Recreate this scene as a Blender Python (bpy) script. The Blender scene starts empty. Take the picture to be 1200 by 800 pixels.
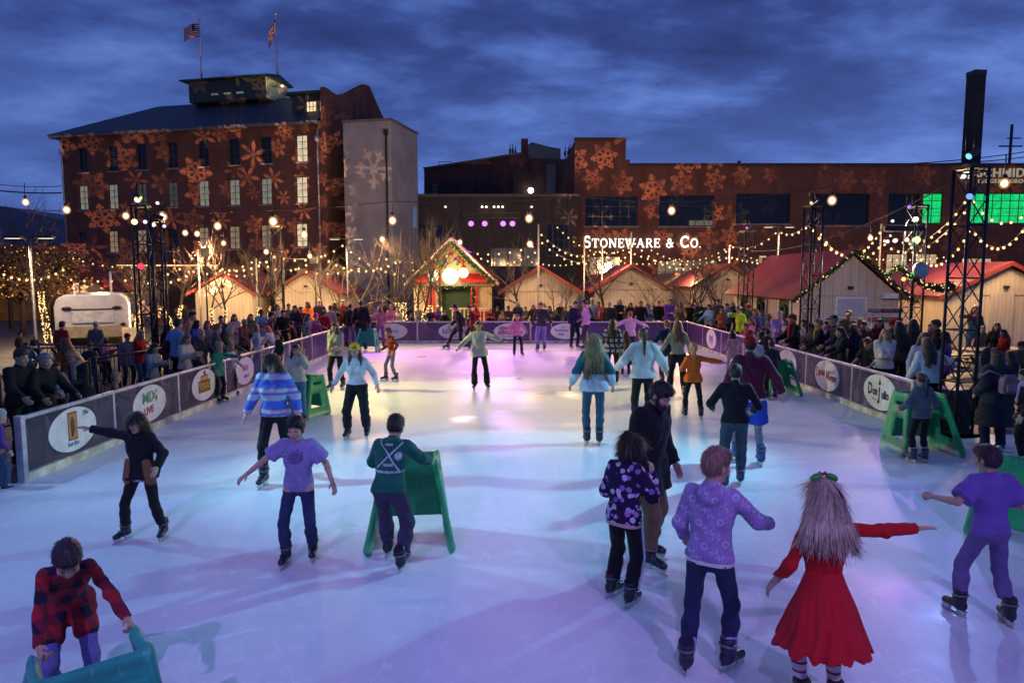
import bpy, bmesh, math, random
import numpy as np
from mathutils import Vector, Matrix, Euler
R_ = math.radians
rng = random.Random(7)
sc = bpy.context.scene
COL = sc.collection
# ------------------------------------------------------------------ camera
CAM_H, F, PITCH = 2.65, 800.0, math.atan(78/800.0)
cd = bpy.data.cameras.new('camera'); cam = bpy.data.objects.new('camera', cd); COL.objects.link(cam)
cam.location = (0, 0, CAM_H); cam.rotation_euler = (math.pi/2-PITCH, 0, 0)
cd.sensor_fit = 'HORIZONTAL'; cd.sensor_width = 36; cd.lens = F/1200*36; cd.clip_start = .1; cd.clip_end = 3000
sc.camera = cam
def ray(px, py):
    c, s = math.cos(PITCH), math.sin(PITCH)
    u = 400-py
    return Vector((px-600, F*c+u*s, -F*s+u*c))
def at(px, py, z=0.0):
    d = ray(px, py); t = (z-CAM_H)/d.z
    return Vector((d.x*t, d.y*t, z))
def atY(px, py, Y):
    d = ray(px, py); t = Y/d.y
    return Vector((d.x*t, Y, CAM_H+d.z*t))
# ------------------------------------------------------------------ object helpers
def link(o):
    COL.objects.link(o); return o
def tag(o, label=None, cat=None, group=None, kind=None):
    if label: o['label'] = label
    if cat: o['category'] = cat
    if group: o['group'] = group
    if kind: o['kind'] = kind
    return o
def empty(name, loc=(0,0,0), rz=0, label=None, cat=None, group=None):
    o = bpy.data.objects.new(name, None); o.empty_display_size = .1
    o.location = loc; o.rotation_euler = (0, 0, rz); link(o)
    return tag(o, label, cat, group)
def children(o): return [c for c in bpy.data.objects if c.parent == o]
def copy_tree(o, parent=None):
    c = o.copy(); COL.objects.link(c); c.parent = parent
    for ch in list(o.children): copy_tree(ch, c)
    return c
class MB:
    """collects faces; build() links them as ONE mesh object"""
    def __init__(s): s.v=[]; s.f=[]; s.m=[]; s.s=[]
    def add(s, vs, fs, m=0, smooth=False):
        b=len(s.v); s.v += [tuple(v) for v in vs]
        for f in fs: s.f.append([i+b for i in f]); s.m.append(m); s.s.append(smooth)
        return s
    def box(s, c, d, m=0, rz=0, M=None):
        x,y,z = d[0]/2,d[1]/2,d[2]/2
        vs=[Vector((a*x,b*y,e*z)) for a in (-1,1) for b in (-1,1) for e in (-1,1)]
        if rz: q=Matrix.Rotation(rz,3,'Z'); vs=[q@v for v in vs]
        if M is not None: vs=[M@v for v in vs]
        vs=[v+Vector(c) for v in vs]
        return s.add(vs,[(0,1,3,2),(4,6,7,5),(0,4,5,1),(2,3,7,6),(0,2,6,4),(1,5,7,3)],m)
    def tube(s, pts, rs, n=8, m=0, cap=True, smooth=True):
        pts=[Vector(p) for p in pts]
        if not hasattr(rs,'__len__'): rs=[rs]*len(pts)
        vs=[]; fs=[]; up=None
        for i,p in enumerate(pts):
            t=(pts[min(i+1,len(pts)-1)]-pts[max(i-1,0)])
            t = t.normalized() if t.length>1e-9 else Vector((0,0,1))
            if up is None: up = Vector((1,0,0)) if abs(t.x)<.8 else Vector((0,1,0))
            a=(up-t*up.dot(t))
            a=a.normalized() if a.length>1e-6 else t.orthogonal().normalized()
            up=a; b=t.cross(a)
            for k in range(n):
                th=2*math.pi*k/n
                vs.append(p+(a*math.cos(th)+b*math.sin(th))*rs[i])
        for i in range(len(pts)-1):
            for k in range(n):
                k2=(k+1)%n
                fs.append((i*n+k,i*n+k2,(i+1)*n+k2,(i+1)*n+k))
        s.add(vs,fs,m,smooth)
        if cap:
            b=len(s.v)-len(vs)
            s.f.append([b+k for k in range(n)][::-1]); s.m.append(m); s.s.append(False)
            s.f.append([b+(len(pts)-1)*n+k for k in range(n)]); s.m.append(m); s.s.append(False)
        return s
    def sphere(s, c, r, m=0, nu=10, nv=7):
        r = r if hasattr(r,'__len__') else (r,r,r); vs=[]; fs=[]
        for j in range(nv+1):
            ph=math.pi*j/nv
            for i in range(nu):
                th=2*math.pi*i/nu
                vs.append((c[0]+r[0]*math.sin(ph)*math.cos(th),c[1]+r[1]*math.sin(ph)*math.sin(th),c[2]+r[2]*math.cos(ph)))
        for j in range(nv):
            for i in range(nu):
                i2=(i+1)%nu
                if j==0: fs.append((i,nu+i,nu+i2))
                elif j==nv-1: fs.append((j*nu+i,(j+1)*nu+i,j*nu+i2))
                else: fs.append((j*nu+i,(j+1)*nu+i,(j+1)*nu+i2,j*nu+i2))
        return s.add(vs,fs,m,True)
    def prism(s, poly, axis, a, b, m=0):
        """poly: 2D outline (counter-clockwise) extruded along axis from a to b"""
        n=len(poly)
        def P(q,t): return {'x':(t,q[0],q[1]),'y':(q[0],t,q[1]),'z':(q[0],q[1],t)}[axis]
        vs=[P(q,a) for q in poly]+[P(q,b) for q in poly]
        fs=[tuple(range(n))[::-1],tuple(range(n,2*n))]+[(i,(i+1)%n,n+(i+1)%n,n+i) for i in range(n)]
        return s.add(vs,fs,m)
    def build(s, name, mat, parent=None, loc=None, rz=None, bevel=0, fix=True):
        me=bpy.data.meshes.new(name); me.from_pydata(s.v,[],s.f)
        for mm in (mat if isinstance(mat,(list,tuple)) else [mat]): me.materials.append(mm)
        me.polygons.foreach_set('material_index',s.m); me.polygons.foreach_set('use_smooth',s.s)
        if fix:
            bm=bmesh.new(); bm.from_mesh(me); bmesh.ops.recalc_face_normals(bm,faces=bm.faces); bm.to_mesh(me); bm.free()
        me.update()
        o=bpy.data.objects.new(name,me); link(o)
        if parent: o.parent=parent
        if loc is not None: o.location=loc
        if rz is not None: o.rotation_euler=(0,0,rz)
        if bevel:
            b=o.modifiers.new('bevel','BEVEL'); b.width=bevel; b.segments=2; b.limit_method='ANGLE'
        return o
def text(body, size, mat, parent, M, extrude=.004, offset=0, shear=0, align='CENTER', name='lettering', spacing=1):
    cu=bpy.data.curves.new(name,'FONT'); cu.body=body; cu.size=size; cu.extrude=extrude; cu.offset=offset
    cu.shear=shear; cu.align_x=align; cu.align_y='CENTER'; cu.space_character=spacing; cu.materials.append(mat); cu.resolution_u=3
    t=bpy.data.objects.new(name,cu); link(t); bpy.context.view_layer.update()
    me=bpy.data.meshes.new_from_object(t.evaluated_get(bpy.context.evaluated_depsgraph_get())); bpy.data.objects.remove(t)
    o=bpy.data.objects.new(name,me); link(o); o.parent=parent; o.matrix_local=M
    return o
def arc_text(body, size, mat, parent, M, rad, step, **k):
    n=len(body)
    for i,ch in enumerate(body):
        if ch==' ': continue
        a=(i-(n-1)/2)*step
        text(ch,size,mat,parent,M@Matrix.Translation((rad*math.sin(a),rad*(math.cos(a)-1),0))@Matrix.Rotation(-a,4,'Z'),**k)
# ------------------------------------------------------------------ node expression helper
class E:
    def __init__(s,g,x): s.g=g; s.x=x
    def _m(s,op,*a): return s.g.math(op,s,*a)
    def __add__(s,o): return s._m('ADD',o)
    def __radd__(s,o): return s._m('ADD',o)
    def __sub__(s,o): return s._m('SUBTRACT',o)
    def __rsub__(s,o): return s.g.math('SUBTRACT',o,s)
    def __mul__(s,o): return s._m('MULTIPLY',o)
    def __rmul__(s,o): return s._m('MULTIPLY',o)
    def __truediv__(s,o): return s._m('DIVIDE',o)
    def __rtruediv__(s,o): return s.g.math('DIVIDE',o,s)
    def __neg__(s): return s._m('MULTIPLY',-1.0)
    def abs(s): return s._m('ABSOLUTE')
    def sqrt(s): return s._m('SQRT')
    def sin(s): return s._m('SINE')
    def cos(s): return s._m('COSINE')
    def fract(s): return s._m('FRACT')
    def floor(s): return s._m('FLOOR')
    def pmod(s,o): return s._m('FLOORED_MODULO',o)
    def max(s,o): return s._m('MAXIMUM',o)
    def min(s,o): return s._m('MINIMUM',o)
    def lt(s,o): return s._m('LESS_THAN',o)
    def gt(s,o): return s._m('GREATER_THAN',o)
    def pow(s,o): return s._m('POWER',o)
    def ss(s,a,b):           # smoothstep
        n=s.g.nt.nodes.new('ShaderNodeMapRange'); n.interpolation_type='SMOOTHSTEP'
        s.g.put(n.inputs[0],s); s.g.put(n.inputs[1],a); s.g.put(n.inputs[2],b)
        return E(s.g,n.outputs[0])
class G:
    def __init__(s,nt): s.nt=nt
    def n(s,t): return s.nt.nodes.new('ShaderNode'+t)
    def put(s,inp,v):
        if isinstance(v,E): s.nt.links.new(v.x,inp)
        elif hasattr(v,'__len__') and len(v)==3 and inp.type=='RGBA': inp.default_value=(*v,1)
        else: inp.default_value=v
    def math(s,op,*a):
        n=s.n('Math'); n.operation=op
        for i,v in enumerate(a): s.put(n.inputs[i],v)
        return E(s,n.outputs[0])
    def atan2(s,a,b): return s.math('ARCTAN2',a,b)
    def coord(s,kind='Object'):
        n=s.n('TexCoord'); return E(s,n.outputs[kind])
    def sep(s,v):
        n=s.n('SeparateXYZ'); s.put(n.inputs[0],v); return [E(s,n.outputs[i]) for i in range(3)]
    def comb(s,x,y,z=0.0):
        n=s.n('CombineXYZ')
        for i,v in enumerate((x,y,z)): s.put(n.inputs[i],v)
        return E(s,n.outputs[0])
    def vscale(s,v,sc_):
        n=s.n('Mapping'); s.put(n.inputs[0],v); n.inputs['Scale'].default_value=sc_; return E(s,n.outputs[0])
    def noise(s,v,scale=5,detail=4,rough=.55,dist=0,color=False):
        n=s.n('TexNoise'); s.put(n.inputs['Vector'],v); n.inputs['Scale'].default_value=scale
        n.inputs['Detail'].default_value=detail; n.inputs['Roughness'].default_value=rough; n.inputs['Distortion'].default_value=dist
        return E(s,n.outputs[1 if color else 0])
    def mix(s,f,a,b,blend='MIX'):
        n=s.n('Mix'); n.data_type='RGBA'; n.blend_type=blend
        s.put(n.inputs[0],f); s.put(n.inputs[6],a); s.put(n.inputs[7],b)
        return E(s,n.outputs[2])
    def ramp(s,f,stops):
        n=s.n('ValToRGB'); s.put(n.inputs[0],f); cr=n.color_ramp
        while len(cr.elements)<len(stops): cr.elements.new(.5)
        for e,(p,c) in zip(cr.elements,stops): e.position=p; e.color=(*c,1)
        return E(s,n.outputs[0])
    def bump(s,h,strength=.3,dist=.01):
        n=s.n('Bump'); s.put(n.inputs['Height'],h); n.inputs['Strength'].default_value=strength; n.inputs['Distance'].default_value=dist
        return E(s,n.outputs[0])
    def attr(s,name):
        n=s.n('Attribute'); n.attribute_name=name; return E(s,n.outputs['Color'])
def newmat(name):
    m=bpy.data.materials.new(name); m.use_nodes=True; nt=m.node_tree; nt.nodes.clear()
    g=G(nt); out=g.n('OutputMaterial'); return m,g,out
def principled(g,out,color,rough=.6,metal=0,normal=None,spec=.5,**kw):
    p=g.n('BsdfPrincipled'); g.put(p.inputs['Base Color'],color); g.put(p.inputs['Roughness'],rough)
    g.put(p.inputs['Metallic'],metal); g.put(p.inputs['Specular IOR Level'],spec)
    if normal is not None: g.put(p.inputs['Normal'],normal)
    for k,v in kw.items(): g.put(p.inputs[k.replace('_',' ')],v)
    g.nt.links.new(p.outputs[0],out.inputs[0]); return p
def srgb(r,g,b):
    f=lambda c:(c/255/12.92 if c/255<.04045 else ((c/255+.055)/1.055)**2.4)
    return (f(r),f(g),f(b))
_mc={}
def memo(fn):
    def w(*a,**k):
        key=(fn.__name__,repr(a),repr(sorted(k.items())))
        if key not in _mc: _mc[key]=fn(*a,**k)
        return _mc[key]
    return w
@memo
def plain(c,rough=.6,metal=0,var=.25,scale=6,bump=0,bscale=40,coat=0):
    """painted / moulded surface with uneven tone and a little relief"""
    m,g,out=newmat('paint'); co=g.coord()
    nz=g.noise(co,scale,5,.6)
    col=g.mix(nz.ss(.3,.7),tuple(x*(1-var) for x in c),tuple(min(1,x*(1+var*.6)) for x in c))
    nm=g.bump(g.noise(co,bscale,3),bump,.01) if bump else None
    rr=g.noise(co,scale*2.3,3)*.2+(rough-.1)
    principled(g,out,col,rr,metal,nm,Coat_Weight=coat); return m
@memo
def moulded(c):
    """moulded plastic with scuffs, dull patches and frost at the feet"""
    m,g,out=newmat('moulded_plastic'); co=g.coord(); x,y,z=g.sep(co)
    sc1=g.noise(g.vscale(co,(1,1,.22)),34,4,.7,.5).ss(.60,.68)*g.noise(co,4,3).ss(.42,.62)
    sc2=g.noise(g.vscale(co,(.25,.3,1)),55,3,.6).ss(.64,.7)*g.noise(co,6,3).ss(.5,.62)
    nz=g.noise(co,3,5)
    col=g.mix(nz.ss(.3,.7),tuple(q*.78 for q in c),c)
    col=g.mix((sc1+sc2).min(1.0)*.5,col,tuple(min(1,q*.6+.28) for q in c))
    col=g.mix(z.ss(.14,.0)*nz.ss(.35,.6)*.7,col,(.7,.75,.8))
    principled(g,out,col,nz*.25+.3+sc1*.2,0,g.bump(g.noise(co,70,3)*.4+sc1*-.5,.18,.008),.45); return m
@memo
def emit(c,strength,sample=True):
    m,g,out=newmat('glow'); e=g.n('Emission'); g.put(e.inputs[0],c); e.inputs[1].default_value=strength
    g.nt.links.new(e.outputs[0],out.inputs[0])
    if not sample: m.cycles.emission_sampling='NONE'
    return m
@memo
def fabric(c,kind='knit',rough=.85,c2=None,p=0):
    """cloth: weave and crease relief, worn tone; patterns by kind"""
    m,g,out=newmat('cloth'); co=g.coord(); x,y,z=g.sep(co)
    base=c
    if kind=='plaid':
        f=11.0 if p==0 else p
        a=((x+y*.6)*f).fract().lt(.5); b=(z*f).fract().lt(.5)
        base=g.mix((a+b)*.5,c,c2)
    elif kind=='check':
        f=8.0
        a=((x+y*.6)*f).fract().lt(.35); b=(z*f).fract().lt(.35)
        base=g.mix((a+b).min(1.0),c,c2)
    elif kind=='stripe':      # wide sweater stripes, soft edges
        s=((z+g.noise(co,9,2)*.05)*p).fract()
        base=g.mix(s.ss(.0,.1)-s.ss(.27,.37),c,c2)
        s2=((z+.055+g.noise(co,9,2)*.05)*p).fract()
        base=g.mix((s2.ss(.6,.68)-s2.ss(.78,.86)).max(0.0),base,(.75,.55,.55))
    elif kind=='split':       # two tone jacket, split at height p
        base=g.mix(z.gt(p),c,c2)
    elif kind=='floral':
        v=g.n('TexVoronoi'); g.put(v.inputs['Vector'],co); v.inputs['Scale'].default_value=19
        d=E(g,v.outputs[0]); cc=g.sep(E(g,v.outputs[1]))
        nz=g.noise(co,60,2)
        pet=(d+nz*.35).lt(.62)
        fl=g.ramp(cc[0],[(0,(.75,.7,.85)),(.35,(.6,.45,.8)),(.6,(.28,.1,.45)),(.8,(.8,.7,.8)),(1,(.2,.12,.4))])
        base=g.mix(pet*cc[1].gt(.25),c,fl)
    elif kind=='script':      # rows of short slanted script over the cloth
        u=(x+y*.3)*.82+z*.57; w=z*.82-(x+y*.3)*.57
        row=(w*10.5).floor(); uu=(u*4.6+row*.47).fract(); ww=(w*10.5).fract()
        wig=(u*230.0).sin()*.16+(u*121.0+row).sin()*.12
        ln=(ww-.5-wig).abs().lt(.085)*uu.lt(.64)*uu.gt(.06)
        rr=((ww-.5)*(ww-.5)*.0092+(uu-.83)*(uu-.83)*.047).sqrt()
        blob=rr.lt(.024)*rr.gt(.012)
        base=g.mix(ln.max(blob)*.62,c,c2)
    elif kind=='spiral':      # round printed swirl on the chest front; p = (x,z)
        dx=x-p[0]; dz=(z-p[1])*1.15; r=(dx*dx+dz*dz).sqrt(); th=g.atan2(dz,dx)
        wav=((r-th*.004+g.noise(co,30,2)*.012)*46.0).fract()
        nf=g.sep(g.coord('Normal'))[1].lt(-.25)
        ms=wav.lt(.5)*r.lt(.072)*nf
        halo=r.gt(.08)*r.lt(.096)*((th*11.0).sin().gt(.1))*th.gt(.25)*nf
        base=g.mix(ms,c,c2); base=g.mix(halo*.6,base,c2)
    elif kind=='crossed':     # two crossed sticks and small marks printed on the back; p=(x,z)
        dx=x-p[0]; dz=z-p[1]; bk=g.sep(g.coord('Normal'))[1].gt(.2)
        l1=(dx*.78-dz*.62).abs().lt(.0065)*((dx*dx+dz*dz).lt(.026))
        l2=(dx*.70+dz*.71).abs().lt(.0065)*((dx*dx+dz*dz).lt(.024))
        ex=(dx+.085)*(dx+.085)+(dz+.002)*(dz+.002)
        fl=ex.lt(.0011)*(g.noise(co,90,1).gt(.42))
        tx=((dz+.075).abs().lt(.013)*dx.abs().lt(.045)*g.noise(co,120,1).gt(.45)).max((dz+.135).abs().lt(.009)*dx.abs().lt(.14)*g.noise(co,130,1).gt(.47))
        tt=(dz-.1).abs().lt(.01)*dx.abs().lt(.035)*g.noise(co,130,1).gt(.45)
        base=g.mix((l1+l2+fl+tx+tt).min(1.0)*bk*.9,c,c2)
    elif kind=='bands':       # narrow rings (knee socks)
        base=g.mix((z*p).fract().lt(.28),c,c2)
    elif kind=='sidestripe':
        sx=(x.abs()-p); base=g.mix((y+.012).abs().lt(.012)*x.gt(.02),c,c2)
    elif kind=='quilt':
        pass
    nz=g.noise(co,7,4,.6)
    base=g.mix(nz.ss(.32,.7)*.28,base,(0,0,0)) if isinstance(base,E) else g.mix(nz.ss(.3,.7),tuple(q*.86 for q in c),tuple(min(1,q*1.06) for q in c))
    h=g.noise(co,170,2)*.25+g.noise(g.vscale(co,(1,1,.55)),16,4,.6,.8)*1.2
    if kind=='quilt':
        h=h*.6+((z*15.0+g.noise(co,6,2)*.6).fract()-.5).abs().pow(.5)*-2.2
    nm=g.bump(h,.55,.012)
    principled(g,out,base,rough,0,nm,.25,Sheen_Weight=.05)
    return m
@memo
def hairmat(c):
    m,g,out=newmat('hair'); co=g.coord()
    st=g.noise(g.vscale(co,(1,1,.06)),95,4,.65,.3)
    lk=g.noise(g.vscale(co,(1,1,.12)),24,3,.6,.3)
    col=g.mix((st*.6+lk*.55).ss(.38,.75),tuple(q*.55 for q in c),tuple(min(1,q*1.25) for q in c))
    principled(g,out,col,.45,0,g.bump(st*.6+lk,.8,.012),.45); return m
@memo
def skinmat(c):
    m,g,out=newmat('skin'); co=g.coord(); a=g.attr('col')
    nz=g.noise(co,14,4)
    tone=g.mix(nz,tuple(q*.86 for q in c),tuple(min(1,q*1.08) for q in c))
    col=g.mix(1.0,tone,a,'MULTIPLY')
    principled(g,out,col,.52,0,g.bump(g.noise(co,160,3),.12,.003),.4,Subsurface_Weight=.08,Subsurface_Scale=.01); return m
# ------------------------------------------------------------------ implicit surfaces -> one continuous mesh
def V3(*a): return np.array(a,float)
def rot(ax,deg):
    return np.array(Matrix.Rotation(R_(deg),3,ax))
class Field:
    def __init__(s, vox): s.vox=vox; s.p=[]; s.post=[]; s.wr=None
    def cap(s,a,b,ra,rb=None,k=.02,M=None,S=None,sub=False,cut=()):
        """tapered capsule; M,S: frame and axis scales for flattened ones; cut: (point, normal) half-spaces removed"""
        s.p.append((np.array(a,float),np.array(b,float),ra,ra if rb is None else rb,k,M,S,sub,cut)); return s
    def ball(s,a,r,k=.02,**kw): return s.cap(a,a,r,r,k,**kw)
    def ell(s,c,r3,M=None,k=.02,**kw):
        r=max(r3); return s.cap(c,c,r,r,k,M=np.eye(3) if M is None else M,S=np.array(r3)/r,**kw)
    def mesh(s, cuts=()):
        vox=s.vox
        lo=np.full(3,1e9); hi=-lo
        for a,b,ra,rb,k,M,S,sub,cut in s.p:
            if sub: continue
            r=max(ra,rb); lo=np.minimum(lo,np.minimum(a,b)-r); hi=np.maximum(hi,np.maximum(a,b)+r)
        lo-=3*vox+.02; hi+=3*vox+.02
        n=np.ceil((hi-lo)/vox).astype(int)+1
        ax=[lo[i]+vox*np.arange(n[i]) for i in range(3)]
        D=np.full(n,.25,np.float32)
        for a,b,ra,rb,k,M,S,sub,cut in s.p:
            r=max(ra,rb); m=max(k,.01)+3*vox
            i0=np.clip(np.floor((np.minimum(a,b)-r-m-lo)/vox).astype(int),0,n-1)
            i1=np.clip(np.ceil((np.maximum(a,b)+r+m-lo)/vox).astype(int)+1,1,n)
            if np.any(i1<=i0): continue
            X=ax[0][i0[0]:i1[0],None,None]; Y=ax[1][None,i0[1]:i1[1],None]; Z=ax[2][None,None,i0[2]:i1[2]]
            px,py,pz=X-a[0],Y-a[1],Z-a[2]; ba=b-a
            if M is not None:
                q=[(M[0,j]*px+M[1,j]*py+M[2,j]*pz)/S[j] for j in range(3)]; bb=(M.T@ba)/S; mn=S.min()
            else: q=[px,py,pz]; bb=ba; mn=1.0
            L=float(bb@bb)
            h=np.clip((q[0]*bb[0]+q[1]*bb[1]+q[2]*bb[2])/L,0,1) if L>1e-10 else 0.0
            d=np.sqrt((q[0]-h*bb[0])**2+(q[1]-h*bb[1])**2+(q[2]-h*bb[2])**2)-(ra+h*(rb-ra))
            d=d*(mn*.6+.4 if mn<1 else 1.0)
            for cp,cn in cut:
                d=np.maximum(d,(X-cp[0])*cn[0]+(Y-cp[1])*cn[1]+(Z-cp[2])*cn[2])
            sl=tuple(slice(i0[j],i1[j]) for j in range(3)); o=D[sl]
            if sub:
                d=-d; h=np.clip(.5-.5*(o-d)/k,0,1); D[sl]=o*(1-h)+d*h+k*h*(1-h)
                D[sl]=np.where(np.abs(o-d)>k,np.maximum(o,d),D[sl])
            else:
                h=np.clip(.5+.5*(o-d)/k,0,1); D[sl]=o*(1-h)+d*h-k*h*(1-h)
        X=ax[0][:,None,None]; Y=ax[1][None,:,None]; Z=ax[2][None,None,:]
        if s.wr:
            amp,fz,ph=s.wr
            
            md=.45+.55*np.sin(7*Z+9*X+ph)*np.sin(8*Y-6*Z+ph*1.7)
            D+=amp*(md*np.sin(fz*Z+6*np.sin(13*X+ph)+5*np.sin(11*Y-ph)+ph)*.75+np.sin(fz*.8*Z-31*X+17*Y+ph*2)*np.sin(9*Z+14*X+ph)*.55)
        for fn in s.post: D=fn(D,X,Y,Z)
        for cp,cn in cuts:
            D=np.maximum(D,(X-cp[0])*cn[0]+(Y-cp[1])*cn[1]+(Z-cp[2])*cn[2])
        return surface_nets(D,lo,vox)
_C8=np.array([(i,j,k) for i in (0,1) for j in (0,1) for k in (0,1)])
_E12=[(a,b) for a in range(8) for b in range(a+1,8) if np.abs(_C8[a]-_C8[b]).sum()==1]
def surface_nets(D,lo,vox):
    I=D<0; n=D.shape
    cnt=np.zeros((n[0]-1,n[1]-1,n[2]-1),np.int8)
    for c in _C8: cnt+=I[c[0]:n[0]-1+c[0],c[1]:n[1]-1+c[1],c[2]:n[2]-1+c[2]]
    idx=np.argwhere((cnt>0)&(cnt<8))
    if len(idx)==0: return np.zeros((0,3)),np.zeros((0,4),int)
    vals=np.stack([D[idx[:,0]+c[0],idx[:,1]+c[1],idx[:,2]+c[2]] for c in _C8],1)
    acc=np.zeros((len(idx),3)); w=np.zeros(len(idx))
    for a,b in _E12:
        da,db=vals[:,a],vals[:,b]; m=(da<0)!=(db<0)
        t=np.where(m,da/np.where(m,da-db,1),0)
        acc+=m[:,None]*(_C8[a]+t[:,None]*(_C8[b]-_C8[a])); w+=m
    verts=lo+vox*(idx+acc/w[:,None])
    num=np.full(cnt.shape,-1,np.int64); num[idx[:,0],idx[:,1],idx[:,2]]=np.arange(len(idx))
    faces=[]
    for axis in range(3):
        s0=[slice(None)]*3; s1=[slice(None)]*3; s0[axis]=slice(0,-1); s1[axis]=slice(1,None)
        A=I[tuple(s0)]; B=I[tuple(s1)]
        e=np.argwhere(A!=B); u,v=[(1,2),(2,0),(0,1)][axis]
        e=e[(e[:,u]>0)&(e[:,v]>0)&(e[:,u]<n[u]-1)&(e[:,v]<n[v]-1)]
        ins=A[e[:,0],e[:,1],e[:,2]]
        def cell(du,dv):
            q=e.copy(); q[:,u]+=du; q[:,v]+=dv; return num[q[:,0],q[:,1],q[:,2]]
        f=np.stack([cell(-1,-1),cell(0,-1),cell(0,0),cell(-1,0)],1)
        f[~ins]=f[~ins][:,::-1]; faces.append(f)
    return verts,np.concatenate(faces)
def mesh_obj(name,v,f,mat,parent=None,col=None):
    me=bpy.data.meshes.new(name); me.vertices.add(len(v)); me.vertices.foreach_set('co',np.asarray(v,np.float32).ravel())
    me.loops.add(len(f)*4); me.loops.foreach_set('vertex_index',np.asarray(f,np.int32).ravel())
    me.polygons.add(len(f)); me.polygons.foreach_set('loop_start',np.arange(len(f),dtype=np.int32)*4)
    me.polygons.foreach_set('use_smooth',np.ones(len(f),bool)); me.materials.append(mat); me.update(calc_edges=True)
    if col is not None:
        a=me.color_attributes.new('col','FLOAT_COLOR','POINT'); a.data.foreach_set('color',np.concatenate([col,np.ones((len(col),1))],1).astype(np.float32).ravel())
    o=bpy.data.objects.new(name,me); link(o)
    if parent: o.parent=parent
    return o
# ------------------------------------------------------------------ skates and shoes (one of each kind, shared by every wearer)
def nrm(v): return v/max(1e-9,np.linalg.norm(v))
FR_EY=np.eye(3)
_feet={}
def foot_meshes(kind):
    if kind in _feet: return _feet[kind]
    fld=Field(.009)
    sk = kind!='shoe'
    z0=.062 if sk else .012
    fld.cap((0,.012,z0+.07),(0,.018,z0+.215 if sk else z0+.11),.053,.06,.03,M=FR_EY,S=V3(.9,1,1),cut=[((0,0,z0+.205 if sk else z0+.1),(0,.25,1))])
    fld.ball((0,.042,z0+.035),.042,.03)
    fld.cap((0,.01,z0+.045),(0,-.13,z0+.022),.048,.04,.03,M=FR_EY,S=V3(.95,1,.9))
    if sk:
        for zz,rr in ((.10,.061),(.165,.064)): fld.cap((0,.012,z0+zz),(0,.012,z0+zz+.012),rr,rr,.008,M=FR_EY,S=V3(.9,1,1),cut=[((0,0,z0+zz+.02),(0,0,1)),((0,0,z0+zz-.008),(0,0,-1))])
        fld.cap((-.03,-.06,z0+.062),(.03,-.06,z0+.062),.014,.014,.01)
        fld.cap((-.03,-.02,z0+.085),(.03,-.02,z0+.085),.014,.014,.01)
    boot=fld.mesh(cuts=[((0,0,z0),(0,0,-1))])
    bl=MB()
    if sk:
        bl.prism([(-.185,.012),(-.175,.0),(.095,.0),(.105,.012),(.105,.022),(-.18,.022)],'x',-.0022,.0022)
        bl.prism([(-.15,.02),(-.09,.02),(-.075,.064),(-.165,.064)],'x',-.014,.014)
        bl.prism([(.0,.02),(.075,.02),(.09,.064),(-.015,.064)],'x',-.014,.014)
    bk=MB()
    if sk: bk.tube([(.0575*math.cos(t),.016+.0635*math.sin(t),z0+.135+.012*math.sin(t)) for t in [2*math.pi*i/18 for i in range(19)]],.0095,6)
    _feet[kind]=(boot,bl,bk); return _feet[kind]
_fm={}
def put_foot(kind,mat,parent,M):
    key=(kind,mat.name)
    if key not in _fm:
        (bv,bf),bl,bk=foot_meshes(kind)
        o=mesh_obj('shoe' if kind=='shoe' else 'skate',bv,bf,mat)
        if kind!='shoe':
            bl.build('blade',plain((.6,.62,.65),.3,.9),o); bk.build('strap',plain((.16,.165,.18),.4,.1),o)
        _fm[key]=o; first=True
    else: o=copy_tree(_fm[key])
    o.parent=parent; o.matrix_local=M; return o
# ------------------------------------------------------------------ a person
def add_strands(v,f,hc,Rh,hk,vox,dist):
    """loose locks over the hair so that its outline is not smooth"""
    r=np.random.default_rng(int(abs(hc[0])*1e4)+len(v)); n=int((1700 if hk=='short' else 3600)*min(1,7/dist))
    a=v[f[:,0]];b=v[f[:,1]];c=v[f[:,2]];d=v[f[:,3]]
    nn=np.cross(c-a,d-b); ar=np.linalg.norm(nn,axis=1); nn/=ar[:,None]+1e-12
    k=r.choice(len(f),n,p=ar/ar.sum()); p=a[k]+(c[k]-a[k])*r.random((n,1)); nk=nn[k]
    crown=hc+Rh@V3(0,.035,.13)
    fl=(p-crown); fl[:,2]-=.06 if hk=='short' else .25; fl+=r.normal(0,.014 if hk=='short' else .011,(n,3))
    fl-=nk*(fl*nk).sum(1)[:,None]; fl/=np.linalg.norm(fl,axis=1)[:,None]+1e-9
    L=(.02+.026*r.random((n,1))) if hk=='short' else (.07+.12*r.random((n,1)))
    lift=(.10+.22*r.random((n,1))) if hk=='short' else (.01+.05*r.random((n,1))**3)
    sd=np.cross(fl,nk); w=(.0016+.0016*r.random((n,1)))*(1.4 if hk!='short' else 1)
    p=p-nk*.002; m=p+fl*L*.55+nk*L*lift*.7; e=p+fl*L+nk*L*lift*(.8 if hk=='short' else .9)
    if hk!='short': e[:,2]-=.012
    V=np.concatenate([p-sd*w,p+sd*w,m-sd*w*.8,m+sd*w*.8,e-sd*w*.25,e+sd*w*.25]); i=np.arange(n)+len(v)
    F1=np.stack([i,i+n,i+3*n,i+2*n],1); F2=np.stack([i+2*n,i+3*n,i+5*n,i+4*n],1)
    return np.concatenate([v,V]),np.concatenate([f,F1,F2])
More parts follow.
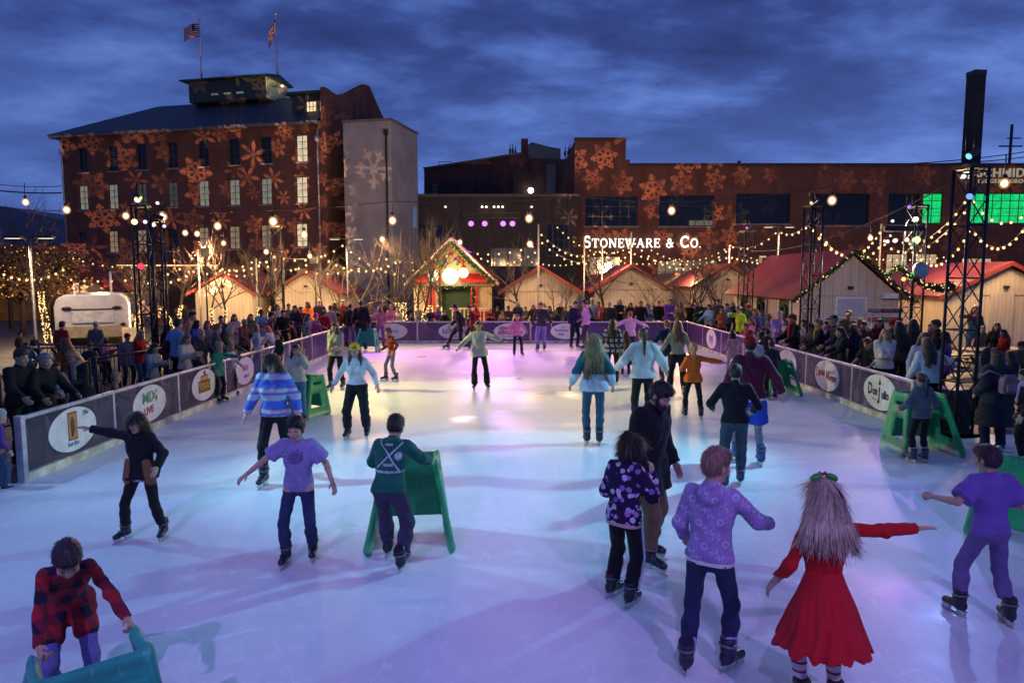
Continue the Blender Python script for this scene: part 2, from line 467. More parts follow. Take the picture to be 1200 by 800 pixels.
def ik(a,t,l1,l2,hint):
    d=t-a; L=np.linalg.norm(d); mx=(l1+l2)*.995
    if L>mx: d=d*mx/L; t=a+d; L=mx
    if L<abs(l1-l2)+.03: L=abs(l1-l2)+.03; d=nrm(d)*L; t=a+d
    u=d/L; x=(l1*l1-l2*l2+L*L)/(2*L); h=math.sqrt(max(0,l1*l1-x*x))
    hv=np.array(hint,float); hv=nrm(hv-u*(hv@u)); return a+u*x+hv*h,t
def hand_prims(f,W,u,n,l,mode,r=.0088,k=.006):
    """palm, four unequal bent fingers and a thumb; u along the hand, n out of the palm, l towards the thumb"""
    M=np.stack([l,u,n],1)
    f.cap(W-u*.03,W+u*.015,.027,.026,.015,M=M,S=V3(1,1,.75))
    f.cap(W+u*.03,W+u*.07,.038,.041,.015,M=M,S=V3(1,1,.42))
    c1,c2=dict(relax=(.25,.75),flat=(.06,.15),grip=(1.0,2.1),fist=(1.45,2.9),point=(.1,.2))[mode]
    for i,(o,L) in enumerate(((.03,.064),(.0105,.073),(-.0095,.069),(-.029,.054))):
        cc1,cc2=(c1,c2) if not(mode=='point' and i>0) else (.9,1.9)
        sp=(.12 if mode=='flat' else .04)*(o/.02)
        b=W+u*.082+l*o
        d1=nrm(u*math.cos(cc1)+n*math.sin(cc1)+l*sp); d2=nrm(u*math.cos(cc2)+n*math.sin(cc2)+l*sp)
        f.cap(b-u*.012,b+d1*L*.55,r*1.08,r,k); f.cap(b+d1*L*.55,b+d1*L*.55+d2*L*.5,r,r*.82,k)
    b=W+u*.022+l*.028; d=nrm(u*.62+l*(.7 if mode!='fist' else .25)+n*.35); d2=nrm(u*.9+l*.15+n*.5)
    f.cap(b,b+d*.034,r*1.35,r*1.15,k*2); f.cap(b+d*.034,b+d*.034+d2*.032,r*1.1,r*.85,k)
def person(sp):
    """one figure: the body is one continuous mesh (top-level), hair and clothing its children"""
    g=sp.get; H=g('h',1.75); fem=g('fem',0); child=g('child',0); skater=g('skate',1)
    loc=Vector(sp['at']); dist=max(3.0,loc.length)
    base=g('vox') or min(.024,max(.0078,dist*.0011))
    hs=1.0+.22*child; zb=.055 if skater else .0
    tot=1.745+zb+.24*(hs-1); s=H/tot; vox=base/s
    bk_=(.955-.12*child)*g('girth',1); sw=(.15 if fem else .168)*(1-.13*child)*g('wide',1); hw=.09
    # torso
    Rt=rot('Z',g('twist',0))@rot('X',g('lean',4))@rot('Y',g('roll',0))
    fr=g('feet',((.13,0,6),(.13,0,6)))     # right, left: out, forward, toe-out[, lift, pitch]
    L1,L2=.43,.40
    ank=[];fm=[]
    for sd,q in ((-1,fr[0]),(1,fr[1])):
        out,fw,yaw=q[:3]; lift=q[3] if len(q)>3 else 0; pit=q[4] if len(q)>4 else 0
        Mf=Matrix.Translation((sd*out,-fw,lift))@Matrix.Rotation(R_(sd*yaw),4,'Z')@Matrix.Translation((0,-.1,.0))@Matrix.Rotation(R_(pit),4,'X')@Matrix.Translation((0,.1,0))
        fm.append(Mf); ank.append(np.array(Mf@Vector((0,.012,.075+zb))))
    pxy=V3(g('px',0),g('py',.02+.0016*g('lean',4)*6)*1.0,0)
    if 'py' not in sp: pxy[1]=-(fr[0][1]+fr[1][1])/2+.012*g('lean',4)*.55
    pz=9
    for i,sd in ((0,-1),(1,1)):
        hx=pxy+V3(sd*hw,0,0); hd=math.hypot(ank[i][0]-hx[0],ank[i][1]-hx[1])
        pz=min(pz,ank[i][2]+math.sqrt(max(.1,((L1+L2)*.988)**2-hd*hd))+.05)
    if child: pass
    P=pxy+V3(0,0,pz-g('crouch',.01))
    T=lambda x,y,z: P+Rt@V3(x,y,z)
    hips=[P+rot('Z',g('twist',0)*.4)@V3(-hw,0,-.05),P+rot('Z',g('twist',0)*.4)@V3(hw,0,-.05)]
    knees=[]
    for i,sd in ((0,-1),(1,1)):
        k_,a_=ik(hips[i],ank[i],L1,L2,V3(sd*.15+math.sin(R_(sd*fr[i][2]))*.6,-1,0)); knees.append(k_); ank[i]=a_
    sh=[T(-sw,.01,.445),T(sw,.01,.445)]
    hd_=g('hands',((.1,.08,-.5),(.1,.08,-.5)))
    A1,A2=.285,.25; el=[];wr=[]
    eh=g('elbow',(V3(-.3,1,-.2),V3(.3,1,-.2)))
    for i,sd in ((0,-1),(1,1)):
        o,fw,up=hd_[i][:3]; base_R=rot('Z',g('twist',0))
        t=sh[i]+base_R@V3(sd*o,-fw,up)
        e_,w_=ik(sh[i],t,A1,A2,base_R@np.array(eh[i],float)); el.append(e_); wr.append(w_)
    neck=T(0,0,.50); Rh=rot('Z',g('hyaw',0)+g('twist',0)*.5)@rot('X',g('hpitch',5)+g('lean',4)*.35)@rot('Y',g('hroll',0))
    hc=neck+(Rt@V3(0,-.012,.035)+Rh@V3(0,-.012,.105*hs))
    Hh=lambda x,y,z: hc+Rh@(V3(x,y,z)*hs)
    skin=g('skin',(.52,.30,.21))
    loose=g('loose',.012); shorts=g('shorts',0); sleeve=g('sleeve',1.0)
    # ---- body
    b=Field(vox)
    b.ell(Hh(0,.014,.03),np.array((.074,.094,.09))*hs,Rh,.02)
    b.ell(Hh(0,-.02,-.03),np.array((.060,.072,.083))*hs,Rh,.03)
    b.ball(Hh(0,-.056,-.092),.027*hs,.03)
    fine=vox*s<.0135
    b.cap(Hh(0,-.088,.004),Hh(0,-.104,-.034),.009*hs,.0145*hs,.012)
    for sd in (-1,1):
        b.ell(Hh(sd*.075,.008,-.008),np.array((.011,.02,.031))*hs,Rh,.01)
        if fine:
            b.ball(Hh(sd*.031,-.1,.006),.017*hs,.014,sub=True)
            b.ball(Hh(sd*.031,-.078,.005),.0135*hs,.006)
            b.ball(Hh(sd*.042,-.068,-.03),.02*hs,.025)
    if fine:
        b.cap(Hh(-.016,-.088,-.062),Hh(.016,-.088,-.062),.0075*hs,.0075*hs,.008)
        b.cap(Hh(-.012,-.087,-.074),Hh(.012,-.087,-.074),.008*hs,.008*hs,.008)
    b.cap(neck-Rt@V3(0,-.01,.04),Hh(0,.012,-.06),.058 if not fem else .05,.052*hs if not fem else .046*hs,.03)
    TS=V3(1,.72,1)
    b.cap(T(-.06,0,.30),T(.06,0,.30),.1,.1,.04,M=Rt,S=TS); b.cap(T(-sw+.03,.0,.43),T(sw-.03,.0,.43),.052,.052,.04)
    b.cap(T(0,0,.05),T(0,0,.22),.1,.1,.04,M=Rt,S=V3(1,.75,1)); b.cap(hips[0],hips[1],.085,.085,.04)
    for i in (0,1):
        b.cap(hips[i],knees[i],.07,.05,.03); b.cap(knees[i],knees[i]*.65+ank[i]*.35,.047,.05,.02); b.cap(knees[i]*.65+ank[i]*.35,ank[i],.05,.034,.02)
        b.cap(sh[i],el[i],.042,.036,.03); b.cap(el[i],el[i]*.7+wr[i]*.3,.036,.036,.02); b.cap(el[i]*.7+wr[i]*.3,wr[i],.036,.025,.02)
    hm=g('hmode',('relax','relax')); hv=[]
    for i,sd in ((0,-1),(1,1)):
        u=nrm(wr[i]-el[i])
        if g('hdir') and g('hdir')[i] is not None: u=nrm(np.array(g('hdir')[i],float))
        nh=g('palm',(V3(-sd*1.0,0,-.15-.9*min(1,abs(u[0])*1.3)),)*2)[i] if g('palm') else V3(-sd*(1-min(1,abs(u[0])*1.2)),.15,-min(1,abs(u[0])*1.3)-.05)
        n=nrm(nh-u*(nh@u)); l=np.cross(u,n)
        fwd=V3(0,-1,.35)
        if l@fwd<0: l=-l
        if vox*s<.0125:
            hf=Field(.0046/s if vox*s<.0095 else .0062/s)
            hand_prims(hf,wr[i],u,n,l,hm[i]); hv.append(hf.mesh())
        else:
            hand_prims(b,wr[i],u,n,l,hm[i],.0115 if vox*s<.016 else .014)
    v,f=b.mesh()
    for a,q in hv: f=np.concatenate([f,q+len(v)]); v=np.concatenate([v,a])
    # tones of lips, brows and eyes in the head's own frame
    q=((v-hc)@Rh)/hs; col=np.ones((len(v),3)); front=q[:,1]<-.055
    hairc=g('hairc',(.06,.035,.02))
    m=front&(np.abs(q[:,0])<.024)&(q[:,2]>-.078)&(q[:,2]<-.056); col[m]=(.86,.52,.5)
    for sd in (-1,1):
        m=front&(((q[:,0]-sd*.035)/.021)**2+((q[:,2]-.031)/.0065)**2<1); col[m]=np.clip(np.array(hairc)*2+.15,0,.6)
        m=front&(((q[:,0]-sd*.031)/.018)**2+((q[:,2]-.005)/.0085)**2<1); col[m]=(.5,.42,.4)
        m=front&(((q[:,0]-sd*.031)/.0085)**2+((q[:,2]-.005)/.0085)**2<1); col[m]=(.06,.05,.05)
        m=front&(((q[:,0]-sd*.05)/.022)**2+((q[:,2]+.035)/.02)**2<1); col[m]=(1.0,.86,.84)
    v=v*s
    o=mesh_obj('person',v,f,skinmat(skin),None,col)
    ph=rng.random()*6
    # ---- top
    tm=g('top'); LL=loose; kind=g('topkind','hoodie'); hem=g('hem',-.09)-.0022*max(0,g('lean',4)-12); dress=kind=='dress'
    if tm:
        t=Field(vox)
        wst=(.108+.014*child if fem else .118+.008*child)*bk_
        t.cap(T(-.06*bk_,0,.31),T(.06,0,.31),.118*bk_+LL,.118*bk_+LL,.05,M=Rt,S=V3(1,.82,1))
        t.cap(T(0,0,.04),T(0,0,.2),wst+LL+(.012 if kind!='dress' else 0),wst+LL,.06,M=Rt,S=V3(1.15,.82,1))
        if hem<.03 and not dress: t.cap(T(-.066*bk_,0,-.06),T(.066*bk_,0,-.06),.115*bk_+LL,.115*bk_+LL,.05,M=Rt,S=V3(1,.85,1))
        if hem<-.17: t.cap(T(-.03,0,-.06),T(-.03,0,hem)+V3(-.02,0,0),.13+LL,.16+LL,.05,M=Rt,S=V3(1,.82,1)); t.cap(T(.03,0,-.06),T(.03,0,hem)+V3(.02,0,0),.13+LL,.16+LL,.05,M=Rt,S=V3(1,.82,1))
        if hem<-.05 and not dress:
            for i in (0,1):
                q=min(1,max(.12,(-hem-.0)/.42))
                if hem<-.115: t.cap(hips[i],hips[i]+(knees[i]-hips[i])*q,.103*bk_+LL,.098*bk_+LL,.06); t.ball(hips[i]+Rt@V3(0,.045,.02),.1*bk_+LL*.8,.05)
        t.cap(T(-sw+.035,.004,.43),T(sw-.035,.004,.43),.062+LL*.5,.062+LL*.5,.05)
        t.cap(T(0,.006,.41),T(0,.004,.505+g('collar',0)),.085+LL*.3,.06+LL*.3,.05)
        if fem and not child:
            for sd in (-1,1): t.ball(T(sd*.065,-.085-LL*.5,.29),.055,.05)
        for i in (0,1):
            w2=wr[i]*1.0; u=nrm(w2-el[i])
            if sleeve>=.9:
                t.cap(sh[i],el[i],.052*bk_+LL*.8,.045*bk_+LL*.8,.03); t.cap(el[i],w2,.046+LL*.8,.036+LL*.55,.025,cut=[(w2-u*(.0 if sleeve>=1 else .09),u)])
            else:
                cp=sh[i]+(el[i]-sh[i])*sleeve*1.6; uu=nrm(el[i]-sh[i]); t.cap(sh[i],el[i],.062+LL,.062+LL*2,.04,cut=[(cp,uu)])
        if g('hood'):
            t.cap(T(-.055,.085,.46),T(.055,.085,.46),.05,.05,.035); t.ball(T(0,.105,.43),.052,.04)
            for sd in (-1,1): t.cap(T(sd*.06,.07,.475),T(sd*.045,-.07,.46),.035,.026,.03)
        if g('fur'): 
            for sd in (-1,1): t.cap(T(sd*.06,.08,.49),T(sd*.09,-.02,.47),.045,.04,.03)
        if kind in('hoodie','sweater','puffer') and hem>-.2 and not dress:
            hb_=T(0,0,hem+.028); t.cap(hb_-Rt@V3(.06*bk_,0,0),hb_+Rt@V3(.06*bk_,0,0),(.113 if hem<-.03 else .104)*bk_+LL*1.15,None,.006,M=Rt,S=V3(1.06,.86,1),cut=[(T(0,0,hem+.05),Rt@V3(0,0,1)),(T(0,0,hem+.002),Rt@V3(0,0,-1))])
            for i in (0,1):
                u=nrm(wr[i]-el[i]); t.cap(wr[i]-u*.045,wr[i]-u*.004,.037+LL*.62,None,.005,cut=[(wr[i]-u*.004,u),(wr[i]-u*.05,-u)])
        t.wr=(.006 if kind!='puffer' else .009,40 if kind!='puffer' else 62,ph)
        cz=Rt@V3(0,0,-1); v,f=t.mesh(cuts=[(T(0,0,hem if not dress else .08),cz)])
        mesh_obj({'tshirt':'shirt','hoodie':'hoodie','sweater':'sweater','coat':'coat','jacket':'jacket','puffer':'coat','dress':'bodice'}[kind],v*s,f,tm,o)
        if hem<.0 and g('under'):   # shirt hem showing below the jacket
            t=Field(vox); t.cap(T(-.066*bk_,0,hem),T(.066*bk_,0,hem),.115*bk_+LL*.97,None,.04,M=Rt,S=V3(1,.85,1)); v,f=t.mesh(cuts=[(T(0,0,hem-.035),cz)]); mesh_obj('undershirt',v*s,f,g('under'),o)
    if dress:
        t=Field(vox); A=P+Rt@V3(0,0,.13); Bm=P+V3(0,.02,hem)
        t.cap(A,Bm,.126,.345,.04,M=FR_EY,S=V3(1,.85,1),cut=[(A+V3(0,0,.02),(0,0,1)),(Bm,(0,0,-1))])
        def rip(D,X,Y,Z,A=A,Bm=Bm):
            th=np.arctan2(Y-A[1],X-A[0]); q=np.clip((A[2]-Z)/(A[2]-Bm[2]),0,1)
            D=D+q*(.016*np.sin(11*th+2*np.sin(3*th+4*q))+.009*np.sin(23*th+1.5*np.sin(7*q)))
            return np.maximum(D,(Bm[2]+.035*np.abs(np.sin(5.5*th))+.015*np.sin(17*th))-Z)
        t.post.append(rip); v,f=t.mesh(); mesh_obj('skirt',v*s,f,g('skirtm') or tm,o)
    # ---- trousers
    lm=g('legs')
    if lm:
        t=Field(vox); ll=g('lloose',.006); fl=g('flare',0)
        t.cap(hips[0]+V3(.03,0,.06),hips[1]+V3(-.03,0,.06),.098*bk_+ll,.098*bk_+ll,.05,M=Rt,S=V3(1.0,.92,1))
        t.cap(T(0,.005,.0),T(0,0,.1),.112*bk_+ll*.6,.108*bk_,.04,M=Rt,S=V3(1.12,.85,1))
        if fem or 1: 
            for i in (0,1): t.ball(hips[i]+Rt@V3(0,.04,.02),.085*bk_+ll*.6,.04)
        t.ball((hips[0]+hips[1])/2+V3(0,0,-.03),.08+ll*.6,.05)
        for i in (0,1):
            u=nrm(ank[i]-knees[i])
            if shorts:
                uk=nrm(knees[i]-hips[i]); t.cap(hips[i],knees[i],.094+ll,.09+ll*1.5,.03,cut=[(knees[i]-uk*.06,uk)])
            else:
                t.cap(hips[i],knees[i],.086*bk_+ll,.061*bk_+ll*1.1,.035); t.cap(knees[i],knees[i]*.65+ank[i]*.35,.058*bk_+ll*1.1,.057*bk_+ll*1.2+fl*.3,.03)
                cp=ank[i]-u*(g('cuff',.09) if skater else .0)
                t.cap(knees[i]*.65+ank[i]*.35,ank[i],.058+ll*1.2+fl*.3,.046+ll*1.3+fl,.03,cut=[(cp,u)])
        t.wr=(.004+ll*.12,38,ph+2); v,f=t.mesh(cuts=[(T(0,0,min(.1,hem+(.01 if not g('under') else -.015))),Rt@V3(0,0,1))] if tm and not dress and hem>-.2 and g('lean',4)<=28 else () if g('lean',4)>28 else [(T(0,0,-.08),Rt@V3(0,0,1))] if tm and not dress else ()); mesh_obj('shorts' if shorts else 'trousers',v*s,f,lm,o)
    if g('stripe'):
        i=g('striped',0); sd=(-1,1)[i]; off=V3(sd,0,0)
        mb=MB(); ll=g('lloose',.006); pts=[hips[i]+off*(.094+ll)+V3(0,0,.02),hips[i]*.5+knees[i]*.5+off*(.082+ll),knees[i]+off*(.066+ll*1.1),knees[i]*.5+ank[i]*.5+off*(.064+ll),ank[i]*.8+knees[i]*.2+off*(.058+ll)]
        mb.tube([q*s for q in pts],.011,6); mb.build('side_stripe',g('stripe'),o)
    for i in (0,1):
        if g('socks'):
            t=Field(vox); t.cap(knees[i],knees[i]*.65+ank[i]*.35,.05,.053,.02); t.cap(knees[i]*.65+ank[i]*.35,ank[i],.053,.045,.02); v,f=t.mesh(); mesh_obj('sock',v*s,f,g('socks'),o)
        if g('cuffm'):
            u=nrm(ank[i]-knees[i]); a0=ank[i]-u*.13
            t=Field(vox); t.cap(a0-u*.03,a0+u*.03,.062,.064,.01,cut=[(a0+u*.045,u),(a0-u*.045,-u)]); v,f=t.mesh(); mesh_obj('sock_cuff',v*s,f,g('cuffm'),o)
        if g('foot','skate')!='none':
            kind='skate' if skater else 'shoe'
            put_foot(kind,g('bootm') or (plain((.018,.018,.03),.38,0,.3,9) if skater else plain((.03,.025,.025),.6)),o,Matrix.Scale(s,4)@fm[i]@Matrix.Scale(1.1 if skater else 1.0,4))
    # ---- hair
    hk=g('hair','short')
    if hk!='none':
        t=Field(max(vox*.85,.006)); hb=hs
        cutf=[(Hh(0,-.045,.042),Rh@V3(0,-1,-.8)),(Hh(0,0,-.05),Rh@V3(0,.0,-1))]
        if hk=='short':
            t.ell(Hh(0,.008,.055),np.array((.079,.099,.085))*hs,Rh,.02,cut=[(Hh(0,-.078,.056),Rh@V3(0,-1,-1.1)),(Hh(0,0,.012),Rh@V3(0,.35,-1))])
            t.ell(Hh(0,.016,.02),np.array((.0775,.1,.095))*hs,Rh,.02,cut=[(Hh(0,-.03,.02),Rh@V3(0,-1,-.12)),(Hh(0,.0,-.035),Rh@V3(0,-.75,-1))])
            t.ell(Hh(0,-.048,.084),np.array((.064,.053,.042))*hs,Rh,.02)
        else:
            t.ell(Hh(0,.018,.036),np.array((.084,.103,.097))*hs,Rh,.02,cut=cutf)
            t.ell(Hh(0,-.03,.085),np.array((.066,.062,.042))*hs,Rh,.03)
        if hk in('long','wavy','bob'):
            dl={'long':.36,'wavy':.34,'bob':.16}[hk]*g('hairlen',1)
            for j in range(9):
                a=math.pi*(j/8); x=math.cos(a); y=math.sin(a)
                top_=Hh(.074*x,.02+.075*y,.0); md=T(.088*x*1.1*g('spread',1),.05+.085*y,.50-.02) if dl>.2 else Hh(.095*x,.02+.085*y,-.13)
                if abs(x)>.75 and g('hairfront'): md=md+Rt@V3(0,-.085,0)
                low=md+(Rt@V3(.015*x*(1+4*(g('spread',1)-1)),.012 if not(abs(x)>.75 and g('hairfront')) else -.045,-(dl-.14)*(.7+.5*rng.random()))) if dl>.2 else md
                t.cap(top_,md,.03*hs,.034*hs,.025)
                if dl>.2: t.cap(md,low,.034,.014,.025)
        if hk=='pony':
            a=Hh(0,.1,.06); m1=Hh(0,.165,.0); m2=Hh(0,.15,-.12); m3=T(0,.14,.30+.0)
            t.ball(a,.03,.02); t.cap(a,m1,.024,.034,.015); t.cap(m1,m2,.034,.032,.015); t.cap(m2,m3,.032,.01,.015)
        if hk=='bun': t.ball(Hh(0,.09,.1),.042*hs,.015)
        dirx=Rh@V3(1,0,0); sd_=ph
        amp=(.004 if hk!='wavy' else .007)*g('samp',1)
        def strands(D,X,Y,Z,amp=amp,c=hc):
            th=np.arctan2(Y-c[1],X-c[0]); wv=3*np.sin(Z*(26 if hk=='wavy' else 9)+sd_)
            return D+amp*(np.sin(26*th+wv)*.6+np.sin(47*th-wv*1.3+Z*20)*.4)
        if hk!='short' or fine: t.post.append(strands)
        v,f=t.mesh()
        if dist<11 and len(f): v,f=add_strands(v,f,hc,Rh,hk,vox,dist)
        mesh_obj('hair',v*s,f,hairmat(hairc),o)
    if g('beard'):
        t=Field(max(vox*.8,.006)); t.ell(Hh(0,-.055,-.085),np.array((.062,.055,.062))*hs,Rh,.02); t.cap(Hh(0,-.075,-.1),Hh(0,-.085,-.165),.045,.02,.02)
        for sd in (-1,1): t.cap(Hh(sd*.066,-.02,-.02),Hh(sd*.055,-.045,-.08),.016,.024,.02)
        t.cap(Hh(-.022,-.096,-.05),Hh(.022,-.096,-.05),.009,.009,.012)
        t.cap(Hh(-.012,-.125,-.068),Hh(.012,-.125,-.068),.009,.009,.012,sub=True)
        v,f=t.mesh(); mesh_obj('beard',v*s,f,hairmat(hairc),o)
    hat=g('hat')
    if hat:
        hkind,hmat=hat[:2]; t=Field(max(vox*.85,.006))
        if hkind in('beanie','bobble'):
            t.ell(Hh(0,.012,.055),np.array((.09,.108,.1))*hs,Rh,.02,cut=[(Hh(0,0,.035),Rh@V3(0,-.25,-1))])
            t.cap(Hh(0,.01,.045),Hh(0,.008,.06),.1*hs,.099*hs,.01,M=Rh,S=V3(.93,1.1,1),cut=[(Hh(0,0,.075),Rh@V3(0,.2,1)),(Hh(0,0,.03),Rh@V3(0,-.25,-1))])
            if hkind=='bobble': t.ball(Hh(0,.02,.175),.04*hs,.012)
        elif hkind=='cap':
            t.ell(Hh(0,.015,.05),np.array((.086,.104,.088))*hs,Rh,.02,cut=[(Hh(0,0,.045),Rh@V3(0,0,-1))])
            t.cap(Hh(0,-.08,.055),Hh(0,-.125,.045),.062*hs,.055*hs,.01,M=Rh,S=V3(1,1,.16))
        elif hkind=='bow':
            t.cap(Hh(-.085,.0,.05),Hh(-.05,-.005,.125),.014,.014,.012); t.cap(Hh(-.05,-.005,.125),Hh(.05,-.005,.125),.014,.014,.012); t.cap(Hh(.05,-.005,.125),Hh(.085,0,.05),.014,.014,.012)
            for sd in (-1,1): t.ell(Hh(sd*.05,.01,.135),np.array((.045,.035,.026)),Rh@rot('Y',sd*25),.01)
        elif hkind=='muffs':
            t.cap(Hh(-.09,0,.02),Hh(-.05,0,.12),.011,.011,.01); t.cap(Hh(-.05,0,.12),Hh(.05,0,.12),.011,.011,.01); t.cap(Hh(.05,0,.12),Hh(.09,0,.02),.011,.011,.01)
            for sd in (-1,1): t.ball(Hh(sd*.095,0,-.01),.042,.01)
        v,f=t.mesh(); mesh_obj({'beanie':'beanie','bobble':'beanie','cap':'cap','bow':'hair_bow','muffs':'earmuffs'}[hkind],v*s,f,hmat,o)
        if hkind=='bow':
            mb=MB()
            for sd in (-.018,.0,.018): mb.sphere(Hh(sd,-.012,.15+abs(sd)*.3)*s,.014*s)
            mb.build('berry',plain((.5,.02,.03),.4),o)
    if g('open'):   # unzipped jacket: lining flaps hanging either side
        for sd in (-1,1):
            t=Field(vox); a=T(sd*.13,-.1,.12); e=T(sd*.17,-.1,-.12)
            t.cap(a,e,.055,.075,.02,M=Rt@rot('Z',sd*25),S=V3(1,.4,1)); v,f=t.mesh(); mesh_obj('jacket_flap',v*s,f,g('open'),o)
    if g('scarf'):
        t=Field(vox)
        t.cap(T(-.05,-.03,.52),T(.05,-.03,.52),.07,.07,.03); t.cap(T(.02,-.11,.48),T(.03,-.15,.22),.055,.05,.03,M=Rt,S=V3(1,.5,1)); v,f=t.mesh(); mesh_obj('scarf',v*s,f,g('scarf'),o)
    if g('glove'):
        for i in (0,1):
            u=nrm(wr[i]-el[i]); t=Field(vox); t.cap(wr[i]-u*.02,wr[i]+u*.06,.036,.045,.02); t.ball(wr[i]+u*.13,.04,.03); v,f=t.mesh(); mesh_obj('glove',v*s,f,g('glove'),o)
    o.location=loc; o.rotation_euler=(0,0,R_(g('hd',0)))
    sp['_s']=s; sp['_wr']=[Matrix.Rotation(R_(g('hd',0)),3,'Z')@Vector(w*s)+loc for w in wr]
    tag(o,sp['label'],'person',g('group'))
    return o
# ------------------------------------------------------------------ materials of the setting
@memo
def ice_mat():
    m,g,out=newmat('ice'); co=g.coord(); x,y,z=g.sep(co)
    big=g.noise(co,.35,5,.6,.4); fine=g.noise(co,7,5,.65)
    def marks(sc_,seed,w):
        v=g.n('Mapping'); g.put(v.inputs[0],co); v.inputs['Location'].default_value=(seed,seed*1.7,0); v.inputs['Scale'].default_value=(1,.55,1)
        nn=g.noise(E(g,v.outputs[0]),sc_,1.2,.4,.6); br=g.noise(co,2.3+seed*.1,2)
        return ((nn-.5).abs().lt(w))*br.ss(.46,.6)
    sc1=marks(.9,3.1,.0022)+marks(1.5,11.3,.0030)+marks(2.3,23.9,.004)+marks(3.1,37.0,.0045)
    sc1=sc1.min(1.0)
    base=g.mix(big.ss(.3,.72),(.60,.64,.68),(.80,.83,.86))
    base=g.mix(fine.ss(.4,.8)*.35,base,(.9,.92,.95)); shav=g.noise(co,24,4,.7).ss(.60,.72)*g.noise(co,.8,3).ss(.46,.66); base=g.mix(sc1*.36,base,(.95,.97,1.0)); base=g.mix(shav*.55,base,(.93,.95,.98)); wet=g.noise(co,.55,3,.5,.8).ss(.56,.68)
    rough=big.ss(.25,.75)*.22+.27+fine*.12-wet*.16+shav*.3
    h=fine*.5+g.noise(co,45,3)*.3-sc1*.5+shav*.8
    principled(g,out,base,rough,0,g.bump(h,.2,.01),.3); return m
@memo
def paver_mat():
    m,g,out=newmat('pavers'); co=g.coord()
    b=g.n('TexBrick'); g.put(b.inputs['Vector'],co); b.inputs['Scale'].default_value=2.2
    b.inputs['Color1'].default_value=(.055,.052,.05,1); b.inputs['Color2'].default_value=(.085,.078,.072,1); b.inputs['Mortar'].default_value=(.03,.03,.03,1)
    b.inputs['Mortar Size'].default_value=.012
    nz=g.noise(co,1.3,5)
    col=g.mix(nz.ss(.3,.7)*.6,E(g,b.outputs[0]),(.03,.03,.032))
    principled(g,out,col,nz*.4+.3,0,g.bump(E(g,b.outputs[1]),-.4,.01),.4); return m
@memo
def brick_mat(c1,c2,mortar,scale=1.0,dirt=.5):
    m,g,out=newmat('brick'); co=g.coord(); x,y,z=g.sep(co)
    b=g.n('TexBrick'); g.put(b.inputs['Vector'],g.comb(x+y*1.03,z,0.0)); b.inputs['Scale'].default_value=4.2*scale
    b.inputs['Color1'].default_value=(*c1,1); b.inputs['Color2'].default_value=(*c2,1); b.inputs['Mortar'].default_value=(*mortar,1)
    b.inputs['Mortar Size'].default_value=.02; b.inputs['Brick Width'].default_value=.9; b.inputs['Row Height'].default_value=.3
    nz=g.noise(co,.5,6,.6); st=g.noise(g.vscale(co,(1.2,1.2,.15)),1.2,4)
    col=g.mix((nz*.6+st*.5).ss(.42,.72)*dirt,E(g,b.outputs[0]),tuple(q*.45 for q in c1))
    principled(g,out,col,.85,0,g.bump(E(g,b.outputs[1])*-1.0+nz*.4,.5,.02),.2); return m
@memo
def board_mat(c,pitch=.18,axis=0):
    """painted vertical boarding"""
    m,g,out=newmat('boarding'); co=g.coord(); xyz=g.sep(co); u=xyz[0]+xyz[1]*.997 if axis==0 else xyz[2]
    gr=(u*(1/pitch)).fract(); gap=gr.lt(.07)
    nz=g.noise(g.vscale(co,(1,1,.2)),3,5); bd=g.noise(g.comb((u*(1/pitch)).floor(),0.0,0.0),1.7,0)
    col=g.mix(nz.ss(.35,.7),tuple(q*.8 for q in c),c); col=g.mix(bd*.3,col,tuple(q*.8 for q in c)); col=g.mix(gap*.75,col,tuple(q*.3 for q in c))
    principled(g,out,col,.6,0,g.bump(gap*-1.0+nz*.2,.4,.01),.3); return m
@memo
def rib_metal(c,pitch=.3,axis=1,rough=.38):
    """ribbed sheet roof"""
    m,g,out=newmat('sheet_roof'); co=g.coord(); u=g.sep(co)[axis]
    t=(u*(1/pitch)).fract(); rib=(t-.5).abs().ss(.5,.36)
    nz=g.noise(co,1.6,5)
    col=g.mix(nz.ss(.3,.7),tuple(q*.75 for q in c),c)
    principled(g,out,col,nz*.2+rough-.1,.0,g.bump(rib,.9,.03),.3); return m
@memo
def roof_slate(c):
    m,g,out=newmat('slate'); co=g.coord(); x,y,z=g.sep(co)
    b=g.n('TexBrick'); g.put(b.inputs['Vector'],g.comb(x,y*1.1+z*.3,0.0)); b.inputs['Scale'].default_value=3.0
    b.inputs['Color1'].default_value=(*c,1); b.inputs['Color2'].default_value=(*[q*1.5 for q in c],1); b.inputs['Mortar'].default_value=(*[q*.4 for q in c],1)
    nz=g.noise(co,.7,5)
    principled(g,out,g.mix(nz*.5,E(g,b.outputs[0]),tuple(q*.6 for q in c)),.55,0,g.bump(E(g,b.outputs[1]),-.3,.02),.4); return m
@memo
def acrylic(tint,dens):
    """clear plastic sheet: part see-through, part tinted film and scuffs, glossy"""
    m,g,out=newmat('acrylic'); co=g.coord()
    tr=g.n('BsdfTransparent'); tr.inputs[0].default_value=(.86,.84,.9,1)
    p=g.n('BsdfPrincipled'); nz=g.noise(co,2.2,5,.6); g.put(p.inputs['Base Color'],g.mix(nz.ss(.3,.7),tuple(q*.7 for q in tint),tint))
    g.put(p.inputs['Roughness'],nz*.25+.1); p.inputs['Specular IOR Level'].default_value=.6
    mx=g.n('MixShader'); g.put(mx.inputs[0],nz*.15+(dens-.07)); g.nt.links.new(tr.outputs[0],mx.inputs[1]); g.nt.links.new(p.outputs[0],mx.inputs[2])
    g.nt.links.new(mx.outputs[0],out.inputs[0]); return m
